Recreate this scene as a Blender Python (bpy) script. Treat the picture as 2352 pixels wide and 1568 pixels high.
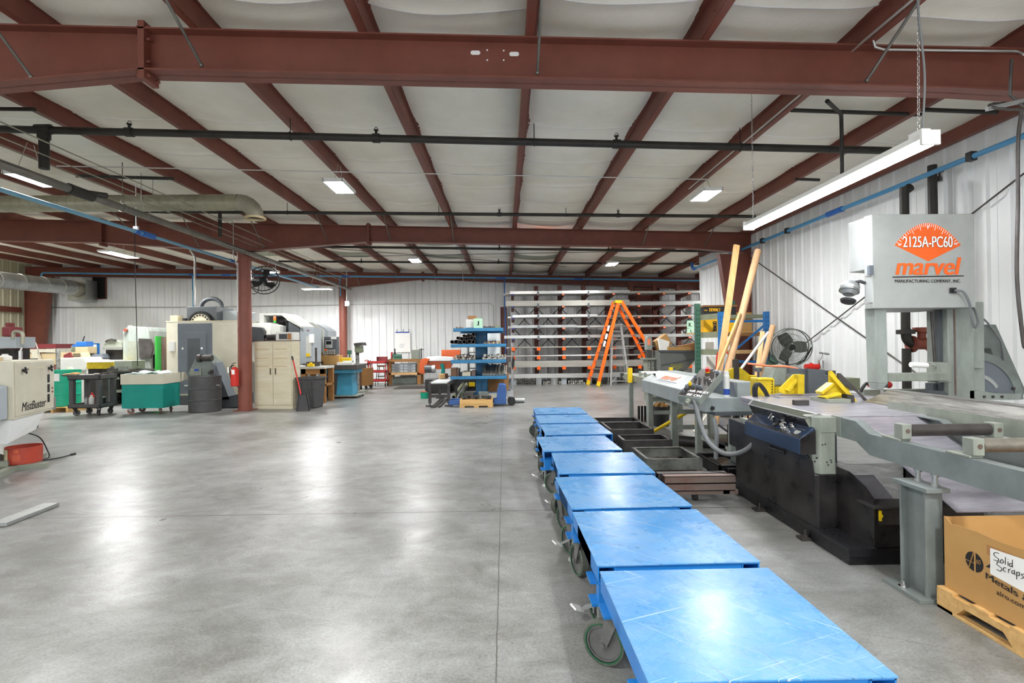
import bpy, bmesh, math, random
from mathutils import Vector, Matrix, Euler
random.seed(7)
PI = math.pi
for _o in list(bpy.data.objects): bpy.data.objects.remove(_o)
SC = bpy.context.scene
COL = SC.collection

# ---------------------------------------------------------------- camera
F_PX, IMG_W, IMG_H = 1165.0, 2352, 1568
CAM = Vector((0.0, 0.0, 1.5))
YAW, PITCH, ROLL = 0.0146655, 0.0067059, 0.011
CAM_R = Matrix.Rotation(-YAW, 3, 'Z') @ Matrix.Rotation(PI / 2 + PITCH, 3, 'X') @ Matrix.Rotation(-ROLL, 3, 'Z')
_c = bpy.data.cameras.new('camera')
_c.sensor_width = 36.0
_c.lens = F_PX / IMG_W * 36.0
_c.clip_start = 0.05
_co = bpy.data.objects.new('camera', _c)
COL.objects.link(_co)
_co.matrix_world = Matrix.Translation(CAM) @ CAM_R.to_4x4()
SC.camera = _co

# ---------------------------------------------------------------- world and exposure
SC.view_settings.view_transform = 'Standard'
SC.view_settings.look = 'None'
SC.view_settings.gamma = 1.0
SC.view_settings.use_curve_mapping = False
SC.view_settings.exposure = 1.62
LAMP = 105.0          # radiance of the LED panels
STRIP = 20.0         # radiance of the long LED strip
WORLD = 0.55         # soft ambient fill added through the unbuilt end of the hall behind the camera
_w = bpy.data.worlds.new('world')
SC.world = _w
_w.use_nodes = True
_w.node_tree.nodes['Background'].inputs[0].default_value = (0.95, 0.975, 1.0, 1)
_w.node_tree.nodes['Background'].inputs[1].default_value = WORLD
SC.cycles.use_denoising = True
SC.cycles.max_bounces = 7
SC.cycles.diffuse_bounces = 5
SC.cycles.glossy_bounces = 3
SC.cycles.use_adaptive_sampling = True
SC.cycles.adaptive_threshold = 0.03
SC.cycles.sample_clamp_indirect = 8.0


def _ray(px, py):
    return CAM_R @ Vector(((px - IMG_W / 2) / F_PX, -(py - IMG_H / 2) / F_PX, -1.0))


def fl(px, py, z=0.0):
    d = _ray(px, py)
    return CAM + d * ((z - CAM.z) / d.z)


def at(px, py, Y):
    d = _ray(px, py)
    return CAM + d * (Y / d.y)


def atx(px, py, X):
    d = _ray(px, py)
    return CAM + d * (X / d.x)


# ---------------------------------------------------------------- materials
def lin(c):
    c = c / 255.0
    return c / 12.92 if c <= 0.04045 else ((c + 0.055) / 1.055) ** 2.4


def rgb(h):
    return tuple(lin(int(h[i:i + 2], 16)) for i in (0, 2, 4)) + (1.0,)


MATS = {}


def mat(name, col, rough=0.5, metal=0.0, col2=None, nscale=6.0, amt=0.5, bump=0.0, bscale=60.0, stretch=(1, 1, 1), emit=0.0, spec=0.5, rvar=0.0, lo=0.35, hi=0.65, coat=0.0):
    m = bpy.data.materials.new(name)
    m.use_nodes = True
    nt = m.node_tree
    b = nt.nodes['Principled BSDF']
    b.inputs['Base Color'].default_value = rgb(col)
    b.inputs['Roughness'].default_value = rough
    b.inputs['Metallic'].default_value = metal
    b.inputs['Specular IOR Level'].default_value = spec
    if coat: b.inputs['Coat Weight'].default_value = coat; b.inputs['Coat Roughness'].default_value = 0.15
    if emit:
        b.inputs['Emission Color'].default_value = rgb(col)
        b.inputs['Emission Strength'].default_value = emit
    if col2 or bump or rvar:
        tc = nt.nodes.new('ShaderNodeTexCoord')
        mp = nt.nodes.new('ShaderNodeMapping')
        mp.inputs['Scale'].default_value = stretch
        nt.links.new(tc.outputs['Object'], mp.inputs['Vector'])
        n = nt.nodes.new('ShaderNodeTexNoise')
        n.inputs['Scale'].default_value = nscale
        n.inputs['Detail'].default_value = 8
        n.inputs['Roughness'].default_value = 0.65
        nt.links.new(mp.outputs[0], n.inputs['Vector'])
        if col2:
            r = nt.nodes.new('ShaderNodeValToRGB')
            r.color_ramp.elements[0].position = lo
            r.color_ramp.elements[1].position = hi
            c1, c2 = rgb(col), rgb(col2)
            r.color_ramp.elements[0].color = tuple(c1[i] * (1 - amt) + c2[i] * amt for i in range(3)) + (1,)
            r.color_ramp.elements[1].color = c1
            nt.links.new(n.outputs['Fac'], r.inputs['Fac'])
            nt.links.new(r.outputs['Color'], b.inputs['Base Color'])
        if rvar:
            mr = nt.nodes.new('ShaderNodeValToRGB')
            mr.color_ramp.elements[0].position = 0.3
            mr.color_ramp.elements[1].position = 0.7
            mr.color_ramp.elements[0].color = (rough + rvar,) * 3 + (1,)
            mr.color_ramp.elements[1].color = (max(0.05, rough - rvar),) * 3 + (1,)
            nt.links.new(n.outputs['Fac'], mr.inputs['Fac'])
            nt.links.new(mr.outputs['Color'], b.inputs['Roughness'])
        if bump:
            n2 = nt.nodes.new('ShaderNodeTexNoise')
            n2.inputs['Scale'].default_value = bscale
            n2.inputs['Detail'].default_value = 4
            nt.links.new(mp.outputs[0], n2.inputs['Vector'])
            bp = nt.nodes.new('ShaderNodeBump')
            bp.inputs['Strength'].default_value = bump
            bp.inputs['Distance'].default_value = 0.01
            nt.links.new(n2.outputs['Fac'], bp.inputs['Height'])
            nt.links.new(bp.outputs['Normal'], b.inputs['Normal'])
    MATS[name] = m
    return m


def M(n): return MATS[n]


mat('primer', '7c4639', 0.5, 0, '633629', 3.0, 0.5, 0.05, 40)
mat('primer_col', '854a3b', 0.5, 0, '6a3a2f', 2.0, 0.5)
mat('insulation', 'f3efe4', 0.75, 0, 'ddd7c6', 0.6, 0.8, 0.25, 26)
mat('seam_tape', 'ffffff', 0.6)
mat('skylight', '9b9f8c', 0.6, 0, '858a78', 4, 0.6)
mat('white_wall', 'eceeee', 0.42, 0, 'dfe2e1', 0.8, 0.7)
mat('cream_wall', 'cfcbae', 0.5, 0, 'bdb899', 0.8, 0.7)
mat('led', 'ffffff', 0.4, 0, emit=LAMP)
mat('led_strip', 'f4f8ff', 0.4, 0, emit=STRIP)
mat('fixture_white', 'e4e4e0', 0.4)
mat('black_pipe', '37342f', 0.5, 0.3, '22201d', 5, 0.7)
mat('steel_pipe', '85837c', 0.4, 0.7, '5e5a52', 3, 0.6)
mat('galv', 'b9bcbb', 0.38, 0.75, '8f9392', 3.5, 0.6, rvar=0.08)
mat('galv_old', 'a8a594', 0.5, 0.5, '858270', 4, 0.6)
mat('conduit', 'c4c4c0', 0.35, 0.7)
mat('air_blue', '4a90bd', 0.35)
mat('air_blue_pale', '6f9fb8', 0.35, 0.2)
mat('air_fit', '1f5fae', 0.35)
mat('chrome', 'd8d8d8', 0.18, 1.0)
mat('steel', 'b0afab', 0.36, 0.7, '5f5c57', 3.5, 0.8, rvar=0.08, stretch=(6, 0.5, 6), lo=0.38, hi=0.58)
mat('steel_plate', 'bdbbc3', 0.34, 0.55, '85828a', 3, 0.7, 0.03, 80, (1, 5, 1), rvar=0.08)
mat('steel_dark', '5a5654', 0.45, 0.6, '3a3634', 5, 0.7)
mat('raw_steel', '4c4a49', 0.5, 0.5, '2d2b2a', 4, 0.8)
mat('scorched', '7c8079', 0.45, 0.5, '2d2b28', 3.5, 0.9)
mat('rust_steel', '796a63', 0.5, 0.5, '6b4331', 5, 0.7, lo=0.3, hi=0.55)
mat('rust_valve', '8a4634', 0.7, 0.1, '5c2d22', 12, 0.7, 0.3, 50)
mat('cart_blue', '2582d0', 0.38, 0, '1b6fbc', 2.0, 0.5)
mat('machine_gray', '9ba39c', 0.42, 0, '6c716b', 5, 0.6, stretch=(1, 1, 0.35))
mat('machine_gray_d', '7c8581', 0.42, 0, '585e5a', 5, 0.6)
mat('head_gray', 'acafab', 0.45, 0, '989b96', 3.0, 0.6, 0.02, 120)
mat('pale_green', '949a8f', 0.45, 0, '666b62', 7, 0.6, stretch=(1, 1, 0.4))
mat('olive_gray', '8f9486', 0.45, 0, '70746a', 4, 0.5)
mat('rail_gray', '828a88', 0.4, 0.1, '666c6a', 5, 0.6)
mat('console_gray', '9aa2a2', 0.42, 0, '7f8684', 4, 0.6)
mat('black_paint', '19191c', 0.3, 0, '0b0b0c', 4, 0.7, 0.03, 40, rvar=0.1)
mat('black_worn', '161517', 0.32, 0, '3e3b39', 3.5, 0.6, 0.03, 40, rvar=0.1)
mat('tread_plate', '242427', 0.35, 0.2, '1b1b1d', 5, 0.6)
mat('navy', '1f3350', 0.34, 0, '14202f', 4, 0.6)
mat('black_plastic', '222224', 0.45)
mat('dark_gray_plastic', '4b4b4c', 0.5, 0, '3a3a3b', 8, 0.6)
mat('rubber', '2a2a29', 0.7)
mat('tread_rubber', '55584f', 0.6, 0, 'a8aca0', 60, 0.9, lo=0.3, hi=0.42)
mat('wheel_green', '1a5c3c', 0.4)
mat('wheel_iron', '7c7c7a', 0.45, 0.5, '585858', 10, 0.6)
mat('yellow', 'e6c81e', 0.45, 0, 'a08a1c', 6, 0.6)
mat('safety_yellow', 'e9c514', 0.4)
mat('orange', 'ff6a08', 0.42)
mat('marvel_orange', 'f4661a', 0.5)
mat('orange_machine', 'd9622a', 0.42, 0, 'b44c20', 4, 0.5)
mat('white_paint', 'f2f2f0', 0.45)
mat('paper', 'f0f0ec', 0.8)
mat('ink', '1c1c1e', 0.7)
mat('cream', 'cecab8', 0.45, 0, 'b9b4a0', 2.5, 0.6)
mat('cream_worn', 'd8d2bb', 0.45, 0, 'c4b894', 3, 0.7, stretch=(0.4, 0.4, 4))
mat('light_machine', 'c6c8c2', 0.42, 0, 'b0b2ab', 2, 0.5)
mat('cool_gray', 'a9b1b6', 0.4, 0, '939b9f', 2, 0.5)
mat('slate', '6c737b', 0.4, 0, '5a6067', 3, 0.5)
mat('slate_d', '53585c', 0.45, 0, '3f4346', 3, 0.5)
mat('teal', '0f8f83', 0.42, 0, '0a7a70', 3, 0.5)
mat('drum_green', '10a886', 0.3)
mat('bright_green', '2fa53a', 0.4)
mat('blue_machine', '2b6fc0', 0.4)
mat('bin_blue', '4596b4', 0.45, 0, '317a98', 4, 0.5)
mat('rack_blue', '3384b4', 0.45, 0, '245f86', 5, 0.6)
mat('upright_blue', '1f6aa8', 0.45)
mat('upright_green', '3f6b58', 0.5, 0, '2f5244', 5, 0.5)
mat('beam_olive', '83886f', 0.5, 0, '696d59', 5, 0.5)
mat('jack_blue', '3460a4', 0.42, 0, '2a4676', 5, 0.5)
mat('maroon', '7a2f33', 0.45)
mat('red', 'c8281f', 0.35)
mat('cart_red', 'b23030', 0.4, 0, '8e2626', 5, 0.5)
mat('pail_red', 'b0402c', 0.45, 0, '8e3222', 6, 0.5)
mat('wood', 'd9b27c', 0.6, 0, 'bd915a', 2.5, 0.7, stretch=(6, 6, 0.6))
mat('wood_pallet', 'e0b878', 0.65, 0, 'b68a50', 4, 0.7, stretch=(0.6, 6, 6))
mat('wood_bench', '9c6f3c', 0.55, 0, '7a532b', 3, 0.7, stretch=(0.6, 5, 5))
mat('wood_dark', '6b4a32', 0.5, 0, '523724', 3, 0.6)
mat('card_tube', 'c9a27a', 0.7, 0, 'b88f66', 5, 0.5)
mat('cardboard', 'c0965c', 0.75, 0, 'b08549', 3, 0.6)
mat('cardboard_d', 'b08050', 0.75, 0, '94683c', 3, 0.6)
mat('alum', 'd4d5d2', 0.32, 0.8, 'b4b5b2', 3, 0.6, stretch=(0.5, 5, 5))
mat('alum_dull', 'b8b6ad', 0.42, 0.5, '96948c', 3, 0.6, stretch=(0.5, 5, 5))
mat('bar_steel', 'a09a8e', 0.4, 0.6, '6f695f', 8, 0.7)
mat('pipe_end', 'b8b3a8', 0.4, 0.6, '8a857a', 9, 0.6)
mat('arm_brown', '7a4034', 0.5, 0, '5c2f27', 4, 0.5)
mat('hopper_gray', '6b6e6a', 0.5, 0, '565955', 3, 0.5)
mat('stencil', 'a9a83a', 0.6)
mat('glass_dark', '15181a', 0.1)
mat('screen', '20272c', 0.15)
mat('mesh_black', '2b2b2b', 0.45, 0.4)
mat('fan_wire', '6d716a', 0.4, 0.4)
mat('fan_blade', '4b4f49', 0.45, 0.3, '3a3d38', 4, 0.5)
mat('mint', 'b9e2c4', 0.7)
mat('dewalt_yellow', 'f2b90f', 0.5)
mat('orange_sticker', 'f58b62', 0.6)
mat('blue_ink', '2a4fa8', 0.6)
mat('plastic_white', 'e0e0da', 0.4)
mat('clear_bag', 'dfe6e6', 0.35)
mat('grey_hose', '747778', 0.45)
mat('green_hose', '2e5a3c', 0.5)
mat('beige', 'c3b08a', 0.6)
mat('plank_white', 'd8d4c6', 0.6)
mat('gray_board', 'b9b3a6', 0.7)
mat('pale_metal', 'c9ccc8', 0.35, 0.4)
mat('opening_dark', '1c1d1e', 0.9)


def floor_material():
    m = bpy.data.materials.new('concrete')
    m.use_nodes = True
    nt = m.node_tree
    L = nt.links.new
    b = nt.nodes['Principled BSDF']
    tc = nt.nodes.new('ShaderNodeTexCoord')

    def noise(scale, det=8, rough=0.6, stretch=None, dist=0.0):
        n = nt.nodes.new('ShaderNodeTexNoise')
        n.inputs['Scale'].default_value = scale
        n.inputs['Detail'].default_value = det
        n.inputs['Roughness'].default_value = rough
        n.inputs['Distortion'].default_value = dist
        if stretch:
            mp = nt.nodes.new('ShaderNodeMapping')
            mp.inputs['Scale'].default_value = stretch
            L(tc.outputs['Object'], mp.inputs['Vector'])
            L(mp.outputs[0], n.inputs['Vector'])
        else:
            L(tc.outputs['Object'], n.inputs['Vector'])
        return n

    def ramp(src, p0, c0, p1, c1):
        r = nt.nodes.new('ShaderNodeValToRGB')
        r.color_ramp.elements[0].position = p0
        r.color_ramp.elements[1].position = p1
        r.color_ramp.elements[0].color = c0
        r.color_ramp.elements[1].color = c1
        L(src, r.inputs['Fac'])
        return r.outputs['Color']

    def mix(kind, fac, a, c):
        x = nt.nodes.new('ShaderNodeMix')
        x.data_type = 'RGBA'
        x.blend_type = kind
        x.inputs['Factor'].default_value = fac
        L(a, x.inputs['A'])
        L(c, x.inputs['B'])
        return x.outputs['Result']

    def mth(op, a, b_=None, c=None):
        x = nt.nodes.new('ShaderNodeMath')
        x.operation = op
        for i, v in enumerate((a, b_, c)):
            if v is None: continue
            if isinstance(v, (int, float)): x.inputs[i].default_value = v
            else: L(v, x.inputs[i])
        return x.outputs[0]

    base = ramp(noise(0.55, 6, 0.6).outputs['Fac'], 0.35, rgb('979897'), 0.68, rgb('b6b7b7'))
    mott = ramp(noise(3.2, 10, 0.7, (1, 1.6, 1), 0.6).outputs['Fac'], 0.3, rgb('c6c5c1'), 0.7, rgb('ffffff'))
    fine = ramp(noise(70, 4, 0.6).outputs['Fac'], 0.3, rgb('d8d8d6'), 0.6, rgb('ffffff'))
    stain = ramp(noise(0.9, 10, 0.75, None, 0.8).outputs['Fac'], 0.32, rgb('c6c4bd'), 0.62, rgb('ffffff'))
    c = mix('MULTIPLY', 1.0, base, mott)
    c = mix('MULTIPLY', 1.0, c, fine)
    c = mix('MULTIPLY', 0.9, c, stain)
    sep = nt.nodes.new('ShaderNodeSeparateXYZ')
    L(tc.outputs['Object'], sep.inputs[0])
    wob = mth('MULTIPLY', mth('SUBTRACT', noise(6, 4).outputs['Fac'], 0.5), 0.012)

    def joint(axis, pos, w):
        d = mth('ABSOLUTE', mth('SUBTRACT', mth('ADD', sep.outputs[axis], wob), pos))
        return mth('LESS_THAN', d, w)
    j = joint('X', -0.055, 0.0035)
    for pos in (4.6, 12.25):
        j = mth('MAXIMUM', j, joint('Y', pos, 0.008))
    j = mth('MAXIMUM', j, joint('X', -6.35, 0.004))
    wob2 = mth('MULTIPLY', mth('SUBTRACT', noise(3.2, 6, 0.7).outputs['Fac'], 0.5), 0.22)
    cr = mth('LESS_THAN', mth('ABSOLUTE', mth('SUBTRACT', mth('ADD', mth('ADD', sep.outputs['Y'], mth('MULTIPLY', sep.outputs['X'], 0.42)), wob2), 3.36)), 0.0022)
    cr = mth('MULTIPLY', cr, mth('MULTIPLY', mth('GREATER_THAN', sep.outputs['X'], 1.6), mth('LESS_THAN', sep.outputs['X'], 3.0)))
    j = mth('MAXIMUM', j, mth('MULTIPLY', cr, 0.8))
    dk = nt.nodes.new('ShaderNodeMix')
    dk.data_type = 'RGBA'
    L(mth('MULTIPLY', j, 0.8), dk.inputs['Factor'])
    L(c, dk.inputs['A'])
    dk.inputs['B'].default_value = rgb('4c4a45')
    L(dk.outputs['Result'], b.inputs['Base Color'])
    L(ramp(noise(1.8, 8, 0.7).outputs['Fac'], 0.3, (0.26, 0.26, 0.26, 1), 0.7, (0.4, 0.4, 0.4, 1)), b.inputs['Roughness'])
    b.inputs['Specular IOR Level'].default_value = 0.34
    bp = nt.nodes.new('ShaderNodeBump')
    bp.inputs['Strength'].default_value = 0.06
    bp.inputs['Distance'].default_value = 0.01
    L(noise(14, 5, 0.6).outputs['Fac'], bp.inputs['Height'])
    L(bp.outputs['Normal'], b.inputs['Normal'])
    MATS['concrete'] = m


def deck_material():
    """worn blue paint: smooth blue, whitish rubbed areas, fine dark and pale scratches"""
    m = bpy.data.materials.new('deck_blue')
    m.use_nodes = True
    nt = m.node_tree
    L = nt.links.new
    b = nt.nodes['Principled BSDF']
    tc = nt.nodes.new('ShaderNodeTexCoord')
    oi = nt.nodes.new('ShaderNodeObjectInfo')
    vm = nt.nodes.new('ShaderNodeVectorMath')
    vm.operation = 'MULTIPLY_ADD'
    cx = nt.nodes.new('ShaderNodeCombineXYZ')
    L(oi.outputs['Random'], cx.inputs[2])
    vm.inputs[1].default_value = (1, 1, 1)
    L(tc.outputs['Object'], vm.inputs[0])
    sc = nt.nodes.new('ShaderNodeVectorMath')
    sc.operation = 'SCALE'
    sc.inputs['Scale'].default_value = 30
    L(cx.outputs[0], sc.inputs[0])
    L(sc.outputs[0], vm.inputs[2])

    def noise(scale, st, det=6, rough=0.6, rot=0.0, dist=0.0):
        mp = nt.nodes.new('ShaderNodeMapping')
        mp.inputs['Scale'].default_value = st
        m0 = nt.nodes.new('ShaderNodeMapping')
        m0.inputs['Rotation'].default_value = (0, 0, rot)
        L(vm.outputs[0], m0.inputs['Vector'])
        L(m0.outputs[0], mp.inputs['Vector'])
        n = nt.nodes.new('ShaderNodeTexNoise')
        n.inputs['Scale'].default_value = scale
        n.inputs['Detail'].default_value = det
        n.inputs['Roughness'].default_value = rough
        n.inputs['Distortion'].default_value = dist
        L(mp.outputs[0], n.inputs['Vector'])
        return n.outputs['Fac']

    def ramp(src, p0, c0, p1, c1):
        r = nt.nodes.new('ShaderNodeValToRGB')
        r.color_ramp.elements[0].position = p0
        r.color_ramp.elements[1].position = p1
        r.color_ramp.elements[0].color = c0
        r.color_ramp.elements[1].color = c1
        L(src, r.inputs['Fac'])
        return r.outputs['Color']

    def mix(fac, a, c):
        x = nt.nodes.new('ShaderNodeMix')
        x.data_type = 'RGBA'
        L(fac, x.inputs['Factor'])
        L(a, x.inputs['A'])
        if isinstance(c, tuple): x.inputs['B'].default_value = c
        else: L(c, x.inputs['B'])
        return x.outputs['Result']
    W1, B0 = (1, 1, 1, 1), (0, 0, 0, 1)
    base = ramp(noise(2.2, (1, 1.5, 1)), 0.3, rgb('3a84c2'), 0.7, rgb('5896ca'))
    worn = ramp(noise(3.0, (1, 1.4, 1), 12, 0.85), 0.42, B0, 0.74, (0.6, 0.6, 0.6, 1))
    c = mix(worn, base, rgb('98afc4'))
    dirt = ramp(noise(4.5, (1, 2.5, 1), 12, 0.85, 0.3), 0.56, B0, 0.74, (0.45, 0.45, 0.45, 1))
    c = mix(dirt, c, rgb('567590'))
    for rot, sc_, st, lo_, hi_, f_, colr in ((0.35, 1.6, 60, 0.66, 0.69, 0.65, '33536f'), (-0.75, 1.8, 70, 0.66, 0.69, 0.6, '3a5870'), (1.25, 1.5, 70, 0.665, 0.695, 0.65, '2f4d69'), (0.8, 1.6, 80, 0.66, 0.7, 0.6, 'e6eef4'), (-0.35, 1.4, 90, 0.67, 0.7, 0.5, 'dbe6ee')):
        sc1 = ramp(noise(sc_, (1, st, 1), 3, 0.55, rot, 0.15), lo_, B0, hi_, (f_, f_, f_, 1))
        c = mix(sc1, c, rgb(colr))
    sp = ramp(noise(40, (1, 1, 1), 3, 0.6), 0.76, B0, 0.79, W1)
    c = mix(sp, c, rgb('3a4a58'))
    L(c, b.inputs['Base Color'])
    L(ramp(noise(3, (1, 1, 1), 8, 0.7), 0.3, (0.2, 0.2, 0.2, 1), 0.7, (0.36, 0.36, 0.36, 1)), b.inputs['Roughness'])
    b.inputs['Specular IOR Level'].default_value = 0.15
    MATS['deck_blue'] = m


def spiral_material():
    m = mat('spiral_duct', 'aaa793', 0.45, 0.55, '89866f', 3, 0.6)
    return m


floor_material()
deck_material()
spiral_material()


# ---------------------------------------------------------------- mesh builder
def frame(zdir, up=None):
    z = Vector(zdir).normalized()
    u = Vector(up) if up is not None else (Vector((0, 0, 1)) if abs(z.z) < 0.95 else Vector((0, 1, 0)))
    x = u.cross(z)
    if x.length < 1e-6:
        x = Vector((1, 0, 0)).cross(z)
    x.normalize()
    y = z.cross(x)
    return Matrix((x, y, z)).transposed()


class MB:
    def __init__(self):
        self.v, self.f, self.s, self.mi = [], [], [], []
        self.cur = 0

    def add(self, vs, fs, smooth=False):
        o = len(self.v)
        self.v.extend(Vector(p) for p in vs)
        for q in fs:
            self.f.append([i + o for i in q])
            self.s.append(smooth)
            self.mi.append(self.cur)
        return self

    def box(self, x0, x1, y0, y1, z0, z1):
        p = [(x, y, z) for z in (z0, z1) for y in (y0, y1) for x in (x0, x1)]
        return self.add(p, [(0, 2, 3, 1), (4, 5, 7, 6), (0, 1, 5, 4), (2, 6, 7, 3), (0, 4, 6, 2), (1, 3, 7, 5)])

    def obox(self, c, size, R=None):
        R = R if R is not None else Matrix.Identity(3)
        if isinstance(R, (tuple, list)): R = Euler(R).to_matrix()
        c = Vector(c)
        p = [c + R @ Vector((x * size[0] / 2, y * size[1] / 2, z * size[2] / 2)) for z in (-1, 1) for y in (-1, 1) for x in (-1, 1)]
        return self.add(p, [(0, 2, 3, 1), (4, 5, 7, 6), (0, 1, 5, 4), (2, 6, 7, 3), (0, 4, 6, 2), (1, 3, 7, 5)])

    def bar(self, p0, p1, w, h, up=None):
        p0, p1 = Vector(p0), Vector(p1)
        R = frame(p1 - p0, up)
        return self.obox((p0 + p1) / 2, (w, h, (p1 - p0).length), R)

    def hexa(self, b, t):
        """frustum between two 4-point loops"""
        return self.add(list(b) + list(t), [(3, 2, 1, 0), (4, 5, 6, 7), (0, 1, 5, 4), (1, 2, 6, 5), (2, 3, 7, 6), (3, 0, 4, 7)])

    def tube(self, p0, p1, r, r2=None, n=16, cap=True):
        p0, p1 = Vector(p0), Vector(p1)
        r2 = r if r2 is None else r2
        R = frame(p1 - p0)
        a = [R @ Vector((math.cos(2 * PI * i / n), math.sin(2 * PI * i / n), 0)) for i in range(n)]
        vs = [p0 + q * r for q in a] + [p1 + q * r2 for q in a]
        self.add(vs, [(i, (i + 1) % n, n + (i + 1) % n, n + i) for i in range(n)], True)
        if cap:
            self.add([p0 + q * r for q in a], [tuple(reversed(range(n)))])
            self.add([p1 + q * r2 for q in a], [tuple(range(n))])
        return self

    def ring(self, p0, p1, ro, ri, n=20):
        """open pipe with wall thickness"""
        p0, p1 = Vector(p0), Vector(p1)
        R = frame(p1 - p0)
        a = [R @ Vector((math.cos(2 * PI * i / n), math.sin(2 * PI * i / n), 0)) for i in range(n)]
        L = [[p + q * r for q in a] for p, r in ((p0, ro), (p1, ro), (p1, ri), (p0, ri))]
        for k in range(4):
            A, B = L[k], L[(k + 1) % 4]
            self.add(A + B, [(i, (i + 1) % n, n + (i + 1) % n, n + i) for i in range(n)], k in (0, 2))
        return self

    def path(self, pts, r, n=8, closed=False, cap=True):
        pts = [Vector(p) for p in pts]
        m = len(pts)
        rings = []
        prevx = None
        for i, p in enumerate(pts):
            if closed: d = pts[(i + 1) % m] - pts[i - 1]
            else: d = pts[min(i + 1, m - 1)] - pts[max(i - 1, 0)]
            d.normalize()
            if prevx is None:
                R = frame(d)
                x = R.col[0].copy()
            else:
                x = prevx - d * prevx.dot(d)
                if x.length < 1e-6: x = frame(d).col[0].copy()
                x.normalize()
            prevx = x
            y = d.cross(x)
            rr = r[i] if isinstance(r, (list, tuple)) else r
            rings.append([p + (x * math.cos(2 * PI * k / n) + y * math.sin(2 * PI * k / n)) * rr for k in range(n)])
        vs = [q for g in rings for q in g]
        fs = []
        for i in range(m if closed else m - 1):
            a, b = i * n, ((i + 1) % m) * n
            fs += [(a + k, a + (k + 1) % n, b + (k + 1) % n, b + k) for k in range(n)]
        self.add(vs, fs, True)
        if cap and not closed:
            self.add(rings[0], [tuple(reversed(range(n)))])
            self.add(rings[-1], [tuple(range(n))])
        return self

    def lathe(self, prof, n=24, o=(0, 0, 0), R=None, smooth=True):
        """prof: (radius, height); flat where the profile turns sharply"""
        R = R if R is not None else Matrix.Identity(3)
        o = Vector(o)
        for k in range(len(prof) - 1):
            (r0, z0), (r1, z1) = prof[k], prof[k + 1]
            vs = [o + R @ Vector((r * math.cos(2 * PI * i / n), r * math.sin(2 * PI * i / n), z)) for r, z in ((r0, z0), (r1, z1)) for i in range(n)]
            flat = abs(z1 - z0) < 1e-6
            if r0 < 1e-6: self.add([vs[0]] + vs[n:], [(0, 1 + (i + 1) % n, 1 + i)[::-1] for i in range(n)], smooth and not flat)
            elif r1 < 1e-6: self.add(vs[:n] + [vs[n]], [(i, (i + 1) % n, n) for i in range(n)], smooth and not flat)
            else: self.add(vs, [(i, (i + 1) % n, n + (i + 1) % n, n + i) for i in range(n)], smooth and not flat)
        return self

    def prism(self, poly, h, o=(0, 0, 0), R=None):
        """polygon in local xy, thickness h along local z from o"""
        R = R if R is not None else Matrix.Identity(3)
        o = Vector(o)
        n = len(poly)
        vs = [o + R @ Vector((p[0], p[1], z)) for z in (0, h) for p in poly]
        return self.add(vs, [tuple(reversed(range(n))), tuple(range(n, 2 * n))] + [(i, (i + 1) % n, n + (i + 1) % n, n + i) for i in range(n)])

    def sweepx(self, poly, x0, x1):
        """(y, z) profile swept along X"""
        return self.prism(poly, x1 - x0, (x0, 0, 0), Matrix(((0, 0, 1), (1, 0, 0), (0, 1, 0))))

    def sweepy(self, poly, y0, y1):
        """(x, z) profile swept along Y"""
        return self.prism(poly, y0 - y1, (0, y1, 0), Matrix(((1, 0, 0), (0, 0, 1), (0, 1, 0))))

    def sphere(self, c, r, n=12, m=8, sc=(1, 1, 1)):
        c = Vector(c)
        vs = [c + Vector((0, 0, r * sc[2]))]
        for j in range(1, m):
            t = PI * j / m
            vs += [c + Vector((r * sc[0] * math.sin(t) * math.cos(2 * PI * i / n), r * sc[1] * math.sin(t) * math.sin(2 * PI * i / n), r * sc[2] * math.cos(t))) for i in range(n)]
        vs.append(c - Vector((0, 0, r * sc[2])))
        fs = [(0, 1 + i, 1 + (i + 1) % n) for i in range(n)]
        for j in range(m - 2):
            a, b = 1 + j * n, 1 + (j + 1) * n
            fs += [(a + i, b + i, b + (i + 1) % n, a + (i + 1) % n) for i in range(n)]
        e = len(vs) - 1
        a = 1 + (m - 2) * n
        fs += [(a + i, e, a + (i + 1) % n) for i in range(n)]
        return self.add(vs, fs, True)

    def build(self, name, material, parent=None, bevel=0.0, merge=False):
        me = bpy.data.meshes.new(name)
        me.from_pydata([tuple(v) for v in self.v], [], self.f)
        mats = material if isinstance(material, (list, tuple)) else [material]
        for k in mats: me.materials.append(M(k) if isinstance(k, str) else k)
        for p, s, mi in zip(me.polygons, self.s, self.mi):
            p.use_smooth = s
            p.material_index = mi
        bm = bmesh.new()
        bm.from_mesh(me)
        if merge: bmesh.ops.remove_doubles(bm, verts=bm.verts, dist=1e-5)
        bmesh.ops.recalc_face_normals(bm, faces=bm.faces)
        bm.to_mesh(me)
        bm.free()
        o = bpy.data.objects.new(name, me)
        COL.objects.link(o)
        if parent is not None: o.parent = parent
        if bevel:
            b = o.modifiers.new('bevel', 'BEVEL')
            b.width = bevel
            b.segments = 2
            b.limit_method = 'ANGLE'
            b.angle_limit = math.radians(40)
        return o


def tag(o, label, cat, group=None):
    o['label'] = label
    o['category'] = cat
    if group: o['group'] = group
    return o


def thing(name, label, cat, loc=(0, 0, 0), rz=0.0, group=None):
    o = bpy.data.objects.new(name, None)
    COL.objects.link(o)
    o.empty_display_size = 0.1
    o.location = loc
    o.rotation_euler = (0, 0, rz)
    return tag(o, label, cat, group)


def struct(o, label=None):
    o['kind'] = 'structure'
    if label: o['label'] = label
    return o


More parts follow.
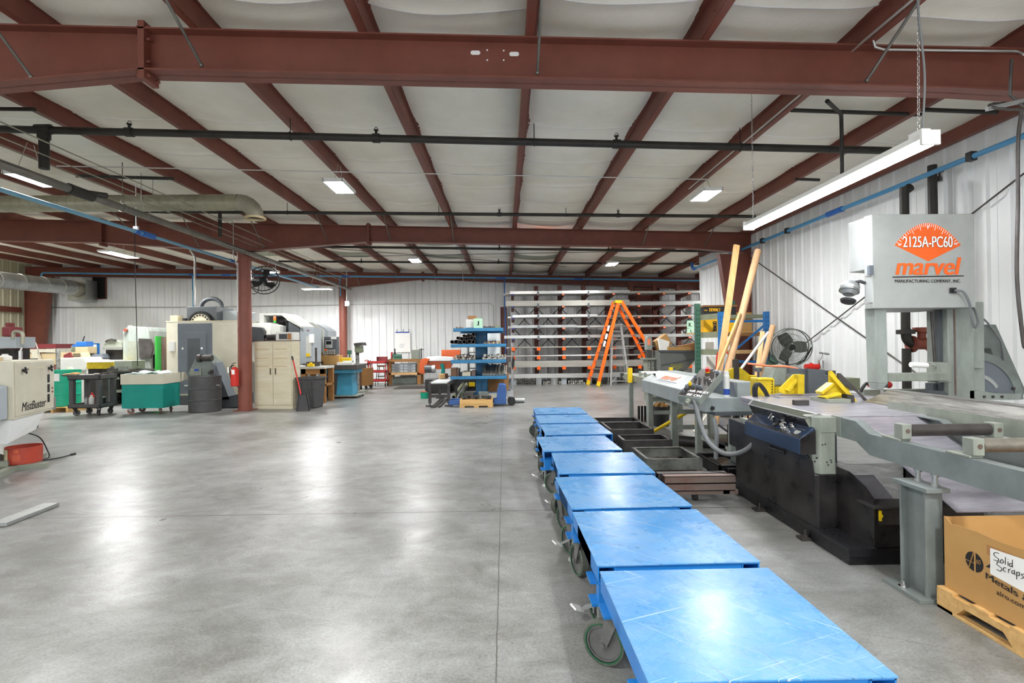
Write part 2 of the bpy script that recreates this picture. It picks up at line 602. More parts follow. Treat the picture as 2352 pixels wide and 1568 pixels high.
def dup(root, loc=None, rz=None, label=None, group=None):
    r = root.copy()
    COL.objects.link(r)
    if loc is not None: r.location = loc
    if rz is not None: r.rotation_euler = (0, 0, rz)
    if label: r['label'] = label
    if group: r['group'] = group
    for ch in list(root.children):
        c = ch.copy()
        COL.objects.link(c)
        c.parent = r
        for g in list(ch.children):
            d = g.copy()
            COL.objects.link(d)
            d.parent = c
    return r


def text(name, s, size, o, xdir, ydir, material, parent=None, bold=0.0, shear=0.0, align='LEFT', sx=1.0, lift=0.0015, space=1.0):
    """flat lettering lying on a surface: o is the start of the base line, xdir the reading direction"""
    cu = bpy.data.curves.new(name, 'FONT')
    cu.body = s
    cu.size = size
    cu.shear = shear
    cu.align_x = align
    cu.space_character = space
    cu.fill_mode = 'FRONT'
    tmp = bpy.data.objects.new(name + '_tmp', cu)
    COL.objects.link(tmp)
    dg = bpy.context.evaluated_depsgraph_get()
    me = bpy.data.meshes.new_from_object(tmp.evaluated_get(dg))
    bpy.data.objects.remove(tmp)
    x = Vector(xdir).normalized()
    y = Vector(ydir).normalized()
    y = (y - x * y.dot(x)).normalized()
    z = x.cross(y)
    for v in me.vertices:
        v.co = Vector(o) + x * (v.co.x * sx) + y * v.co.y + z * lift
    me.name = name
    me.materials.clear()
    me.materials.append(M(material))
    if bold:
        # a heavier face: the same outlines repeated a little to each side
        bm = bmesh.new()
        for k in (-1, -0.33, 0.33, 1):
            n0 = len(bm.verts)
            bm.from_mesh(me)
            bm.verts.ensure_lookup_table()
            for v in bm.verts[n0:]: v.co += x * (k * bold) + z * (0.0004 * (k + 1))
        bm.to_mesh(me)
        bm.free()
    ob = bpy.data.objects.new(name, me)
    COL.objects.link(ob)
    if parent is not None: ob.parent = parent
    return ob


def arc(c, r, a0, a1, n, plane='xz'):
    out = []
    for i in range(n + 1):
        a = a0 + (a1 - a0) * i / n
        u, w = r * math.cos(a), r * math.sin(a)
        if plane == 'xz': out.append((c[0] + u, c[1], c[2] + w))
        elif plane == 'yz': out.append((c[0], c[1] + u, c[2] + w))
        else: out.append((c[0] + u, c[1] + w, c[2]))
    return out


def curve3(pts, n=8):
    """Catmull-Rom through points"""
    P = [Vector(p) for p in pts]
    P = [P[0] * 2 - P[1]] + P + [P[-1] * 2 - P[-2]]
    out = []
    for i in range(1, len(P) - 2):
        for k in range(n):
            t = k / n
            a, b, c, d = P[i - 1], P[i], P[i + 1], P[i + 2]
            out.append(0.5 * ((2 * b) + (c - a) * t + (2 * a - 5 * b + 4 * c - d) * t * t + (3 * b - a - 3 * c + d) * t ** 3))
    out.append(P[-2])
    return out
# ================================================================ the setting
WALL_Y, WALL_X, LEFT_X, WALL_END = 20.9, 6.1, -19.2, 15.5
BAYS = (4.7, 12.3, 20.4)
PURLIN0, PSTEP = 0.306, 1.52


def R_(X): return 1.5 + 2.82 - 0.026 * X


struct(MB().box(LEFT_X - 0.3, 12.0, -4.0, WALL_Y + 0.3, -0.12, 0.0).build('floor', 'concrete'), 'grey polished concrete floor with saw-cut joints')


def ribbed(axis, u0, u1, z0, ztop, pos, step, sign, depth=0.028):
    """trapezoid ribbed sheet: returns a profile swept upward, top following ztop(u)"""
    prof = []
    u = u0
    while u < u1:
        prof += [(u, 0), (u + step * 0.62, 0), (u + step * 0.70, depth), (u + step * 0.84, depth), (u + step * 0.92, 0)]
        prof += [(u + step * 0.30, 0.0), (u + step * 0.31, 0.006), (u + step * 0.33, 0.006), (u + step * 0.34, 0.0)]
        u += step
    prof = sorted(p for p in prof if p[0] <= u1) + [(u1, 0)]
    vs, fs = [], []
    for q, d in prof:
        for z in (z0, ztop(q)):
            vs.append((q, pos + sign * d, z) if axis == 'x' else (pos + sign * d, q, z))
    for i in range(len(prof) - 1):
        a = 2 * i
        fs.append((a, a + 2, a + 3, a + 1))
    return MB().add(vs, fs)


struct(ribbed('x', LEFT_X, 12.0, 0, lambda u: R_(u) + 0.24, WALL_Y, 0.3, -1).build('wall_back', 'white_wall'), 'white ribbed metal wall at the far end')
struct(ribbed('y', -4.0, WALL_END, 0, lambda u: R_(WALL_X) + 0.2, WALL_X, 0.305, -1).build('wall_right', 'white_wall'), 'white ribbed metal wall behind the band saw')
struct(ribbed('y', -4.0, WALL_Y, 0, lambda u: R_(LEFT_X) + 0.24, LEFT_X, 0.305, 1).build('wall_left', 'cream_wall'), 'cream ribbed metal wall at the far left')
struct(ribbed('y', WALL_END, WALL_Y, 0, lambda u: R_(12) + 0.24, 12.0, 0.305, -1).build('wall_side', 'white_wall'), 'white ribbed wall of the wider far bay')
struct(ribbed('x', WALL_X, 12.0, 0, lambda u: R_(u) + 0.24, WALL_END, 0.305, 1).build('wall_return', 'white_wall'), 'white ribbed wall closing off the wider bay')
struct(MB().box(WALL_X - 0.06, WALL_X + 0.02, WALL_END, WALL_END + 0.06, 0, R_(WALL_X)).build('trim_1', 'white_paint'), 'white corner trim where the right wall ends')


# ceiling: white faced insulation sagging between the purlins
def ceiling():
    mb = MB()
    purl = [PURLIN0 + PSTEP * k for k in range(-14, 9)]
    y0, y1 = -4.0, WALL_Y + 0.2
    for i in range(len(purl) - 1):
        xa, xb = purl[i], purl[i + 1]
        nx = 10
        ph = random.random() * 0.25
        ys = []
        k = -3
        while -4.6 + 1.27 * (k + 4) < y1 + 1:
            c = -4.6 + 1.27 * (k + 4) + ph
            ys += [c - 0.03, c - 0.007, c + 0.007, c + 0.03] + [c + 0.03 + 1.21 * q / 9 for q in range(1, 9)]
            k += 1
        ys = [y for y in ys if y0 <= y <= y1]
        ys = [y0] + ys + [y1]
        o = len(mb.v)
        for y in ys:
            t = ((y + 4.6 - ph) % 1.27) / 1.27
            seam = abs(t - 0.5) * 2
            puff = 0.032 * (1 - seam ** 2.2)
            lip = 0.02 if seam > 0.98 else 0.0
            for q in range(nx + 1):
                u = q / nx
                x = xa + (xb - xa) * u
                sg = 4 * u * (1 - u)
                sag = (0.06 + 0.012 * math.sin(3.1 * y + i)) * sg
                z = R_(x) + 0.205 - sag - puff * sg ** 0.6 - lip * sg ** 0.4
                z += 0.004 * math.sin(9 * y + 6 * u + i) * sg
                mb.v.append(Vector((x, y + 0.02 * math.sin(5 * u + i) * sg, z)))
        for j in range(len(ys) - 1):
            y = (ys[j] + ys[j + 1]) / 2
            sky = (14.2 < y < 15.1 or 16.6 < y < 17.5) and i % 2 == 0 and purl[i] > -9
            tape = 0.012 < ys[j + 1] - ys[j] < 0.016
            for k in range(nx):
                a = o + j * (nx + 1) + k
                mb.f.append([a, a + 1, a + nx + 2, a + nx + 1])
                mb.s.append(True)
                mb.mi.append(2 if tape else 1 if sky else 0)
    return mb.build('ceiling', ['insulation', 'skylight', 'seam_tape'])


struct(ceiling(), 'white faced insulation sagging between the red purlins')


def rafter(Y, prof, name_label, holes=False):
    mb = MB()
    w, t = 0.1, 0.014
    for (xa, da), (xb, db) in zip(prof[:-1], prof[1:]):
        za, zb = R_(xa), R_(xb)
        # web
        mb.hexa([(xa, Y - 0.006, za - da), (xb, Y - 0.006, zb - db), (xb, Y + 0.006, zb - db), (xa, Y + 0.006, za - da)],
                [(xa, Y - 0.006, za), (xb, Y - 0.006, zb), (xb, Y + 0.006, zb), (xa, Y + 0.006, za)])
        for top in (0, 1):
            ua, ub = (za, zb) if top else (za - da + t, zb - db + t)
            mb.hexa([(xa, Y - w, ua - t), (xb, Y - w, ub - t), (xb, Y + w, ub - t), (xa, Y + w, ua - t)],
                    [(xa, Y - w, ua), (xb, Y - w, ub), (xb, Y + w, ub), (xa, Y + w, ua)])
    o = mb.build('roof_beam', 'primer')
    struct(o, name_label)
    for xs in (-3.25, -9.6):
        d = next(da + (db - da) * (xs - xa) / (xb - xa) for (xa, da), (xb, db) in zip(prof[:-1], prof[1:]) if min(xa, xb) <= xs <= max(xa, xb))
        s = MB()
        s.box(xs - 0.028, xs + 0.028, Y - 0.1, Y + 0.1, R_(xs) - d - 0.075, R_(xs) + 0.06)
        for zz in (R_(xs) + 0.02, R_(xs) - 0.09, R_(xs) - d + 0.09, R_(xs) - d - 0.035):
            for yy in (-0.06, 0.06):
                s.tube((xs - 0.06, Y + yy, zz), (xs + 0.06, Y + yy, zz), 0.014, n=8)
        s.build('splice_plate', 'primer', o)
    if holes:
        h = MB()
        for px, py, big in ((1092, 121, 1), (1181, 124, 1), (1119, 115, 0), (1119, 138, 0), (1157, 116, 0), (1157, 138, 0)):
            p = at(px, py, Y - 0.008)
            if big:
                h.prism([(0.045 * math.copysign(1, math.cos(a)) * 0.55 + 0.02 * math.cos(a), 0.02 * math.sin(a)) for a in [PI * (k + 0.5) / 10 for k in range(20)]], 0.003, (p.x, Y - 0.006, p.z), Matrix(((1, 0, 0), (0, 0, -1), (0, 1, 0))))
            else:
                h.tube((p.x, Y - 0.006, p.z), (p.x, Y - 0.009, p.z), 0.008, n=10)
        h.build('slot_cover', 'white_paint', o)  # thin white plates stand in for through holes showing the ceiling
    return o


rafter(BAYS[0], [(-19, 0.52), (-9.6, 0.52), (-6.25, 0.72), (-3.25, 0.385), (4.2, 0.385), (6.05, 0.45)], 'near red steel roof beam crossing the picture', True)
rafter(BAYS[1], [(-19, 0.52), (-9.6, 0.52), (-6.25, 0.68), (-3.25, 0.385), (4.2, 0.385), (6.05, 0.5)], 'middle red steel roof beam on a round column')
rafter(BAYS[2], [(-19, 0.36), (-9.6, 0.36), (-6.25, 0.61), (-3.25, 0.24), (1.4, 0.33), (5.4, 0.4), (12, 0.6)], 'far red steel roof beam along the end wall')

for k in range(-13, 8):
    X = PURLIN0 + PSTEP * k
    y1 = WALL_Y - 0.05
    y0 = -4.0 if X < WALL_X else WALL_END + 0.1
    z = R_(X)
    mb = MB()
    s = 1 if X < 1 else -1
    t = 0.006
    mb.sweepy([(X - t / 2, z), (X + t / 2, z), (X + t / 2, z + 0.2), (X - t / 2, z + 0.2)], y0, y1)
    mb.sweepy([(X, z), (X - s * 0.075, z), (X - s * 0.09, z + 0.018), (X - s * 0.085, z + 0.022), (X - s * 0.073, z + t), (X, z + t)], y0, y1)
    mb.sweepy([(X, z + 0.2), (X + s * 0.07, z + 0.2), (X + s * 0.07, z + 0.2 - t), (X, z + 0.2 - t)], y0, y1)
    for b in BAYS[:2]:
        for dy in (-0.55, -0.42, 0.42, 0.55):
            if y0 < b + dy:
                mb.tube((X - 0.012, b + dy, z + 0.06), (X + 0.012, b + dy, z + 0.06), 0.009, n=8)
                mb.tube((X - 0.012, b + dy, z + 0.14), (X + 0.012, b + dy, z + 0.14), 0.009, n=8)
    struct(mb.build('purlin', 'primer'), 'red steel roof purlin running to the far wall')

g_ = at(40, 706, 19.1).z
struct(MB().box(LEFT_X + 0.02, LEFT_X + 0.16, 10.0, WALL_Y - 0.6, g_ - 0.1, g_ + 0.1).build('wall_beam', 'primer'), 'red horizontal girt along the far left wall')
# eave strut along the right wall
struct(MB().box(WALL_X - 0.12, WALL_X - 0.03, -4, WALL_END, R_(WALL_X) - 0.03, R_(WALL_X) + 0.2).build('eave_beam', 'primer'), 'red steel eave beam on top of the right wall')


# columns
def round_column(X, Y, ztop, label, r=0.155):
    o = MB().lathe([(r, 0.012), (r, ztop)], 32, (X, Y, 0)).build('column', 'primer_col')
    struct(o, label)
    b = MB().box(X - 0.2, X + 0.2, Y - 0.2, Y + 0.2, 0, 0.016)
    b.box(X - 0.19, X + 0.19, Y - 0.1, Y + 0.1, ztop - 0.02, ztop)
    b.build('base_plate', 'primer_col', o)
    s = MB()
    s.path([(X + (r + 0.001) * math.cos(a), Y + (r + 0.001) * math.sin(a), 0.05 + a * 0.115) for a in [PI * k / 12 for k in range(int((ztop - 0.1) / 0.115 / PI * 12))]], 0.0035, 5)
    s.build('weld_seam', 'primer', o)
    return o


round_column(-6.25, BAYS[1], R_(-6.25) - 0.68, 'round red column carrying the fire extinguisher')
round_column(-6.45, BAYS[2], R_(-6.25) - 0.61, 'round red column far back by the blue table')


def tapered_column(X, Y, side, zt, label, w0=0.22, w1=0.75, name='column'):
    mb = MB()
    xo = X
    for a, b in ((0, 0.012),):
        mb.hexa([(xo, Y - 0.006, 0), (xo - side * w0, Y - 0.006, 0), (xo - side * w0, Y + 0.006, 0), (xo, Y + 0.006, 0)],
                [(xo, Y - 0.006, zt), (xo - side * w1, Y - 0.006, zt), (xo - side * w1, Y + 0.006, zt), (xo, Y + 0.006, zt)])
    for (u0, u1) in ((0, 0), (w0, w1)):
        mb.hexa([(xo - side * u0, Y - 0.1, 0), (xo - side * (u0 + 0.014), Y - 0.1, 0), (xo - side * (u0 + 0.014), Y + 0.1, 0), (xo - side * u0, Y + 0.1, 0)],
                [(xo - side * u1, Y - 0.1, zt), (xo - side * (u1 + 0.014), Y - 0.1, zt), (xo - side * (u1 + 0.014), Y + 0.1, zt), (xo - side * u1, Y + 0.1, zt)])
    return struct(mb.build('column', 'primer'), label)


tapered_column(6.0, BAYS[1], 1, R_(6) - 0.5, 'tapered red wall column behind the leaning boards')
tapered_column(6.25, BAYS[2], 1, R_(6) - 0.43, 'tapered red wall column behind the long bar rack', 0.5, 1.0)
tapered_column(-18.95, BAYS[2], -1, R_(-18.5) - 0.37, 'tapered red corner column at the far left', 0.5, 1.0)
tapered_column(0.1, WALL_Y - 0.25, 1, 3.05, 'narrow red end-wall post beside the long bar rack', 0.22, 0.24)
tapered_column(-12.45, WALL_Y - 0.25, 1, 3.0, 'short red end-wall post above the milling centre', 0.2, 0.22)

# dark wall opening and its frame
p = at(228, 660, WALL_Y - 0.06)
struct(MB().box(p.x - 0.26, p.x + 0.26, WALL_Y - 0.05, WALL_Y + 0.05, p.z - 0.45, p.z + 0.45).build('window_1', 'opening_dark'), 'dark louvred opening high in the far wall')
fr = MB()
for a in (-0.28, 0.25): fr.box(p.x + a, p.x + a + 0.03, WALL_Y - 0.07, WALL_Y - 0.03, p.z - 0.46, p.z + 0.46)
for a in (-0.47, 0.44): fr.box(p.x - 0.28, p.x + 0.28, WALL_Y - 0.07, WALL_Y - 0.03, p.z + a, p.z + a + 0.03)
struct(fr.build('trim_2', 'primer'), 'thin red frame round the dark wall opening')


# ================================================================ lights
def high_bay(X, Y, z, label, rz=0.0, size=(0.31, 0.62)):
    t = thing('high_bay_light', label, 'ceiling light', (X, Y, z), rz, 'LED panel lights under the roof')
    w, l = size
    f = MB()
    f.box(-w / 2, w / 2, -l / 2, l / 2, 0.012, 0.05)
    for a in (-1, 1):
        f.box(a * w / 2 - 0.012, a * w / 2 + 0.012, -l / 2 - 0.012, l / 2 + 0.012, -0.004, 0.05)
        f.box(-w / 2, w / 2, a * l / 2 - 0.012, a * l / 2 + 0.012, -0.004, 0.05)
    f.box(-0.06, 0.06, -0.1, 0.1, 0.05, 0.11)
    f.build('housing', 'fixture_white', t)
    MB().box(-w / 2 + 0.012, w / 2 - 0.012, -l / 2 + 0.012, l / 2 - 0.012, 0.0, 0.012).build('diffuser', 'led', t)
    h = R_(X) + 0.02 - z
    if h > 0.13:
        c = MB()
        for a in (-1, 1): c.tube((0, a * 0.22, 0.05), (0, a * 0.05, h), 0.004, n=6)
        c.build('hanger_wire', 'conduit', t)
    return t


high_bay(-2.62, 8.15, 1.5 + 2.55, 'bright LED panel over the middle of the floor, left of centre')
high_bay(3.42, 8.5, 1.5 + 2.48, 'bright LED panel above the stacked boards, right of centre')
high_bay(-2.65, 15.2, 1.5 + 2.55, 'small distant LED panel above the wooden workbench')
high_bay(3.4, 15.9, 1.5 + 2.5, 'small distant LED panel above the orange ladder')
high_bay(-10.2, 13.6, 1.5 + 2.5, 'LED panel over the teal chip cart', 0.0, (0.35, 1.0))
high_bay(-6.9, 7.5, 1.5 + 2.48, 'LED panel at the upper left beside the long steel tube', 0.0, (0.2, 0.62))
high_bay(-5.95, 13.1, 1.5 + 1.93, 'LED panel next to the fan on the round column', 0.0, (0.26, 0.26))
high_bay(-6.6, 18.0, 1.5 + 2.04, 'flat LED lamp hanging in front of the far round column', PI / 2, (0.3, 1.0))
for X, Y in ((-2.6, 0.6), (2.2, 0.2), (-9.0, 2.5), (-2.6, -2.8), (2.8, -2.8), (-14.5, 8.0), (-15.3, 13.6), (-16.6, 15.8), (8.8, 17.6)):  # unseen panels added out of view; the far left ones brighten the wall
    high_bay(X, Y, R_(X) - 0.25, 'LED panel in the part of the hall outside the photograph')

for X, s_ in ((-13.0, 'left of the round column'), (0.9, 'right of the round column')):  # unseen panels added behind the beam to brighten the far wall and floor
    high_bay(X, 12.75, R_(X) - 0.16, 'LED panel tucked behind the middle roof beam, ' + s_)
# long strip light hung on chains above the saw
X, Y0, Y1, Z = 2.79, 3.27, 5.71, 1.5 + 1.285
t = thing('strip_light', 'long bright LED strip light hung on chains above the band saw', 'ceiling light', (X, 0, Z))
h = MB()
h.sweepy([(-0.055, 0.03), (0.055, 0.03), (0.04, 0.075), (-0.04, 0.075)], Y0, Y1)
h.box(-0.062, 0.062, Y0 - 0.02, Y0, -0.01, 0.085)
h.box(-0.062, 0.062, Y1, Y1 + 0.02, -0.01, 0.085)
h.box(-0.03, 0.03, Y0 + 0.02, Y0 + 0.13, 0.07, 0.11)
h.build('housing', 'fixture_white', t)
MB().sweepy([(-0.055, 0.028), (-0.052, 0.005), (-0.03, -0.012), (0.03, -0.012), (0.052, 0.005), (0.055, 0.028)], Y0, Y1).build('lamp_tube', 'led_strip', t)


def chain(pa, pb, t, link=0.03, r=0.0022):
    pa, pb = Vector(pa), Vector(pb)
    n = max(2, int((pb - pa).length / (link * 0.72)))
    mb = MB()
    for i in range(n):
        c = pa + (pb - pa) * (i + 0.5) / n
        ax = (1, 0) if i % 2 else (0, 1)
        pts = []
        for k in range(8):
            a = 2 * PI * k / 8
            pts.append((c.x + ax[0] * 0.008 * math.cos(a), c.y + ax[1] * 0.008 * math.cos(a), c.z + link / 2 * math.sin(a)))
        mb.path(pts, r, 4, closed=True)
    return mb.build('chain', 'chrome', t)


chain((0, Y0 + 0.08, 0.1), (0.02, Y0 + 0.08, R_(X) + 0.02 - Z), t)
chain((0, Y1 - 0.1, 0.07), (0, Y1 - 0.1, R_(X) + 0.02 - Z), t, 0.04)
MB().path(curve3([(0.01, Y0 + 0.06, 0.1), (0.03, Y0 + 0.06, 0.5), (0.0, Y0 + 0.07, 1.0), (0.03, Y0 + 0.06, R_(X) - Z + 0.05)]), 0.007, 6).build('power_cord', 'grey_hose', t)

# ================================================================ pipes, ducts, wires under the roof


def pipe(name, pts, r, material, label, cat='pipe', n=14, group=None):
    return tag(MB().path(pts, r, n).build(name, material), label, cat, group)


def sprinkler_main(pxa, pya, pxb, pyb, Y, r, label, heads, hangers, drop=None):
    a, b = at(pxa, pya, Y), at(pxb, pyb, Y)
    t = thing('sprinkler_pipe', label, 'pipe', a)
    L = b - a
    MB().tube((0, 0, 0), L, r, n=16).build('main_pipe', 'black_pipe', t)
    for px in heads:
        q = at(px, pya + (pyb - pya) * (px - pxa) / (pxb - pxa), Y) - a
        m = MB()
        m.tube(q - L.normalized() * 0.045, q + L.normalized() * 0.045, r * 1.25, n=16)
        m.tube(q, q + Vector((0, 0, r + 0.05)), 0.016, n=8)
        m.tube(q + Vector((0, 0, r + 0.05)), q + Vector((0, 0, r + 0.06)), 0.03, n=10)
        m.path([q + Vector((0.02, 0, r + 0.05)), q + Vector((0.022, 0, r + 0.08)), q + Vector((0, 0, r + 0.1)), q + Vector((-0.022, 0, r + 0.08)), q + Vector((-0.02, 0, r + 0.05))], 0.004, 5)
        m.build('sprinkler_head', 'black_pipe', t)
    for px in hangers:
        q = at(px, pya + (pyb - pya) * (px - pxa) / (pxb - pxa), Y) - a
        m = MB()
        ring = [q + Vector((0, (r + 0.006) * math.cos(2 * PI * k / 14), (r + 0.006) * math.sin(2 * PI * k / 14))) for k in range(14)]
        m.path(ring, 0.006, 6, closed=True)
        m.tube(q + Vector((0, 0, r)), q + Vector((0, 0, R_(a.x + q.x) - a.z - q.z + 0.02)), 0.006, n=6)
        m.build('pipe_hanger', 'black_pipe', t)
    return t, a


t, a = sprinkler_main(-260, 290, 2045, 346, 6.47, 0.046, 'near black sprinkler pipe crossing under the roof', (297, 864, 1416), (667, 1227, 1700))
q = at(101, 297, 6.47) - a
MB().tube(q, q + Vector((0, 0, -0.5)), 0.055, n=16).tube(q + Vector((0, 0, -0.03)), q + Vector((0, 0, -0.12)), 0.07, n=16).tube(q - Vector((0.09, 0, 0)), q + Vector((0.09, 0, 0)), 0.062, n=16).build('drop_pipe', 'black_pipe', t)
t, a = sprinkler_main(395, 486, 1735, 497, 10.4, 0.034, 'second black sprinkler pipe, under the LED panels', (1147, 1420), (660, 1008, 1300))
q = at(505, 488, 10.4) - a
MB().tube(q, q + Vector((0, 0, -0.5)), 0.035, n=12).build('drop_pipe', 'black_pipe', t)
sprinkler_main(700, 566, 1740, 578, 14.0, 0.034, 'third black sprinkler pipe, behind the middle beam', (1147, 1398), (850, 1050))
sprinkler_main(-60, 473, 395, 487, 10.3, 0.034, 'black sprinkler pipe running left below the spiral duct', (142,), (300,))
sprinkler_main(640, 600, 1617, 606, 17.3, 0.034, 'farthest black sprinkler pipe in front of the end beam', (830, 1145), (900,))
pipe('brace_bar', [at(-10, 250, 5.9), at(80, 251, 5.9)], 0.022, 'black_pipe', 'short black bar under the purlins at the left edge', 'bar')
pipe('brace_bar', [at(176, 404, 8.1), at(398, 410, 8.1)], 0.025, 'black_pipe', 'black bar between purlins above the spiral duct', 'bar')
pipe('brace_bar', [at(1818, 253, 6.0), at(2115, 263, 6.0)], 0.024, 'black_pipe', 'black bar behind the near beam, right of centre', 'bar')
pipe('brace_bar', [at(2120, 252, 5.6), at(2290, 258, 5.6)], 0.024, 'black_pipe', 'black bar behind the near beam at the right wall', 'bar')
pipe('brace_bar', [at(1828, 411, 8.3), at(1882, 413, 8.3)], 0.024, 'black_pipe', 'short black bar above the long strip light', 'bar')
pipe('branch_pipe', [at(1900, 232, 5.3), at(1932, 262, 6.1), at(1933, 300, 6.3), at(1934, 415, 6.3)], 0.022, 'black_pipe', 'thin black pipe dropping behind the strip light')
for (xa, ya, xb, yb, Y, lab) in ((130, 381, 800, 395, 7.2, 'left'), (800, 395, 1630, 412, 7.2, 'right')):
    pipe('conduit', [at(xa, ya, Y), at(xb, yb, Y)], 0.008, 'conduit', 'thin electrical conduit crossing under the purlins, %s half' % lab, 'conduit', 8)
for k, (xa, ya, xb, yb) in enumerate(((-10, 275, 790, 655), (-10, 310, 700, 640), (-10, 330, 640, 622))):
    p0 = at(xa, ya, 5.6 + k * 0.2)
    pipe('conduit', [p0, Vector((p0.x, 12.0, p0.z)), Vector((p0.x, 18.5, p0.z))], 0.009, 'galv_old', 'thin conduit running back under the roof at the left, %s of three' % ('topmost', 'middle', 'lowest')[k], 'conduit', 8)

# long grey tube and blue air line running back on the left
t = thing('steel_tube', 'long grey steel tube hung below the roof on the left', 'pipe', (-6.02, 5.0, 1.5 + 2.235))
MB().tube((0, 0, 0), (0, 14.9, 0), 0.057, n=18).build('tube', 'steel_pipe', t)
for y in (3.1, 6.8, 13.8):
    c = MB()
    c.tube((0, y - 0.03, 0), (0, y + 0.03, 0), 0.066, n=18)
    if y == 3.1:
        c.path([(0.066 * math.cos(a), y, 0.066 * math.sin(a) + 0.0) for a in [2 * PI * k / 14 for k in range(14)]], 0.007, 6, closed=True)
        c.path([(0, y, 0.07), (0.03, y, 0.1), (0, y, 0.14), (-0.03, y, 0.1)], 0.006, 6, closed=True)
        c.tube((0, y, 0.13), (0, y, 0.72), 0.007, n=8)
    c.build('pipe_clamp', 'steel_pipe' if y < 10 else 'primer', t)
c = MB()
c.tube((0, 2.1, 0), (0, 2.5, 0), 0.075, n=18)
c.tube((0.0, 2.35, 0.02), (0.1, 2.65, 0.06), 0.04, n=10)
c.build('valve_fitting', 'black_pipe', t)

t = thing('air_line', 'pale blue compressed air line below the long grey tube', 'pipe', (-6.53, 4.5, 1.5 + 2.09))
MB().tube((0, 0, 0), (0, 4.7, 0), 0.031, n=14).build('tube', 'air_blue_pale', t)
MB().tube((0, 4.7, 0), (0, 14.0, 0), 0.031, n=14).build('tube', 'air_blue_pale', t)
for ya, yb, r in ((4.58, 4.68, 0.042), (4.75, 5.05, 0.055), (7.7, 7.85, 0.042)): MB().tube((0, ya, 0), (0, yb, 0), r, n=12).build('coupling', 'air_fit', t)
s = MB()
s.tube((0, 4.6, 0.04), (0, 4.6, 0.85), 0.008, n=8)
s.box(-0.04, 0.04, 4.58, 4.62, 0.03, 0.09)
s.build('hanger_rod', 'white_paint', t)

t = thing('air_line', 'blue compressed air line along the right wall above the saw', 'pipe', (5.82, 1.5, 1.5 + 2.27))
MB().tube((0, 0, 0), (0, 13.9, 0), 0.034, n=14).build('tube', 'air_blue', t)
for y in (4.7, 8.8, 9.8): MB().box(-0.04, 0.04, y - 0.04, y + 0.04, -0.05, 0.06).build('pipe_clip', 'black_plastic', t)
MB().tube((0, 7.1, 0), (0, 7.5, 0), 0.05, n=12).build('coupling', 'air_fit', t)
f = MB()
f.tube((0, 13.8, 0.0), (0, 13.95, 0), 0.05, n=12)
f.path([(0, 13.9, 0), (0.0, 14.05, 0.04), (0.0, 14.1, 0.2)], 0.045, 10)
f.build('coupling', 'air_fit', t)

t = thing('air_line', 'bright blue air line running across in front of the far beam', 'pipe', (-17.6, 19.55, 1.5 + 2.94))
mb = MB()
mb.path([(0, 0, -0.55), (0, 0, -0.05), (0.05, 0, 0.0), (8, 0, -0.17), (17, 0, -0.34), (26.5, 0, -0.56)], 0.034, 12)
mb.build('tube', 'air_blue', t)
for x in (5.6, 6.8, 11.4, 17.3, 20.3): MB().tube((x, 0, -0.021 * x), (x + 0.35, 0, -0.021 * x - 0.007), 0.045, n=10).build('coupling', 'air_fit', t)
for x, dz, l in ((5.7, -0.14, 1.4), (11.3, -0.25, 0.75), (17.62, -0.36, 3.0)):
    MB().path([(x, 0.0, dz), (x, 0.0, dz - 0.4 * l), (x + 0.02, 0.0, dz - 0.41 * l), (x + 0.02, 0.0, dz - l)], 0.024, 8).build('drop_tube', 'air_blue' if l < 3 else 'air_fit', t)

# spiral ducts
t = thing('spiral_duct', 'grey spiral duct with a downturned open elbow under the roof', 'duct', (-14.5, 9.2, 1.5 + 2.62))
L = 9.75
zt = 0.0
MB().tube((0, 0, 0), (L, 0, -0.0), 0.145, n=28).build('duct_run', 'spiral_duct', t)
s = MB()
for k in range(60):
    x = k * L / 60
    s.path([(x + 0.05 * math.cos(a), 0.1465 * math.cos(a), 0.1465 * math.sin(a)) for a in [2 * PI * i / 18 for i in range(18)]], 0.0035, 4, closed=True)
s.build('seam', 'galv_old', t)
e = MB()
el = [(L + 0.28 * math.sin(a), 0, -0.28 + 0.28 * math.cos(a)) for a in [PI / 2 * i / 5 for i in range(6)]]
e.path(el, 0.146, 28, cap=False)
e.build('elbow', 'galv_old', t)
s = MB()
for p in el[1:]:
    pass
s.ring((L + 0.28, 0, -0.27), (L + 0.28, 0, -0.3), 0.18, 0.135, 28)
s.build('collar', 'beige', t)
MB().tube((L + 0.28, 0, -0.25), (L + 0.28, 0, -0.24), 0.134, n=24).build('grille', 'glass_dark', t)
for x in (5.3, 8.1): MB().path([(x, 0.15, 0.5), (x, 0.15, 0.0), (x + 0.0, 0.08, -0.14), (x, -0.08, -0.14), (x, -0.15, 0.0), (x, -0.15, 0.5)], 0.008, 6).build('hanger_strap', 'conduit', t)

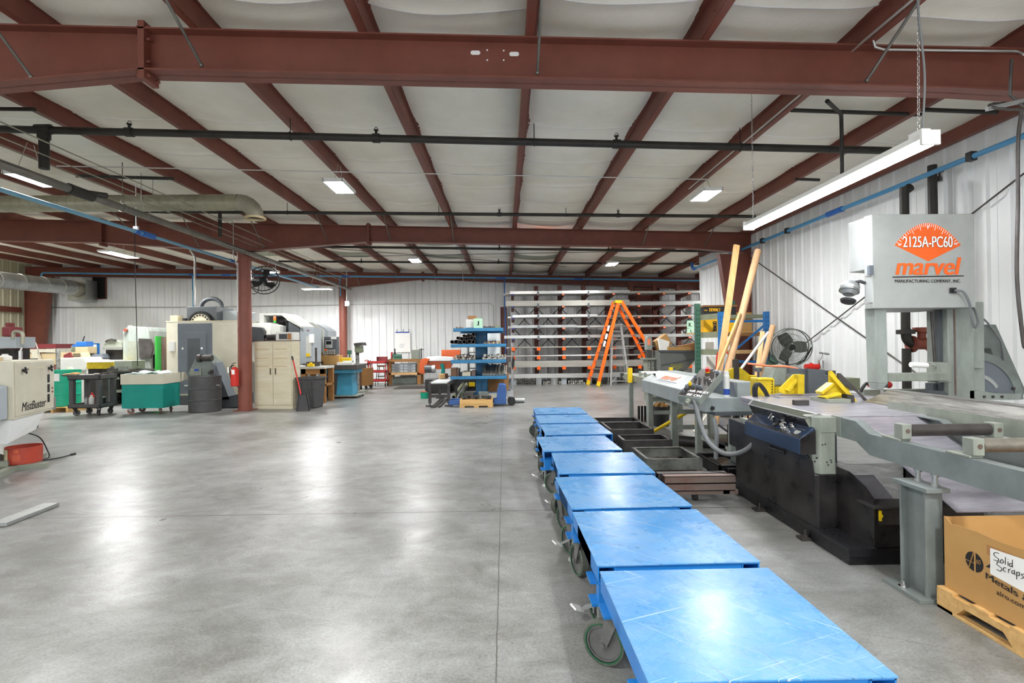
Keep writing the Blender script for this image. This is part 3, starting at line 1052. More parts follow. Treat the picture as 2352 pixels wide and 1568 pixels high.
p = at(163, 660, 19.3)
t = thing('exhaust_duct', 'bright galvanised duct ending in a square wall hood', 'duct', (p.x, p.y, p.z))
dirn = (at(0, 643, 16.3) - p)
dirn = Vector((dirn.x, dirn.y, dirn.z)).normalized()
MB().tube((0, 0, 0), dirn * 6.0, 0.27, n=28).build('duct_run', 'galv', t)
s = MB()
for k in (0.02, 0.6, 1.35, 2.3, 3.2, 3.35, 3.5, 4.4): s.tube(dirn * k, dirn * (k + 0.05), 0.278, n=28)
s.build('joint_band', 'conduit', t)
s = MB()
s.path([(0, 0, 0), (-0.02, 0.12, -0.01), (-0.12, 0.35, -0.02), (-0.25, 0.62, -0.03)], 0.27, 24)
s.build('elbow', 'galv_old', t)
MB().hexa([(-0.6, 0.55, -0.42), (0.1, 0.55, -0.42), (0.1, 0.55, 0.36), (-0.6, 0.55, 0.36)], [(-0.95, 1.5, -0.42), (-0.2, 1.5, -0.42), (-0.2, 1.5, 0.42), (-0.95, 1.5, 0.42)]).build('wall_hood', 'galv', t)


# brace rods from the beams' bottom flange up to the purlins
def brace(X, Y, label, d=0.36, run=0.75):
    a = Vector((X + 0.02, Y - 0.09, R_(X) - d + 0.03))
    b = Vector((X + 0.02, Y - 0.09 - run, R_(X) + 0.09))
    mb = MB().tube(a, b, 0.013, n=8)
    mb.sphere(a, 0.02, 8, 6)
    tag(mb.build('flange_brace', 'steel_pipe'), label, 'brace rod', 'brace rods between beam and purlins')


for k in (-3, -2, 0, 2, 3):
    brace(PURLIN0 + PSTEP * k, BAYS[0], 'thin steel rod from the near beam up to the %s purlin' % {-3: 'leftmost', -2: 'second', 0: 'centre', 2: 'right', 3: 'far right'}[k], 0.5 if k == -3 else 0.36)
for Y, nm in ((BAYS[1], 'middle'), (BAYS[2], 'far')):
    for k in (-6, -5, -4, -3, -2, -1, 2, 3):
        X = PURLIN0 + PSTEP * k
        brace(X, Y, 'thin steel rod bracing the %s beam, purlin %s' % (nm, {-6: 'above the teal cart', -5: 'left of the column', -4: 'right of the column', -3: 'near the splice', -2: 'past the splice', -1: 'at mid span', 2: 'toward the right wall', 3: 'next to the right wall'}[k]), 0.6 if k in (-5, -4) else 0.36)

# wires, cords and electrical drops
pipe('hanging_cable', [at(308, 350, 10.6), at(310, 600, 10.6), at(316, 840, 10.6)], 0.008, 'black_plastic', 'black cord hanging straight down beside the grey machine', 'cord', 6)
pipe('conduit', [at(80, 706, WALL_Y - 0.06), at(470, 705, WALL_Y - 0.06), at(795, 700, WALL_Y - 0.06)], 0.022, 'conduit', 'conduit along the far wall, left stretch', 'conduit', 8)
pipe('conduit', [at(797, 699, WALL_Y - 0.06), at(1125, 696, WALL_Y - 0.06), at(1133, 702, WALL_Y - 0.06), at(1135, 860, WALL_Y - 0.06)], 0.016, 'conduit', 'conduit along the far wall, turning down by the blue rack', 'conduit', 8)
pipe('conduit', [at(497, 505, 12.15), at(533, 507, 12.15), at(536, 515, 12.15), at(536, 590, 12.15), at(545, 610, 12.12), at(546, 715, 12.1)], 0.012, 'conduit', 'bent conduit dropping beside the round column', 'conduit', 8)
pipe('conduit', [at(434, 570, 13.2), at(448, 590, 13.2), at(447, 700, 13.2)], 0.024, 'conduit', 'pale conduit dropping to the milling centre', 'conduit', 8)
pipe('conduit', [at(796, 615, 19.6), at(796, 690, 19.6)], 0.022, 'conduit', 'white conduit on the far round column', 'conduit', 8)
b = MB().box(-0.09, 0.09, -0.05, 0.05, -0.1, 0.1).build('junction_box', 'galv', None, 0.008)
b.location = at(798, 697, 19.62)
tag(b, 'small grey junction box on the far round column', 'electrical box')
pipe('conduit', [at(2065, -10, 4.2), at(2005, 90, 4.55), at(2010, 108, 4.55), at(2030, 114, 4.55), at(2335, 118, 4.5), at(2352, 125, 4.4)], 0.011, 'conduit', 'bent conduit on the near beam at the upper right', 'conduit', 8)
pipe('conduit', [(3.29, 8.9, R_(3.3) - 0.012), (3.29, 2.6, R_(3.3) - 0.012)], 0.011, 'conduit', 'straight conduit along a purlin at the upper right', 'conduit', 8)
t = thing('cord_reel_loop', 'coil of brown cable hung at the right edge under the near beam', 'cable', at(2320, 245, 4.2))
MB().path([(0.17 * math.cos(2 * PI * i / 20), 0.05 * math.sin(2 * PI * i / 20), 0.05 * math.sin(2 * PI * i / 20) + 0.006 * (i % 2)) for i in range(20)], 0.012, 8, closed=True).path([(0.02, 0, 0.4), (0.0, 0.0, 0.1), (0.12, 0, 0.0), (0.14, -0.02, -0.5)], 0.012, 8).build('coil', 'steel_dark', t)
MB().bar((-0.2, 0, -0.02), (0.3, 0.0, 0.09), 0.03, 0.03).build('bracket', 'galv', t)
pipe('hanging_hose', curve3([at(2346, 255, 3.9), at(2338, 330, 3.9), at(2338, 470, 3.9), at(2336, 640, 3.9), at(2350, 780, 3.9), at(2356, 800, 3.9)]), 0.013, 'steel_dark', 'dark hose hanging down along the right edge', 'hose', 8)
pipe('brace_rod', [atx(1700, 574, 6.02), atx(2112, 862, 6.02)], 0.011, 'steel_dark', 'dark wall rod sloping down from the boards to the saw', 'brace rod', 8)
pipe('brace_rod', [atx(1850, 788, 6.03), atx(2352, 398, 6.03)], 0.011, 'steel_dark', 'dark wall rod sloping up to the right behind the saw', 'brace rod', 8)
pipe('cable', [at(1555, 575, 13.5), at(760, 590, 17.5)], 0.009, 'steel_dark', 'roof cross-brace cable from right to left behind the middle beam', 'cable', 6)
pipe('cable', [at(760, 570, 13.5), at(1300, 612, 18.5)], 0.009, 'steel_dark', 'roof cross-brace cable from left to right behind the middle beam', 'cable', 6)
pipe('cable', [at(1063, 612, 18.3), at(1063, 690, 18.3)], 0.01, 'conduit', 'pale pull cord hanging in front of the far wall', 'cord', 6)
lp = MB().path([(0.12 * math.cos(2 * PI * i / 18), 0, 0.2 * math.sin(2 * PI * i / 18)) for i in range(18)], 0.012, 6, closed=True).build('hose_loop', 'conduit')
lp.location = at(1064, 598, 18.3)
tag(lp, 'pale loop of hose hanging under the far roof', 'hose')

# sprinkler riser on the right wall behind the saw
Y = 6.9
t = thing('sprinkler_riser', 'black fire-sprinkler riser pipes with a rusty valve behind the saw', 'pipe', (5.8, Y, 0))
L_ = lambda px, py: at(px, py, Y) - Vector((5.8, Y, 0))
m = MB()
a0, a1 = L_(2077, 430), L_(2080, 755)
b0, b1 = L_(2141, 380), L_(2148, 755)
m.tube(a0, a1, 0.055, n=14).tube(b0, b1, 0.055, n=14)
m.tube(L_(2077, 440), L_(2090, 430), 0.06, n=12)
m.build('riser_pipe', 'black_pipe', t)
m = MB()
for q in (L_(2080, 762), L_(2150, 762)): m.tube(q - Vector((0, 0, 0.03)), q + Vector((0, 0, 0.03)), 0.11, n=14)
m.path(curve3([L_(2080, 755), L_(2083, 778), L_(2096, 790), L_(2110, 790)]), 0.06, 12)
m.path(curve3([L_(2150, 755), L_(2147, 778), L_(2138, 790), L_(2125, 790)]), 0.06, 12)
m.build('pipe_elbow', 'black_pipe', t)
m = MB()
m.tube(L_(2094, 790), L_(2140, 790), 0.075, n=14)
m.tube(L_(2092, 790), L_(2097, 790), 0.115, n=16).tube(L_(2137, 790), L_(2142, 790), 0.115, n=16)
m.tube(L_(2117, 778), L_(2117, 762), 0.05, n=12).tube(L_(2117, 762), L_(2117, 752), 0.105, n=16)
m.build('check_valve', 'rust_valve', t)
m = MB()
q = L_(2158, 407)
m.tube(q - Vector((0.12, 0, 0)), q, 0.02, n=8).tube(q, q + Vector((0, 0, 0.07)), 0.014, n=8).tube(q + Vector((0, 0, 0.07)), q + Vector((0, 0, 0.085)), 0.05, n=12).tube(q, q - Vector((0, 0, 0.05)), 0.03, n=8)
m.build('tap', 'steel_dark', t)
m = MB().tube(L_(2082, 800), (a1.x, 0, 0.0), 0.055, n=14)
m.build('lower_pipe', 'black_pipe', t)
# ================================================================ helpers for outlines standing at their own depth
def slab(mb, pts, Y, th, org=(0, 0, 0)):
    """outline (pixels) standing at depth Y facing the hall, extruded back by th"""
    O = Vector(org)
    a = [at(x, y, Y) for x, y in pts]
    n = len(a)
    vs = [p - O for p in a] + [p + Vector((0, th, 0)) - O for p in a]
    mb.add(vs, [tuple(range(n)), tuple(reversed(range(n, 2 * n)))] + [(i, (i + 1) % n, n + (i + 1) % n, n + i) for i in range(n)])
    return mb


def rect(mb, x0, y0, x1, y1, Y, th, org=(0, 0, 0)):
    a, b = at(x0, y1, Y), at(x1, y0, Y)
    O = Vector(org)
    mb.box(a.x - O.x, b.x - O.x, Y - O.y, Y + th - O.y, a.z - O.z, b.z - O.z)
    return mb


# ================================================================ blue cart row
def wheel_mesh(parent, name, r, w, tread, rim, hub, loc, spokes=5):
    m = MB()
    m.lathe([(r * 0.86, -w / 2), (r * 0.97, -w / 2), (r, -w * 0.38), (r, w * 0.38), (r * 0.97, w / 2), (r * 0.86, w / 2)], 28, (0, 0, 0), Matrix.Rotation(PI / 2, 3, 'X'))
    m.cur = 1
    for s in (-1, 1):
        m.lathe([(r * 0.83, s * w * 0.49), (r * 0.9, s * w * 0.51), (r * 0.9, s * w * 0.4)], 28, (0, 0, 0), Matrix.Rotation(PI / 2, 3, 'X'))
    m.cur = 2
    m.lathe([(0.0, -w * 0.22), (r * 0.8, -w * 0.22), (r * 0.8, w * 0.22), (0.0, w * 0.22)], 28, (0, 0, 0), Matrix.Rotation(PI / 2, 3, 'X'))
    m.lathe([(0.0, -w * 0.55), (r * 0.22, -w * 0.55), (r * 0.24, w * 0.55), (0.0, w * 0.55)], 14, (0, 0, 0), Matrix.Rotation(PI / 2, 3, 'X'))
    m.ring((0, -w * 0.4, 0), (0, w * 0.4, 0), r * 0.82, r * 0.74, 28)
    for k in range(spokes):
        a = 2 * PI * k / spokes + 0.3
        m.bar((0, 0, 0), (math.cos(a) * r * 0.78, 0, math.sin(a) * r * 0.78), w * 0.62, 0.012, (0, 1, 0))
    o = m.build(name, [tread, rim, hub], parent)
    o.location = loc
    return o


def caster(parent, x, y, ztop, r, rot, w=0.048, off=0.045, mats=('tread_rubber', 'wheel_green', 'wheel_iron'), fork='wheel_iron', plate='cart_blue'):
    m = MB()
    m.tube((0, 0, -0.012), (0, 0, 0), 0.045, n=16)
    m.box(-0.055, 0.055, -0.05, 0.05, -0.008, 0.0)
    for s in (-1, 1):
        yy = s * (w / 2 + 0.006)
        m.hexa([(-0.035, yy - 0.003, -0.012), (0.035, yy - 0.003, -0.012), (0.035, yy + 0.003, -0.012), (-0.035, yy + 0.003, -0.012)],
               [(off - 0.016, yy - 0.003, r - ztop - 0.016), (off + 0.016, yy - 0.003, r - ztop - 0.016), (off + 0.016, yy + 0.003, r - ztop - 0.016), (off - 0.016, yy + 0.003, r - ztop - 0.016)])
    m.tube((off, -w / 2 - 0.018, r - ztop), (off, w / 2 + 0.018, r - ztop), 0.011, n=10)
    c = m.build('caster', fork, parent)
    c.location = (x, y, ztop)
    c.rotation_euler = (0, 0, rot)
    wheel_mesh(c, 'wheel', r, w, mats[0], mats[1], mats[2], (off, 0, r - ztop))
    return c


def blue_cart():
    t = thing('platform_cart', 'blue platform cart', 'cart')
    w, d, z = 0.84, 0.83, 0.38
    MB().box(-w / 2, w / 2, -d / 2, d / 2, z - 0.008, z).build('deck', 'deck_blue', t, 0.002)
    f = MB()
    for s in (-1, 1):   # open square tubes along the sides
        x0 = s * (w / 2 - 0.004) - (0.09 if s > 0 else 0)
        x1 = x0 + 0.09
        z0, z1 = z - 0.098, z - 0.008
        f.box(x0, x1, -d / 2 + 0.004, d / 2 - 0.004, z0, z0 + 0.006)
        f.box(x0, x1, -d / 2 + 0.004, d / 2 - 0.004, z1 - 0.006, z1)
        f.box(x0, x0 + 0.006, -d / 2 + 0.004, d / 2 - 0.004, z0, z1)
        f.box(x1 - 0.006, x1, -d / 2 + 0.004, d / 2 - 0.004, z0, z1)
        f.box(x0, x1, -d / 2 + 0.2, d / 2 - 0.2, z0, z1)
    for s in (-1, 1):
        f.box(-w / 2 + 0.09, w / 2 - 0.09, s * (d / 2 - 0.05) - 0.04, s * (d / 2 - 0.05) + 0.04, z - 0.07, z - 0.008)
    f.build('frame', 'cart_blue', t)
    for sx in (-1, 1):
        for sy in (-1, 1):
            p = MB()
            x, y = sx * (w / 2 - 0.05), sy * (d / 2 - 0.14)
            p.box(x - 0.038, x + 0.038, y - 0.04, y + 0.04, 0.262, z - 0.09)
            p.box(x - 0.072, x + 0.065, y - 0.062, y + 0.062, 0.25, 0.262)
            p.build('caster_post', 'cart_blue', t)
            caster(t, x - 0.012, y, 0.25, 0.102, (0.5, 2.6, 3.6, 5.2)[(sx > 0) * 2 + (sy > 0)])
    p = MB()
    x, y = -w / 2 + 0.045, -d / 2 + 0.045
    p.box(x - 0.036, x + 0.036, y - 0.036, y + 0.036, 0.19, z - 0.09)
    p.box(x - 0.075, x + 0.06, y - 0.055, y + 0.055, 0.178, 0.19)
    p.build('lock_post', 'cart_blue', t)
    p = MB()
    x -= 0.02
    p.tube((x, y + 0.03, 0.02), (x, y + 0.03, 0.16), 0.016, n=12)
    p.tube((x, y + 0.03, 0.16), (x, y + 0.03, 0.178), 0.026, n=12)
    p.tube((x, y + 0.03, 0.0), (x, y + 0.03, 0.02), 0.042, 0.034, n=16)
    p.path([(x + 0.02, y + 0.03, 0.17), (x - 0.03, y + 0.04, 0.14), (x - 0.025, y + 0.06, 0.09)], 0.008, 6)
    p.bar((x - 0.01, y + 0.07, 0.13), (x - 0.07, y + 0.12, 0.085), 0.05, 0.012)
    p.build('floor_lock', 'galv', t)
    p = MB().obox((x - 0.1, y + 0.14, 0.075), (0.07, 0.05, 0.01), (0.25, 0.45, 0.6))
    p.build('lock_pedal', 'white_paint', t)
    return t


CARTS = [[(1386, 1311), (1768, 1303), (1480, 1568), (2053, 1553)], [(1319, 1174), (1600, 1167), (1371, 1300), (1742, 1292)], [(1278, 1094), (1502, 1088), (1312, 1170), (1585, 1163)], [(1270, 1040), (1456, 1037), (1281, 1087), (1501, 1086)], [(1228, 1002), (1393, 999), (1250, 1037), (1428, 1033)], [(1243, 973), (1376, 971), (1248, 1000), (1410, 997)], [(1231, 953), (1352, 951), (1236, 972), (1375, 970)], [(1225, 935), (1336, 934), (1227, 952), (1350, 950)]]
NTH = ('nearest, at the bottom edge of the picture', 'second from the camera', 'third from the camera', 'fourth from the camera', 'fifth from the camera, standing out to the left', 'sixth from the camera', 'seventh from the camera, last but one', 'farthest one')
proto = blue_cart()
for i, c in enumerate(CARTS):
    q = [fl(*p, z=0.38) for p in c]
    ctr = (q[0] + q[1] + q[2] + q[3]) / 4
    v = (q[1] - q[0]) + (q[3] - q[2])
    rz = math.atan2(v.y, v.x)
    r = proto if i == 0 else dup(proto)
    r.location = (ctr.x, ctr.y, 0)
    r.rotation_euler = (0, 0, rz)
    r['label'] = 'blue platform cart in the long row, ' + NTH[i]
    r['group'] = 'row of blue platform carts'
    if i:
        for ch in r.children:
            if ch.name.startswith('caster') and not ch.name.startswith('caster_post'):
                ch.rotation_euler = (0, 0, random.uniform(0, 6.28))

# ================================================================ dark tray carts beside the blue row
TR = [[(1448, 1027), (1564, 1025), (1490, 1055), (1613, 1052)], [(1415, 999), (1519, 996), (1435, 1012), (1543, 1009)], [(1379, 970), (1469, 967), (1405, 987), (1501, 984)], [(1358, 959.5), (1452, 957), (1376, 970), (1478, 967)]]
TL = ('scorched open steel tray frame nearest the rusty tube dolly', 'black open steel tray frame, second from the rusty tube dolly', 'black open steel tray frame beside the yellow strut', 'farthest black open steel tray frame beside the blue carts')
for i, c in enumerate(TR):
    q = [fl(*p, z=0.29) for p in c]
    y0, y1 = (q[2].y + q[3].y) / 2, (q[0].y + q[1].y) / 2
    x0, x1 = (q[0].x + q[2].x) / 2, (q[1].x + q[3].x) / 2
    x0 = max(x0, 1.42)
    t = thing('tray_frame', TL[i], 'steel tray', ((x0 + x1) / 2, (y0 + y1) / 2, 0), 0, 'open steel tray frames')
    w, d = (x1 - x0) / 2, (y1 - y0) / 2
    m = MB()
    hz = 0.115
    for s in (-1, 1):
        m.box(-w, w, s * d - 0.004, s * d + 0.004, 0.29 - hz, 0.29)
        m.box(s * w - 0.004, s * w + 0.004, -d, d, 0.29 - hz, 0.29)
        m.box(-w, w, s * d - (0.03 if s > 0 else 0), s * d + (0.03 if s < 0 else 0), 0.284, 0.29)
        m.box(s * w - (0.03 if s > 0 else 0), s * w + (0.03 if s < 0 else 0), -d, d, 0.284, 0.29)
    m.build('tray_rim', 'scorched' if i == 0 else 'raw_steel', t)
    m = MB()
    for s in (-1, 1):
        m.box(-w, w, s * d * 0.8 - 0.03, s * d * 0.8 + 0.03, 0.115, 0.175)
        m.box(s * w * 0.9 - 0.03, s * w * 0.9 + 0.03, -d, d, 0.115, 0.175)
    m.build('base_frame', 'rust_steel' if i == 0 else 'raw_steel', t)
    for sx in (-1, 1):
        for sy in (-1, 1):
            wm = MB().tube((sx * w * 0.75 - 0.02, sy * d * 0.7, 0.055), (sx * w * 0.75 + 0.02, sy * d * 0.7, 0.055), 0.055, n=18)
            wm.box(sx * w * 0.75 - 0.03, sx * w * 0.75 + 0.03, sy * d * 0.7 - 0.02, sy * d * 0.7 + 0.02, 0.1, 0.118)
            wm.build('wheel', 'raw_steel', t)

t = thing('tube_dolly', 'low rusty steel dolly carrying square tubes', 'dolly', (1.8, 4.85, 0))
m = MB()
for y in (-0.13, 0.2): m.box(-0.2, 0.36, y - 0.02, y + 0.02, 0.09, 0.128)
m.box(-0.28, -0.2, -0.15, 0.22, 0.09, 0.128).box(0.22, 0.28, -0.15, 0.22, 0.092, 0.126)
m.build('frame', 'rust_steel', t)
for x, y in ((0.0, -0.02), (0.15, 0.17), (-0.2, 0.17)):
    MB().tube((x - 0.018, y, 0.045), (x + 0.018, y, 0.045), 0.045, n=18).box(x - 0.03, x + 0.03, y - 0.015, y + 0.015, 0.08, 0.092).build('wheel', 'raw_steel', t)
for i, (x, y, z, m_, lab) in enumerate(((0, -0.12, 0.128, 'rust_steel', 'lower front rusty square tube on the dolly'), (0.0, -0.12, 0.197, 'rust_steel', 'upper front rusty square tube on the dolly'), (-0.03, -0.02, 0.197, 'steel_dark', 'second grey square tube on the dolly, behind the upper front one'), (-0.03, -0.02, 0.128, 'rust_steel', 'lower rear rusty square tube on the dolly'))):
    o = MB()
    l, s = 0.33, 0.068
    o.box(-l, l, -0.045, 0.045, 0, 0.005).box(-l, l, -0.045, 0.045, s - 0.005, s).box(-l, l, -0.045, -0.04, 0, s).box(-l, l, 0.04, 0.045, 0, s)
    o = o.build('square_tube', m_)
    o.location = (1.8 + x, 4.85 + y, z)
    tag(o, lab, 'steel tube', 'square tubes on the dolly')

# ================================================================ the big vertical band saw
SAW = thing('band_saw', 'large grey vertical band saw with orange dial emblem on its head', 'band saw', (0, 0, 0))
m = MB()
m.box(2.29, 4.6, 3.37, 5.75, 0.0, 0.1)
m.box(2.29, 2.5, 5.2, 5.75, 0.1, 0.2)
m.build('base_platform', 'black_paint', SAW, 0.006)
m = MB()
m.box(2.285, 2.47, 3.365, 3.78, 0.1, 0.113).box(2.285, 2.33, 3.78, 5.2, 0.1, 0.113).box(2.282, 2.47, 3.36, 3.366, 0.06, 0.113)
for i in range(16):
    for j in range(9):
        x, y = 2.30 + j * 0.02, 3.385 + i * 0.025
        m.obox((x, y, 0.114), (0.014, 0.004, 0.003), (0, 0, 0.8 if (i + j) % 2 else -0.8))
for j in range(14): m.obox((2.295 + j * 0.0128, 3.3595, 0.088), (0.012, 0.003, 0.004), (0, 0.8 if j % 2 else -0.8, 0))
m.build('tread_step', 'tread_plate', SAW)
# black body with a chamfered front corner
m = MB()
m.prism([(2.30, 3.76), (2.32, 3.74), (2.45, 3.74), (2.47, 3.75), (2.47, 5.2), (2.45, 5.2), (2.30, 5.05)], 0.40, (0, 0, 0.11))
m.prism([(2.47, 3.9), (3.1, 4.3), (3.1, 5.2), (2.47, 5.2)], 0.22, (0, 0, 0.11))
m.sweepx([(3.76, 0.5), (4.95, 0.72), (5.2, 0.72), (5.2, 0.45), (3.8, 0.45)], 2.302, 2.42)
m.build('base_cabinet', 'black_worn', SAW, 0.006)
m = MB()
m.prism([(3.76, 0.50), (3.78, 0.60), (3.92, 0.68), (5.05, 0.72), (5.05, 0.5)], 0.008, (2.296, 0, 0), Matrix(((0, 0, 1), (1, 0, 0), (0, 1, 0))))
m.build('side_panel', 'black_worn', SAW)
m = MB()
m.path([(2.298, 4.35, 0.60), (2.26, 4.33, 0.60), (2.26, 4.17, 0.60), (2.298, 4.15, 0.60)], 0.009, 6)
m.box(2.288, 2.298, 4.14, 4.36, 0.575, 0.625)
m.build('grab_handle', 'black_plastic', SAW)
# front side wing and chute frame
m = MB()
m.prism([(3.75, 0.11), (3.37, 0.11), (3.37, 0.43), (3.46, 0.50), (3.62, 0.56), (3.75, 0.565)], 0.012, (2.462, 0, 0), Matrix(((0, 0, 1), (1, 0, 0), (0, 1, 0))))
m.box(2.47, 3.3, 3.372, 3.39, 0.1, 0.27)
m.box(2.47, 3.3, 3.372, 3.55, 0.11, 0.115)
m.build('side_wing', 'black_worn', SAW)
m = MB()
m.box(2.44, 3.2, 3.33, 3.5, 0.385, 0.4)
m.box(2.49, 3.2, 3.36, 3.5, 0.27, 0.38)
m.build('front_ledge', 'steel_dark', SAW)
b_ = MB().box(2.485, 2.5, 3.35, 3.36, 0.30, 0.37).tube((2.4925, 3.35, 0.335), (2.4925, 3.343, 0.335), 0.012, n=8)
b_.build('warning_tag', 'safety_yellow', SAW)
m = MB()
m.hexa([(2.47, 3.72, 0.50), (2.72, 3.72, 0.50), (2.72, 3.40, 0.30), (2.47, 3.40, 0.30)], [(2.47, 3.72, 0.51), (2.72, 3.72, 0.51), (2.72, 3.40, 0.31), (2.47, 3.40, 0.31)])
m.build('chip_slide', 'steel_plate', SAW)
m = MB()
m.box(2.72, 3.25, 3.42, 3.44, 0.38, 0.72).box(2.72, 2.735, 3.36, 3.44, 0.38, 0.72).box(2.72, 3.25, 3.3, 3.44, 0.40, 0.41)
m.build('scrap_chute', 'black_worn', SAW)
# pale post carrying the table corner
m = MB()
post = [(2.31, 3.80), (2.345, 3.75), (2.455, 3.75), (2.475, 3.80), (2.475, 3.92), (2.31, 3.92)]
m.prism(post, 0.421, (0, 0, 0.51))
post2 = [(2.32, 3.79), (2.35, 3.745), (2.475, 3.745), (2.5, 3.8), (2.5, 3.92), (2.32, 3.92)]
m.prism(post2, 0.115, (0, 0, 0.82))
m.build('table_post', 'pale_green', SAW, 0.004)
MB().box(2.315, 2.36, 4.85, 4.98, 0.62, 0.76).build('table_bracket', 'pale_green', SAW, 0.004)
m = MB()
for x, z in ((2.36, 0.73), (2.38, 0.735), (2.39, 0.6), (2.42, 0.615), (2.425, 0.6), (2.40, 0.58)): m.tube((x, 3.752, z), (x, 3.748, z), 0.006, n=8)
for y, z in ((3.77, 0.63), (3.79, 0.6)): m.tube((2.33, y, z), (2.318, y - 0.01, z), 0.006, n=8)
m.build('bolt_hole', 'ink', SAW)
# table top
m = MB()
m.prism([(2.42, 3.86), (2.5, 3.76), (3.75, 3.76), (3.75, 5.9), (2.42, 5.2)], 0.035, (0, 0, 0.905))
m.box(2.44, 3.7, 3.77, 5.2, 0.86, 0.905)
m.build('work_table', 'steel_plate', SAW, 0.003)
m = MB()
m.box(2.411, 2.4185, 3.88, 4.9, 0.83, 0.938)
m.build('table_edge', 'olive_gray', SAW)
# chip trough along the table edge
m = MB()
m.hexa([(2.25, 3.79, 0.920), (2.25, 4.66, 0.920), (2.254, 4.66, 0.926), (2.254, 3.79, 0.926)], [(2.315, 3.82, 0.825), (2.315, 4.7, 0.825), (2.32, 4.7, 0.831), (2.32, 3.82, 0.831)])
m.build('trough_panel', 'black_paint', SAW)
m = MB()
m.bar((2.25, 3.79, 0.924), (2.25, 4.66, 0.924), 0.01, 0.008).bar((2.25, 3.79, 0.924), (2.42, 3.88, 0.94), 0.01, 0.008).bar((2.25, 4.66, 0.924), (2.41, 4.9, 0.94), 0.01, 0.008)
m.build('trough_lip', 'steel', SAW)
m = MB()
m.hexa([(2.25, 3.79, 0.922), (2.42, 3.88, 0.938), (2.42, 3.885, 0.938), (2.25, 3.795, 0.922)], [(2.315, 3.80, 0.82), (2.42, 3.86, 0.8), (2.42, 3.865, 0.8), (2.315, 3.805, 0.82)])
m.hexa([(2.254, 3.8, 0.83), (2.42, 3.9, 0.83), (2.42, 4.85, 0.83), (2.3, 4.7, 0.83)], [(2.3, 3.8, 0.835), (2.42, 3.9, 0.835), (2.42, 4.85, 0.835), (2.3, 4.7, 0.835)])
m.build('trough_end', 'olive_gray', SAW)
# operator console tray
m = MB()
m.sweepy([(2.19, 0.66), (2.31, 0.66), (2.31, 0.84), (2.305, 0.86), (2.19, 0.775)], 3.755, 4.62)
m.build('control_console', 'navy', SAW, 0.004)
m = MB()
m.hexa([(2.31, 3.75, 0.66), (2.195, 3.75, 0.66), (2.195, 3.75, 0.775), (2.31, 3.75, 0.84)], [(2.31, 3.757, 0.66), (2.195, 3.757, 0.66), (2.195, 3.757, 0.775), (2.31, 3.757, 0.84)])
m.hexa([(2.195, 3.76, 0.777), (2.195, 4.61, 0.777), (2.31, 4.61, 0.838), (2.31, 3.76, 0.838)], [(2.195, 3.76, 0.782), (2.195, 4.61, 0.782), (2.31, 4.61, 0.848), (2.31, 3.76, 0.848)])
m.build('console_face', 'black_worn', SAW)


def cpt(y, u, h=0.0):
    """point on the sloping console face: u from outer edge to inner edge"""
    x = 2.195 + 0.115 * u
    z = 0.782 + 0.066 * u
    return Vector((x - 0.5 * h, y, z + 0.87 * h))


nrm = Vector((-0.5, 0, 0.87))
for y, u, r, h in ((4.03, 0.35, 0.027, 0.05), (3.95, 0.6, 0.02, 0.045), (4.07, 0.65, 0.024, 0.06), (3.98, 0.28, 0.02, 0.03)):
    p = cpt(y, u)
    MB().lathe([(r, 0), (r, h * 0.5), (r * 0.8, h * 0.62), (r * 0.8, h), (0, h)], 16, p, frame(nrm)).build('glass_knob', 'chrome', SAW)
p = cpt(4.17, 0.5)
MB().lathe([(0.035, 0), (0.035, 0.02), (0.02, 0.03), (0, 0.03)], 16, p, frame(nrm)).build('control_knob', 'black_plastic', SAW)
m = MB()
for k in range(3): m.obox(cpt(4.2 + 0.012 * k, 0.55, 0.045 + 0.012 * k), (0.018, 0.006, 0.05), (0.3, 0.4 * k - 0.3, 0.2))
m.path([cpt(4.2, 0.5, 0.05) + Vector((0.012 * math.cos(a), 0, 0.012 * math.sin(a))) for a in [2 * PI * k / 10 for k in range(10)]], 0.0025, 4, closed=True)
m.build('key_bunch', 'chrome', SAW)
p = cpt(3.86, 0.45)
MB().lathe([(0.036, 0), (0.036, 0.004), (0.03, 0.005), (0, 0.005)], 20, p, frame(nrm)).build('gauge_cover', 'pale_metal', SAW)
# feet of the platform
for px, py in ((1745, 1172), (1850, 1238)):
    p = fl(px, py)
    m = MB().box(p.x - 0.05, p.x + 0.08, p.y - 0.04, p.y + 0.04, 0, 0.02)
    m.tube((p.x, p.y, 0.02), (p.x, p.y, 0.07), 0.01, n=8).tube((p.x, p.y, 0.02), (p.x, p.y, 0.035), 0.022, n=6)
    m.build('anchor_foot', 'steel_dark', SAW)
# head
HY = 4.8
tl, tr, br, bl = (at(*q, HY) for q in ((2002, 492), (2238, 490), (2242, 706), (2004, 706)))
m = MB()
m.prism([(tl.x, HY), (tr.x, HY), (tr.x, 5.5), (4.0, 5.5), (at(1985, 600, 4.88).x, 4.88)], tl.z - br.z, (0, 0, br.z))
m.build('saw_head', 'head_gray', SAW, 0.008)
m = MB()
a, b, c, d = at(1985, 620, 4.89), at(1951, 626, 5.3), at(1985, 500, 4.89), at(1948, 512, 5.3)
m.hexa([(a.x, 4.89, a.z), (b.x, 5.3, b.z), (b.x + 0.3, 5.4, b.z), (a.x + 0.2, 4.95, a.z)], [(c.x, 4.89, c.z), (d.x, 5.3, d.z), (d.x + 0.3, 5.4, d.z), (c.x + 0.2, 4.95, c.z)])
m.build('side_door', 'head_gray', SAW, 0.006)
m = MB().box(3.475, 3.52, 4.77, 4.8, 2.13, 2.22)
m.build('latch_box', 'slate', SAW, 0.004)
m = MB()
for px, py in ((1990, 635), (1998, 634), (1992, 698), (2000, 696)):
    p = at(px, py, 4.79)
    m.obox(p, (0.022, 0.02, 0.014))
m.build('hinge_bolt', 'steel', SAW)
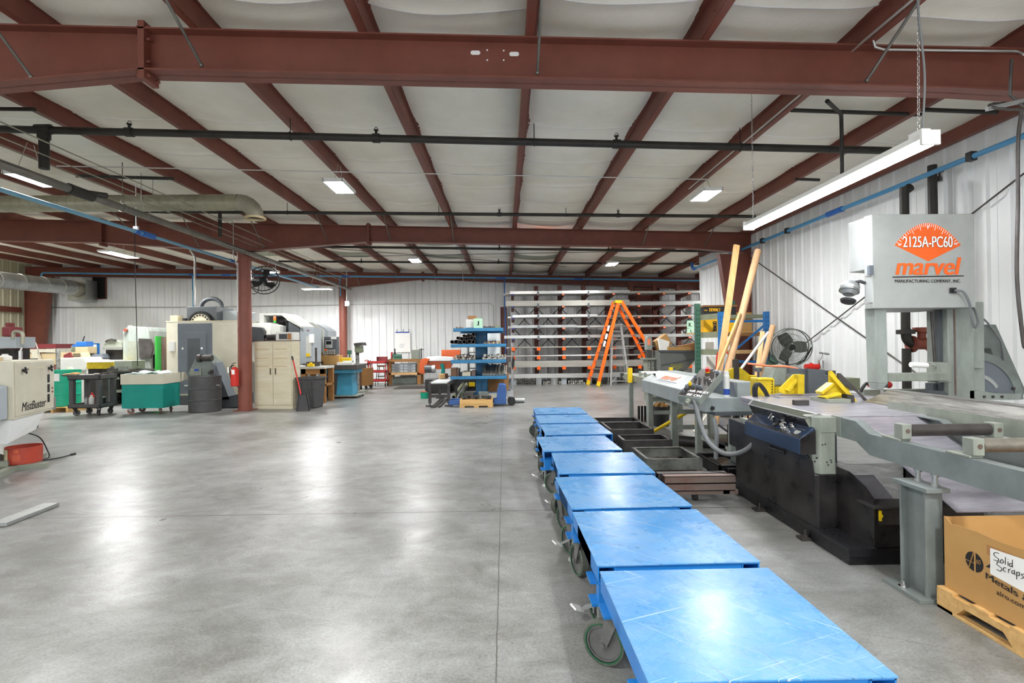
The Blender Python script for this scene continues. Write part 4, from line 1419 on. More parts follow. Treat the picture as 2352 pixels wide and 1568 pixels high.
# blade guard column, guide arm, blade
a, b, c, d = at(2009, 706, 4.84), at(2036, 706, 4.84), at(2040, 880, 4.84), at(2016, 880, 4.84)
m = MB()
m.hexa([(d.x, 4.84, d.z), (c.x, 4.84, c.z), (c.x, 4.98, c.z), (d.x, 4.98, d.z)], [(a.x, 4.84, a.z), (b.x, 4.84, b.z), (b.x, 4.98, b.z), (a.x, 4.98, a.z)])
m.hexa([(d.x + 0.01, 4.85, d.z - 0.06), (c.x - 0.05, 4.85, c.z - 0.06), (c.x - 0.05, 4.96, c.z - 0.06), (d.x + 0.01, 4.96, d.z - 0.06)], [(d.x, 4.84, d.z), (c.x, 4.84, c.z), (c.x, 4.98, c.z), (d.x, 4.98, d.z)])
m.build('blade_guard', 'machine_gray', SAW, 0.006)
def guard_side(x0, y0, x1, y1, l):
    q = [atx(x, y, a.x + 0.022 - l) for x, y in ((x0, y1), (x1, y1), (x1, y0), (x0, y0))]
    return MB().hexa(q, [v + Vector((-0.002, 0, 0)) for v in q])


m = guard_side(1996, 812, 2009, 852, 0.0)
m.build('warning_label', 'paper', SAW)
guard_side(1996, 811, 2009, 817, 0.004).build('label_header', 'pail_red', SAW)
for k in range(3): guard_side(1999, 822 + 9 * k, 2005, 827 + 9 * k, 0.004).build('label_print', 'ink', SAW)
m = rect(MB(), 2040, 856, 2178, 876, 4.88, 0.12)
rect(m, 2155, 832, 2186, 878, 4.9, 0.14)
m.build('guide_arm', 'pale_green', SAW, 0.006)
m = rect(MB(), 2022, 874, 2040, 890, 4.9, 0.08)
m.build('blade_guide', 'steel_dark', SAW)
a, b = at(2021, 870, 4.94), at(2029, 925, 4.94)
MB().box(a.x, b.x, 4.935, 4.945, 0.92, a.z + 0.1).build('saw_blade', 'steel', SAW)
# main column
a, b = at(2176, 715, 5.0), at(2240, 900, 5.0)
m = MB().box(a.x, b.x, 5.0, 5.1, 0.1, a.z + 0.1).box(a.x + 0.12, b.x + 0.2, 5.1, 5.4, 0.1, a.z + 0.1)
m.build('main_column', 'machine_gray', SAW, 0.01)
MB().box(a.x + 0.06, a.x + 0.075, 4.995, 5.0, 0.95, a.z + 0.05).build('rust_streak', 'rust_steel', SAW)
a, b = at(2157, 715, 5.06), at(2176, 860, 5.06)
MB().box(a.x, b.x, 5.06, 5.12, 0.95, a.z + 0.1).build('slide_rail', 'slate_d', SAW)
a, b = at(2139, 715, 5.05), at(2146, 850, 5.05)
MB().tube((a.x, 5.05, a.z), (b.x + 0.01, 5.05, b.z), 0.013, n=10).build('lift_rod', 'steel_dark', SAW)
m = MB()
rect(m, 1985, 893, 2160, 911, 5.25, 0.06)
m.build('rear_beam', 'olive_gray', SAW)
m = MB()
rect(m, 2133, 898, 2172, 916, 5.0, 0.1)
rect(m, 2144, 880, 2175, 900, 5.1, 0.1)
m.build('rear_vise', 'slate_d', SAW)
# tilt quadrant and brace
cx, cz = at(2240, 918, 5.12).x, at(2240, 918, 5.12).z
RQ = 0.49
pts = [(cx, cz)] + [(cx + RQ * math.cos(PI / 2 * k / 14), cz + RQ * math.sin(PI / 2 * k / 14)) for k in range(15)]
m = MB()
m.prism(pts, 0.025, (0, 5.12, 0), Matrix(((1, 0, 0), (0, 0, 1), (0, 1, 0))))
m.build('tilt_quadrant', 'slate', SAW)
pts = [(cx + RQ * math.cos(PI / 2 * k / 14), cz + RQ * math.sin(PI / 2 * k / 14)) for k in range(15)] + [(cx + (RQ - 0.08) * math.cos(PI / 2 * k / 14), cz + (RQ - 0.08) * math.sin(PI / 2 * k / 14)) for k in reversed(range(15))]
MB().prism(pts, 0.012, (0, 5.108, 0), Matrix(((1, 0, 0), (0, 0, 1), (0, 1, 0)))).build('quadrant_rim', 'machine_gray_d', SAW)
pts = [(cx + 0.27 * math.cos(a), cz + 0.27 * math.sin(a)) for a in [0.5 + 0.08 * k for k in range(11)]] + [(cx + 0.235 * math.cos(a), cz + 0.235 * math.sin(a)) for a in [0.5 + 0.08 * k for k in reversed(range(11))]]
MB().prism(pts, 0.006, (0, 5.112, 0), Matrix(((1, 0, 0), (0, 0, 1), (0, 1, 0)))).build('angle_scale', 'galv', SAW)
m = slab(MB(), [(2245, 745), (2288, 745), (2360, 905), (2318, 905), (2275, 800), (2245, 800)], 5.3, 0.14)
m.build('tilt_brace', 'machine_gray_d', SAW, 0.006)
m = slab(MB(), [(2225, 830), (2257, 830), (2257, 845), (2225, 845)], 5.06, 0.06)
m.build('pointer_block', 'machine_gray', SAW)
m = slab(MB(), [(2228, 897), (2252, 897), (2290, 904), (2345, 904), (2345, 918), (2228, 918)], 5.0, 0.1)
m.build('pivot_bracket', 'machine_gray', SAW)
m = MB()
for px in (2262, 2282, 2303):
    p = at(px, 911, 4.99)
    m.tube(p, p + Vector((0, 0.02, 0)), 0.014, n=6)
p = at(2330, 892, 5.1)
m.tube(p, p + Vector((0, 0.02, 0)), 0.016, n=6)
m.build('bolt', 'steel_dark', SAW)
# sensor and cables on the head
p = at(2187, 667, 4.79)
MB().tube(p, p - Vector((0, 0.03, 0)), 0.02, n=12).obox(p + Vector((0, -0.01, 0)), (0.05, 0.02, 0.05)).build('cable_gland', 'black_plastic', SAW)
m = MB()
m.path(curve3([at(2192, 667, 4.76), at(2212, 670, 4.74), at(2226, 695, 4.74), at(2232, 730, 4.76), at(2240, 752, 4.78), at(2247, 740, 4.82), at(2240, 715, 4.9), at(2235, 705, 5.0)]), 0.011, 8)
m.build('machine_cable', 'grey_hose', SAW)
m = MB()
m.path(curve3([at(2235, 725, 5.4), at(2262, 735, 5.3), at(2290, 770, 5.25), at(2300, 790, 5.25), at(2306, 830, 5.3)]), 0.01, 8)
m.build('machine_cable', 'grey_hose', SAW)
# work lamp
p = at(1950, 670, 4.95)
ax = (at(1968, 684, 4.9) - at(1934, 660, 5.0)).normalized()
m = MB()
m.lathe([(0.0, -0.09), (0.075, -0.09), (0.085, -0.05), (0.075, 0.0), (0.05, 0.03), (0, 0.03)], 18, p, frame(Vector((-0.35, -0.2, -0.9))))
for k in range(5): m.lathe([(0.072 - 0.004 * k, 0.0 - 0.016 * k), (0.09 - 0.003 * k, -0.004 - 0.016 * k), (0.072 - 0.004 * k, -0.008 - 0.016 * k)], 18, p, frame(Vector((-0.35, -0.2, -0.9))))
m.build('lamp_housing', 'galv', SAW)
MB().lathe([(0.0, 0), (0.07, 0.0), (0.062, 0.02), (0, 0.03)], 18, p + Vector((-0.02, -0.015, -0.085)), frame(Vector((-0.35, -0.2, -0.9)))).build('lamp_lens', 'black_plastic', SAW)
m = MB().path([p + Vector((0.03, 0.02, 0.05)), at(1964, 648, 4.9), at(1976, 646, 4.9), at(1988, 650, 4.87)], 0.016, 8)
m.build('lamp_bracket', 'black_plastic', SAW)
# emblem on the head
fy = HY - 0.002


def dec(mb, pts, y0=fy, th=0.0015):
    return slab(mb, pts, y0, th)


C0 = (2132, 600)
fan = [C0]
for k in range(25):
    u = k / 24
    fan.append((2055 + 152 * u, 563 - 51 * math.sin(PI * u) ** 0.85))
dec(MB(), fan).build('emblem', 'marvel_orange', SAW)
m = MB()
for k in range(1, 32):
    u = k / 32
    x, y = 2055 + 152 * u, 563 - 51 * math.sin(PI * u) ** 0.85
    l = 0.16 if k % 4 == 0 else 0.09
    x2, y2 = x + (C0[0] - x) * l, y + (C0[1] - y) * l
    w = 0.55
    dx, dy = (C0[0] - x), (C0[1] - y)
    n = math.hypot(dx, dy)
    nx, ny = -dy / n * w, dx / n * w
    dec(m, [(x + nx, y + ny), (x - nx, y - ny), (x2 - nx, y2 - ny), (x2 + nx, y2 + ny)], fy - 0.002)
m.build('dial_tick', 'white_paint', SAW)


def label_px(name, s, x0, x1, ybase, ytop, Y, material, parent, bold=0.0, shear=0.0, lift=0.002):
    a, b, c = at(x0, ybase, Y), at(x1, ybase, Y), at(x0, ytop, Y)
    h = (c - a).length
    o = text(name, s, 1.0, (0, 0, 0), (1, 0, 0), (0, 1, 0), material, None, bold, shear)
    xs = [v.co.x for v in o.data.vertices]
    ys = [v.co.y for v in o.data.vertices]
    X0, X1, Y0, Y1 = min(xs), max(xs), min(ys), max(ys)
    up = Vector((0, 0, 1))
    d = (b - a)
    w = d.length
    d.normalize()
    n = d.cross(up)
    for v in o.data.vertices:
        u = (v.co.x - X0) / (X1 - X0) * w
        z = (v.co.y - Y0) / (Y1 - Y0) * h
        v.co = a + d * u + up * z + n * (lift + v.co.z)
    if parent is not None: o.parent = parent
    return o


for dx, dy in ((0.9, 0.7),): label_px('number_shadow', '2125A-PC60', 2073 + dx, 2187 + dx, 568 + dy, 543 + dy, fy, 'ink', SAW, 0.022, 0, 0.003)
label_px('model_number', '2125A-PC60', 2073, 2187, 568, 543, fy, 'white_paint', SAW, 0.02, 0, 0.005)
label_px('scale_mark', '60\u00b0', 2062, 2071, 564, 559, fy, 'white_paint', SAW, 0.02, 0, 0.004)
label_px('scale_mark', '60\u00b0', 2190, 2200, 562, 557, fy, 'white_paint', SAW, 0.02, 0, 0.004)
label_px('scale_mark', '0\u00b0', 2128, 2136, 524, 518, fy, 'white_paint', SAW, 0.02, 0, 0.004)
label_px('maker_name', 'marvel', 2056, 2208, 631, 591, fy, 'marvel_orange', SAW, 0.03, 0.22, 0.002)
dec(MB(), [(2050, 635), (2214, 632), (2214, 634.5), (2050, 637.5)]).build('rule_line', 'ink', SAW)
label_px('maker_line', 'MANUFACTURING COMPANY, INC.', 2055, 2206, 650, 641.5, fy, 'ink', SAW, 0.008, 0, 0.002)
# paper towel roll on an arm
p = at(2110, 838, 4.9)
m = MB().tube(at(2092, 837, 4.9), at(2129, 839, 4.9), 0.026, n=16)
m.build('paper_roll', 'paper', SAW)
m = MB().path(curve3([at(2129, 839, 4.9), at(2140, 836, 4.9), at(2148, 842, 4.92), at(2150, 855, 4.95), at(2165, 845, 4.98)]), 0.009, 8)
m.build('roll_holder', 'chrome', SAW)
# vise jaws on the table
m = slab(MB(), [(1905, 853), (1911, 851), (1951, 895), (1951, 915), (1887, 915), (1887, 905), (1905, 890)], 4.75, 0.02)
slab(m, [(1887, 900), (1914, 879), (1918, 882), (1890, 906)], 4.66, 0.1)
slab(m, [(1893, 912), (1932, 902), (1935, 906), (1900, 916)], 4.6, 0.12)
m.build('vise_jaw', 'yellow', SAW, 0.003)
a, b = fl(1880, 922, 0.94), fl(1947, 924, 0.94)
MB().box(a.x, b.x, 4.55, 4.82, 0.94, 0.975).build('jaw_base', 'olive_gray', SAW, 0.003)
m = slab(MB(), [(1907, 852), (1914, 858), (1970, 921), (1970, 926), (1962, 926), (1907, 862)], 4.7, 0.025)
m.build('jaw_edge', 'yellow', SAW)
m = slab(MB(), [(1926, 857), (1931, 857), (1996, 921), (1993, 926), (1970, 900), (1926, 880)], 4.72, 0.03)
m.build('fence_plate', 'steel_dark', SAW, 0.002)
m = slab(MB(), [(1945, 905), (1962, 908), (1964, 924), (1948, 921)], 4.6, 0.08)
m.build('clamp_block', 'steel_dark', SAW)
m = slab(MB(), [(1790, 893), (1822, 861), (1848, 861), (1848, 905), (1826, 905), (1800, 905), (1790, 900)], 5.15, 0.025)
slab(m, [(1808, 896), (1836, 863), (1841, 866), (1814, 900)], 5.1, 0.06)
slab(m, [(1833, 860), (1848, 860), (1848, 905), (1833, 905)], 5.08, 0.09)
m.build('vise_jaw', 'yellow', SAW, 0.003)
m = slab(MB(), [(1813, 845), (1860, 848), (1860, 905), (1846, 905), (1846, 860), (1813, 858)], 5.35, 0.05)
slab(m, [(1856, 846), (1895, 849), (1897, 903), (1858, 903)], 5.3, 0.06)
rect(m, 1890, 862, 1904, 905, 5.4, 0.05)
m.build('jaw_plate', 'slate_d', SAW)
m = rect(MB(), 1738, 870, 1779, 911, 5.3, 0.14)
rect(m, 1740, 868, 1777, 873, 5.28, 0.16)
m.build('vise_cylinder', 'yellow', SAW, 0.006)
m = MB()
for k in range(6):
    p = at(1774, 876 + 6 * k, 5.29)
    m.obox(p, (0.008, 0.01, 0.012))
m.build('cylinder_bolt', 'ink', SAW)
m = MB()
for k in range(3): m.path(curve3([at(1733 + 3 * k, 925, 5.2), at(1730 + 4 * k, 893, 5.15), at(1738 + 3 * k, 880, 5.15), at(1752 + 3 * k, 895, 5.18), at(1762 + 2 * k, 912, 5.2)]), 0.011, 8)
m.build('hydraulic_hose', 'black_plastic', SAW)
m = MB()
for y0, y1 in ((5.0, 5.12), (5.2, 5.28)): m.box(2.72, 3.55, y0, y1, 0.94, 0.955)
m.build('table_slot_bar', 'steel_plate', SAW)
a = fl(1839, 930, 0.94)
blk = MB().box(-0.06, 0.06, -0.03, 0.03, 0, 0.045).build('steel_block', 'steel_dark', None, 0.003)
blk.location = (a.x, a.y, 0.94)
tag(blk, 'small loose steel block lying on the saw table', 'metal block')
# flexible conduit to the console box
FLEX = curve3([at(1593, 918, 5.6), at(1600, 938, 5.55), at(1610, 975, 5.35), at(1628, 1015, 5.1), at(1658, 1039, 4.95), at(1690, 1042, 4.85), at(1720, 1028, 4.75), at(1742, 1004, 4.68)], 30)
m = MB()
m.path(FLEX, [0.0175 if i % 2 else 0.025 for i in range(len(FLEX))], 12)
tag(m.build('flexible_conduit', 'grey_hose'), 'ribbed grey flexible conduit looping from the control box to the saw console', 'hose')
# ================================================================ roller conveyor in front of the saw
t = thing('roller_conveyor', 'grey roller conveyor frame running from the saw table toward the camera', 'conveyor', (0, 0, 0))


def c_rail(mb, X, s, pts_top, h):
    """C channel following a (y, ztop) line at X, flanges toward s"""
    n = len(pts_top)
    for i in range(n - 1):
        (y0, z0), (y1, z1) = pts_top[i], pts_top[i + 1]
        for (xa, xb, da, db) in ((X - 0.004, X + 0.004, 0, h), (X, X + s * 0.06, 0, 0.008), (X, X + s * 0.06, h - 0.008, h)):
            xa, xb = min(xa, xb), max(xa, xb)
            mb.hexa([(xa, y0, z0 - db), (xb, y0, z0 - db), (xb, y1, z1 - db), (xa, y1, z1 - db)],
                    [(xa, y0, z0 - da), (xb, y0, z0 - da), (xb, y1, z1 - da), (xa, y1, z1 - da)])


m = MB()
c_rail(m, 2.47, 1, [(3.74, 0.94), (3.54, 0.938), (3.41, 0.87), (1.35, 0.87)], 0.145)
m.build('side_rail', 'rail_gray', t, 0.002)
m = MB()
m.box(2.462, 2.478, 3.70, 3.80, 0.80, 0.945)
m.build('rail_bracket', 'pale_green', t, 0.003)
m = MB()
c_rail(m, 3.12, -1, [(3.74, 0.94), (3.54, 0.938), (3.41, 0.87), (1.35, 0.87)], 0.145)
m.build('side_rail', 'rail_gray', t, 0.002)
for y in (3.16, 2.68, 2.2, 1.72):
    r = MB().tube((2.53, y, 0.935), (3.04, y, 0.935), 0.038, n=24)
    r.lathe([(0.0, 0.51), (0.034, 0.51), (0.038, 0.50)], 20, (2.53, y, 0.935), frame((1, 0, 0)))
    r.build('roller', 'steel_dark' if y > 3 else 'bar_steel', t)
    for x in (2.50, 3.08):
        b = MB()
        b.box(x - 0.03, x + 0.03, y - 0.035, y + 0.035, 0.886, 0.978)
        b.box(x - 0.04, x + 0.035, y - 0.02, y + 0.13, 0.871, 0.886)
        b.build('bearing_block', 'pale_green', t, 0.004)
        d = MB().lathe([(0.0, 0.0), (0.014, 0.0), (0.014, -0.003)], 16, (x + 0.004, y - 0.0365, 0.935), frame((0, -1, 0)))
        d.build('axle_end', 'rust_steel', t)
m = MB()
m.hexa([(2.53, 3.74, 0.928), (3.10, 3.74, 0.928), (3.10, 2.82, 0.53), (2.53, 2.82, 0.53)], [(2.53, 3.74, 0.934), (3.10, 3.74, 0.934), (3.10, 2.82, 0.536), (2.53, 2.82, 0.536)])
m.build('scrap_slide', 'steel_plate', t)
m = MB()
m.hexa([(2.53, 3.72, 0.86), (2.536, 3.72, 0.86), (2.536, 3.38, 0.72), (2.53, 3.38, 0.72)], [(2.53, 3.72, 0.94), (2.536, 3.72, 0.94), (2.536, 3.30, 0.86), (2.53, 3.30, 0.86)])
m.build('slide_guard', 'pale_metal', t)
# I-beam posts
for y, x in ((2.98, 2.455), (1.55, 2.455)):
    m = MB()
    for s in (-1, 1): m.box(x - 0.05, x + 0.05, y + s * 0.09 - 0.007, y + s * 0.09 + 0.007, 0.02, 0.63)
    m.box(x - 0.005, x + 0.005, y - 0.09, y + 0.09, 0.02, 0.63)
    m.build('post', 'rail_gray', t, 0.002)
    m = MB().box(x - 0.07, x + 0.07, y - 0.13, y + 0.12, 0.63, 0.655)
    m.build('post_cap', 'rail_gray', t, 0.002)
    m = MB().box(x - 0.11, x + 0.08, y - 0.12, y + 0.16, 0.0, 0.022)
    m.build('base_plate', 'rail_gray', t, 0.002)
    for dy in (-0.07, 0.05):
        MB().tube((x + 0.03, y + dy, 0.655), (x + 0.03, y + dy, 0.74), 0.014, n=10).tube((x + 0.03, y + dy, 0.71), (x + 0.03, y + dy, 0.724), 0.022, n=6).tube((x + 0.03, y + dy, 0.655), (x + 0.03, y + dy, 0.668), 0.022, n=6).build('levelling_bolt', 'galv', t)
    m = MB()
    m.tube((x - 0.075, y + 0.04, 0.022), (x - 0.075, y + 0.04, 0.03), 0.028, n=16).tube((x - 0.075, y + 0.04, 0.03), (x - 0.075, y + 0.04, 0.045), 0.018, n=6).tube((x - 0.075, y + 0.04, 0.045), (x - 0.075, y + 0.04, 0.062), 0.009, n=8)
    m.build('anchor_bolt', 'chrome', t)
for s, nm in ((0, 'left'),):
    pass
m = MB()
m.hexa([(3.16, 1.5, 0.885), (3.22, 1.5, 0.885), (3.22, 4.15, 0.885), (3.16, 4.15, 0.885)], [(3.16, 1.5, 1.0), (3.165, 1.5, 1.0), (3.165, 4.15, 1.0), (3.16, 4.15, 1.0)])
m.build('rear_rail', 'pale_green', t)
m = MB()
for y in (3.45, 2.5): m.box(3.17, 3.26, y - 0.05, y + 0.05, 0.0, 0.885)
m.build('rear_leg', 'rail_gray', t)

# long angle fence lying on the table
m = MB()
a = [(3.30, 4.62, 0.945), (3.34, 4.40, 1.06)]
b = [(3.27, 1.9, 0.945), (3.31, 1.9, 1.06)]
th = Vector((0.012, 0.0, -0.0))
A0, A1, B0, B1 = (Vector(q) for q in (a[0], a[1], b[0], b[1]))
m.hexa([A0, B0, B0 + th, A0 + th], [A1, B1, B1 + th, A1 + th])
m.hexa([A1, B1, B1 + Vector((0.1, 0, 0.0)), A1 + Vector((0.1, 0, 0.0))], [A1 + Vector((0, 0, 0.01)), B1 + Vector((0, 0, 0.01)), B1 + Vector((0.1, 0, 0.01)), A1 + Vector((0.1, 0, 0.01))])
tag(m.build('angle_bar', 'steel'), 'long worn steel angle bar lying across the saw table toward the right edge', 'steel bar')

# red and black power tool lying behind the vise
t = thing('clamp_tool', 'red and black hand tool lying beside the saw blade', 'tool', at(2003, 884, 5.15))
m = MB().bar((-0.03, 0, 0), (0.17, 0, 0.0), 0.05, 0.04).sphere((0.17, 0, 0.0), 0.035, 10, 8).sphere((-0.02, 0, 0.01), 0.03, 10, 8)
m.build('body', 'red', t)
m = MB().path(curve3([(-0.01, 0, 0.0), (-0.06, 0, 0.015), (-0.1, 0, -0.03), (-0.12, 0, -0.07)]), 0.016, 8)
m.build('handle', 'black_plastic', t)
wb = rect(MB(), 1944, 868, 1976, 897, 5.6, 0.2).build('oil_block', 'beam_olive', None, 0.006)
tag(wb, 'small olive brown box standing behind the slanted fence plate', 'box')

# ================================================================ cardboard box of scraps on a pallet
bx0, bx1, by0, by1 = 2.452, 3.4, 1.72, 2.815
t = thing('pallet', 'light wooden pallet under the cardboard scrap box', 'pallet', ((bx0 + bx1) / 2, (by0 + by1) / 2, 0))
W2, D2 = (bx1 - bx0) / 2 + 0.03, (by1 - by0) / 2 + 0.02
for i in range(6):
    y = -D2 + 0.05 + i * (2 * D2 - 0.1) / 5
    MB().box(-W2, W2, y - 0.05, y + 0.05, 0.105, 0.12).build('deck_board', 'wood_pallet', t, 0.002)
for x in (-W2 + 0.02, 0, W2 - 0.02):
    m = MB()
    prof = [(-D2, 0.018), (-D2, 0.105), (D2, 0.105), (D2, 0.018), (D2 - 0.12, 0.018), (D2 - 0.17, 0.07), (D2 - 0.38, 0.07), (D2 - 0.43, 0.018), (-D2 + 0.43, 0.018), (-D2 + 0.38, 0.07), (-D2 + 0.17, 0.07), (-D2 + 0.12, 0.018)]
    m.sweepx(prof, x - 0.02, x + 0.02)
    m.build('stringer', 'wood_pallet', t)
for y in (-D2 + 0.05, 0, D2 - 0.05):
    MB().box(-W2, W2, y - 0.05, y + 0.05, 0.0, 0.018).build('bottom_board', 'wood_pallet', t, 0.002)
for x in (-W2 + 0.02,):
    MB().box(x - 0.02, x + 0.02, -D2, D2, 0.0, 0.018).build('bottom_board', 'wood_pallet', t, 0.002)
t = thing('scrap_box', 'open cardboard box marked Solid Scraps on the pallet', 'cardboard box', (0, 0, 0))
m = MB()
e = 0.006
z0 = 0.121
# left wall with a torn upper edge
ys = [by1, by1 - 0.012, by1 - 0.045, by1 - 0.06, by1 - 0.2, by1 - 0.33, by1 - 0.45, by1 - 0.7, by0]
zs = [0.515, 0.512, 0.485, 0.492, 0.498, 0.492, 0.50, 0.50, 0.505]
for i in range(len(ys) - 1):
    m.hexa([(bx0, ys[i], z0), (bx0 + e, ys[i], z0), (bx0 + e, ys[i + 1], z0), (bx0, ys[i + 1], z0)], [(bx0, ys[i], zs[i]), (bx0 + e, ys[i], zs[i]), (bx0 + e, ys[i + 1], zs[i + 1]), (bx0, ys[i + 1], zs[i + 1])])
m.build('printed_side', 'cardboard', t)
m = MB()
m.box(bx0 + e, bx1, by1 - e, by1, z0, 0.513).box(bx1 - e, bx1, by0, by1, z0, 0.513).box(bx0 + e, bx1, by0, by0 + e, z0, 0.513).box(bx0 + e, bx1 - e, by0 + e, by1 - e, z0, z0 + 0.01)
m.build('box_walls', 'cardboard', t)
FX = bx0 - 0.001


def side(px, py): return atx(px, py, FX)


def side_text(name, s, px0, px1, yb0, yb1, hpx, mat_, parent, bold=0.0, shear=0.0):
    a, b = side(px0, yb0), side(px1, yb1)
    c = side(px0, yb0 - hpx)
    h = (c - a).length
    o = text(name, s, 1.0, (0, 0, 0), (1, 0, 0), (0, 1, 0), mat_, None, bold, shear)
    xs = [v.co.x for v in o.data.vertices]
    cap = 0.70
    X0, X1 = min(xs), max(xs)
    d = b - a
    for v in o.data.vertices:
        u = (v.co.x - X0) / (X1 - X0)
        z = v.co.y / cap * h
        v.co = a + d * u + Vector((-0.001 - v.co.z, 0, z))
    o.parent = parent
    return o


# round maker mark: dark disc with a pale A and a word
ca = side(2238, 1290)
rr = (side(2238, 1268) - side(2238, 1312)).length / 2
m = MB()
m.lathe([(0.0, 0.0), (rr, 0.0), (rr, 0.001)], 32, ca, frame((-1, 0, 0)))
m.build('round_mark', 'ink', t)
m = MB()
X_ = FX - 0.0022
for (u0, v0, u1, v1, w) in ((-0.62, -0.95, 0.0, 1.0, 0.16), (0.12, 1.0, 0.12, -1.0, 0.17), (-1.0, -0.12, 0.12, -0.12, 0.12)):
    p0 = Vector((X_, ca.y - u0 * rr, ca.z + v0 * rr))
    p1 = Vector((X_, ca.y - u1 * rr, ca.z + v1 * rr))
    m.bar(p0, p1, 0.001, w * rr, (1, 0, 0))
m.build('mark_letter', 'cardboard', t)
side_text('mark_word', 'LRO', 2240.5, 2254, 1293, 1296, 9, 'cardboard', t, 0.02)
side_text('print_letter', 'Alro', 2265, 2352 + 30, 1301, 1338, 21, 'ink', t, 0.03, 0.15)
side_text('print_line', 'Metals & Plastics', 2265, 2352 + 130, 1327, 1455, 14, 'ink', t, 0.02)
side_text('web_line', 'alro.com', 2290, 2357, 1364, 1400, 11, 'ink', t, 0.012)
sg = MB()
q = [side(2276, 1258), side(2276, 1317), side(2400, 1385), side(2400, 1300)]
q = [v + Vector((-0.003, 0, 0)) for v in q]
sg.hexa(q, [v + Vector((-0.001, 0, 0)) for v in q])
sg.build('paper_sign', 'paper', t)
tp = MB()
q = [side(2267, 1250), side(2267, 1272), side(2360, 1325), side(2360, 1287)]
q = [v + Vector((-0.0015, 0, 0)) for v in q]
tp.hexa(q, [v + Vector((-0.0005, 0, 0)) for v in q])
tp.build('packing_tape', 'cardboard_d', t)
# handwriting: Solid / Scraps as pen strokes


def pen(mb, strokes):
    for s in strokes:
        pts = [side(x, y) + Vector((-0.0062, 0, 0)) for x, y in s]
        mb.path(curve3(pts, 4) if len(pts) > 2 else pts, 0.0016, 5)


m = MB()
pen(m, [[(2297, 1271), (2290, 1268), (2285, 1272), (2290, 1279), (2296, 1283), (2294, 1288), (2285, 1285)],
        [(2304, 1284), (2300, 1288), (2303, 1293), (2308, 1290), (2304, 1284)], [(2312, 1279), (2312, 1296)], [(2318, 1289), (2318, 1299)], [(2318, 1284), (2318.5, 1285)],
        [(2327, 1293), (2321, 1295), (2323, 1301), (2328, 1298)], [(2328, 1285), (2328, 1303)],
        [(2304, 1293), (2296, 1290), (2292, 1295), (2299, 1301), (2304, 1306), (2300, 1311), (2292, 1307)],
        [(2314, 1304), (2309, 1303), (2307, 1309), (2313, 1313)], [(2319, 1306), (2319, 1315)], [(2319, 1309), (2324, 1306)],
        [(2332, 1310), (2327, 1311), (2328, 1317), (2333, 1315)], [(2333, 1309), (2334, 1320)],
        [(2338, 1313), (2338, 1330)], [(2338, 1314), (2344, 1314), (2344, 1321), (2338, 1321)],
        [(2354, 1318), (2349, 1319), (2354, 1326), (2348, 1328)]])
m.build('handwriting', 'ink', t)

# ================================================================ long covered conveyor with control box
t = thing('covered_conveyor', 'long grey covered conveyor with sloping lid on tube legs', 'conveyor', (0, 0, 0))
m = MB()
m.sweepy([(2.35, 0.68), (2.35, 0.875), (2.64, 1.03), (2.95, 1.03), (2.95, 0.68)], 6.62, 8.7)
m.sweepy([(2.35, 0.68), (2.35, 0.85), (2.74, 0.85), (2.74, 1.03), (2.95, 1.03), (2.95, 0.68)], 5.95, 6.62)
m.build('cover', 'console_gray', t, 0.008)
m = MB()
m.box(2.45, 3.0, 5.9, 8.6, 0.645, 0.68)
m.hexa([(2.55, 7.9, 0.60), (2.8, 7.9, 0.60), (2.8, 8.3, 0.6), (2.55, 8.3, 0.6)], [(2.4, 7.7, 0.69), (2.9, 7.7, 0.69), (2.9, 8.55, 0.69), (2.4, 8.55, 0.69)])
m.build('drip_pan', 'slate_d', t)
a = at(1490, 905, 8.7)
m = MB().box(2.42, 2.95, 8.7, 10.3, 0.78, 0.9)
m.build('extension_rail', 'olive_gray', t, 0.004)
for y in (8.95, 9.3):
    MB().tube((2.5, y, 0.955), (3.15, y, 0.955), 0.035, n=16).build('roller', 'alum', t)
m = MB()
for y in (8.95, 9.3):
    m.box(2.47, 2.5, y - 0.04, y + 0.04, 0.9, 0.99).box(3.15, 3.18, y - 0.04, y + 0.04, 0.9, 0.99)
m.build('roller_bracket', 'pale_green', t)
a = at(1440, 862, 9.0)
MB().box(2.33, 2.41, 9.55, 9.63, 0.76, 1.04).build('end_stop', 'safety_yellow', t, 0.004)
MB().box(3.12, 3.18, 9.55, 9.63, 0.9, 1.04).build('end_stop', 'safety_yellow', t, 0.004)
for x, y, zt in ((2.5, 10.05, 0.72), (2.45, 8.55, 0.68), (2.5, 7.5, 0.68), (2.64, 5.86, 0.6), (3.05, 7.5, 0.68), (2.95, 8.55, 0.68), (3.05, 5.9, 0.62), (2.62, 6.85, 0.66), (2.85, 10.05, 0.8)):
    MB().box(x - 0.04, x + 0.04, y - 0.04, y + 0.04, 0, zt).build('leg', 'machine_gray', t, 0.004)
m = MB()
for q in [(2.54, 3.01, 7.48, 7.52, z, z + 0.06) for z in (0.22, 0.45)] + [(2.5, 2.92, 8.53, 8.57, z, z + 0.06) for z in (0.3, 0.53)] + [(2.63, 2.67, 5.9, 6.85, 0.2, 0.26), (2.66, 3.03, 5.85, 5.9, 0.34, 0.4), (2.62, 3.0, 6.83, 6.87, 0.2, 0.26)]: MB().box(*q).build('cross_tie', 'machine_gray', t)
m = MB().tube((2.5, 10.05, 0.72), (2.5, 10.05, 0.8), 0.016, n=8).tube((2.5, 10.05, 0.74), (2.5, 10.05, 0.76), 0.035, n=6)
m.build('levelling_bolt', 'galv', t)
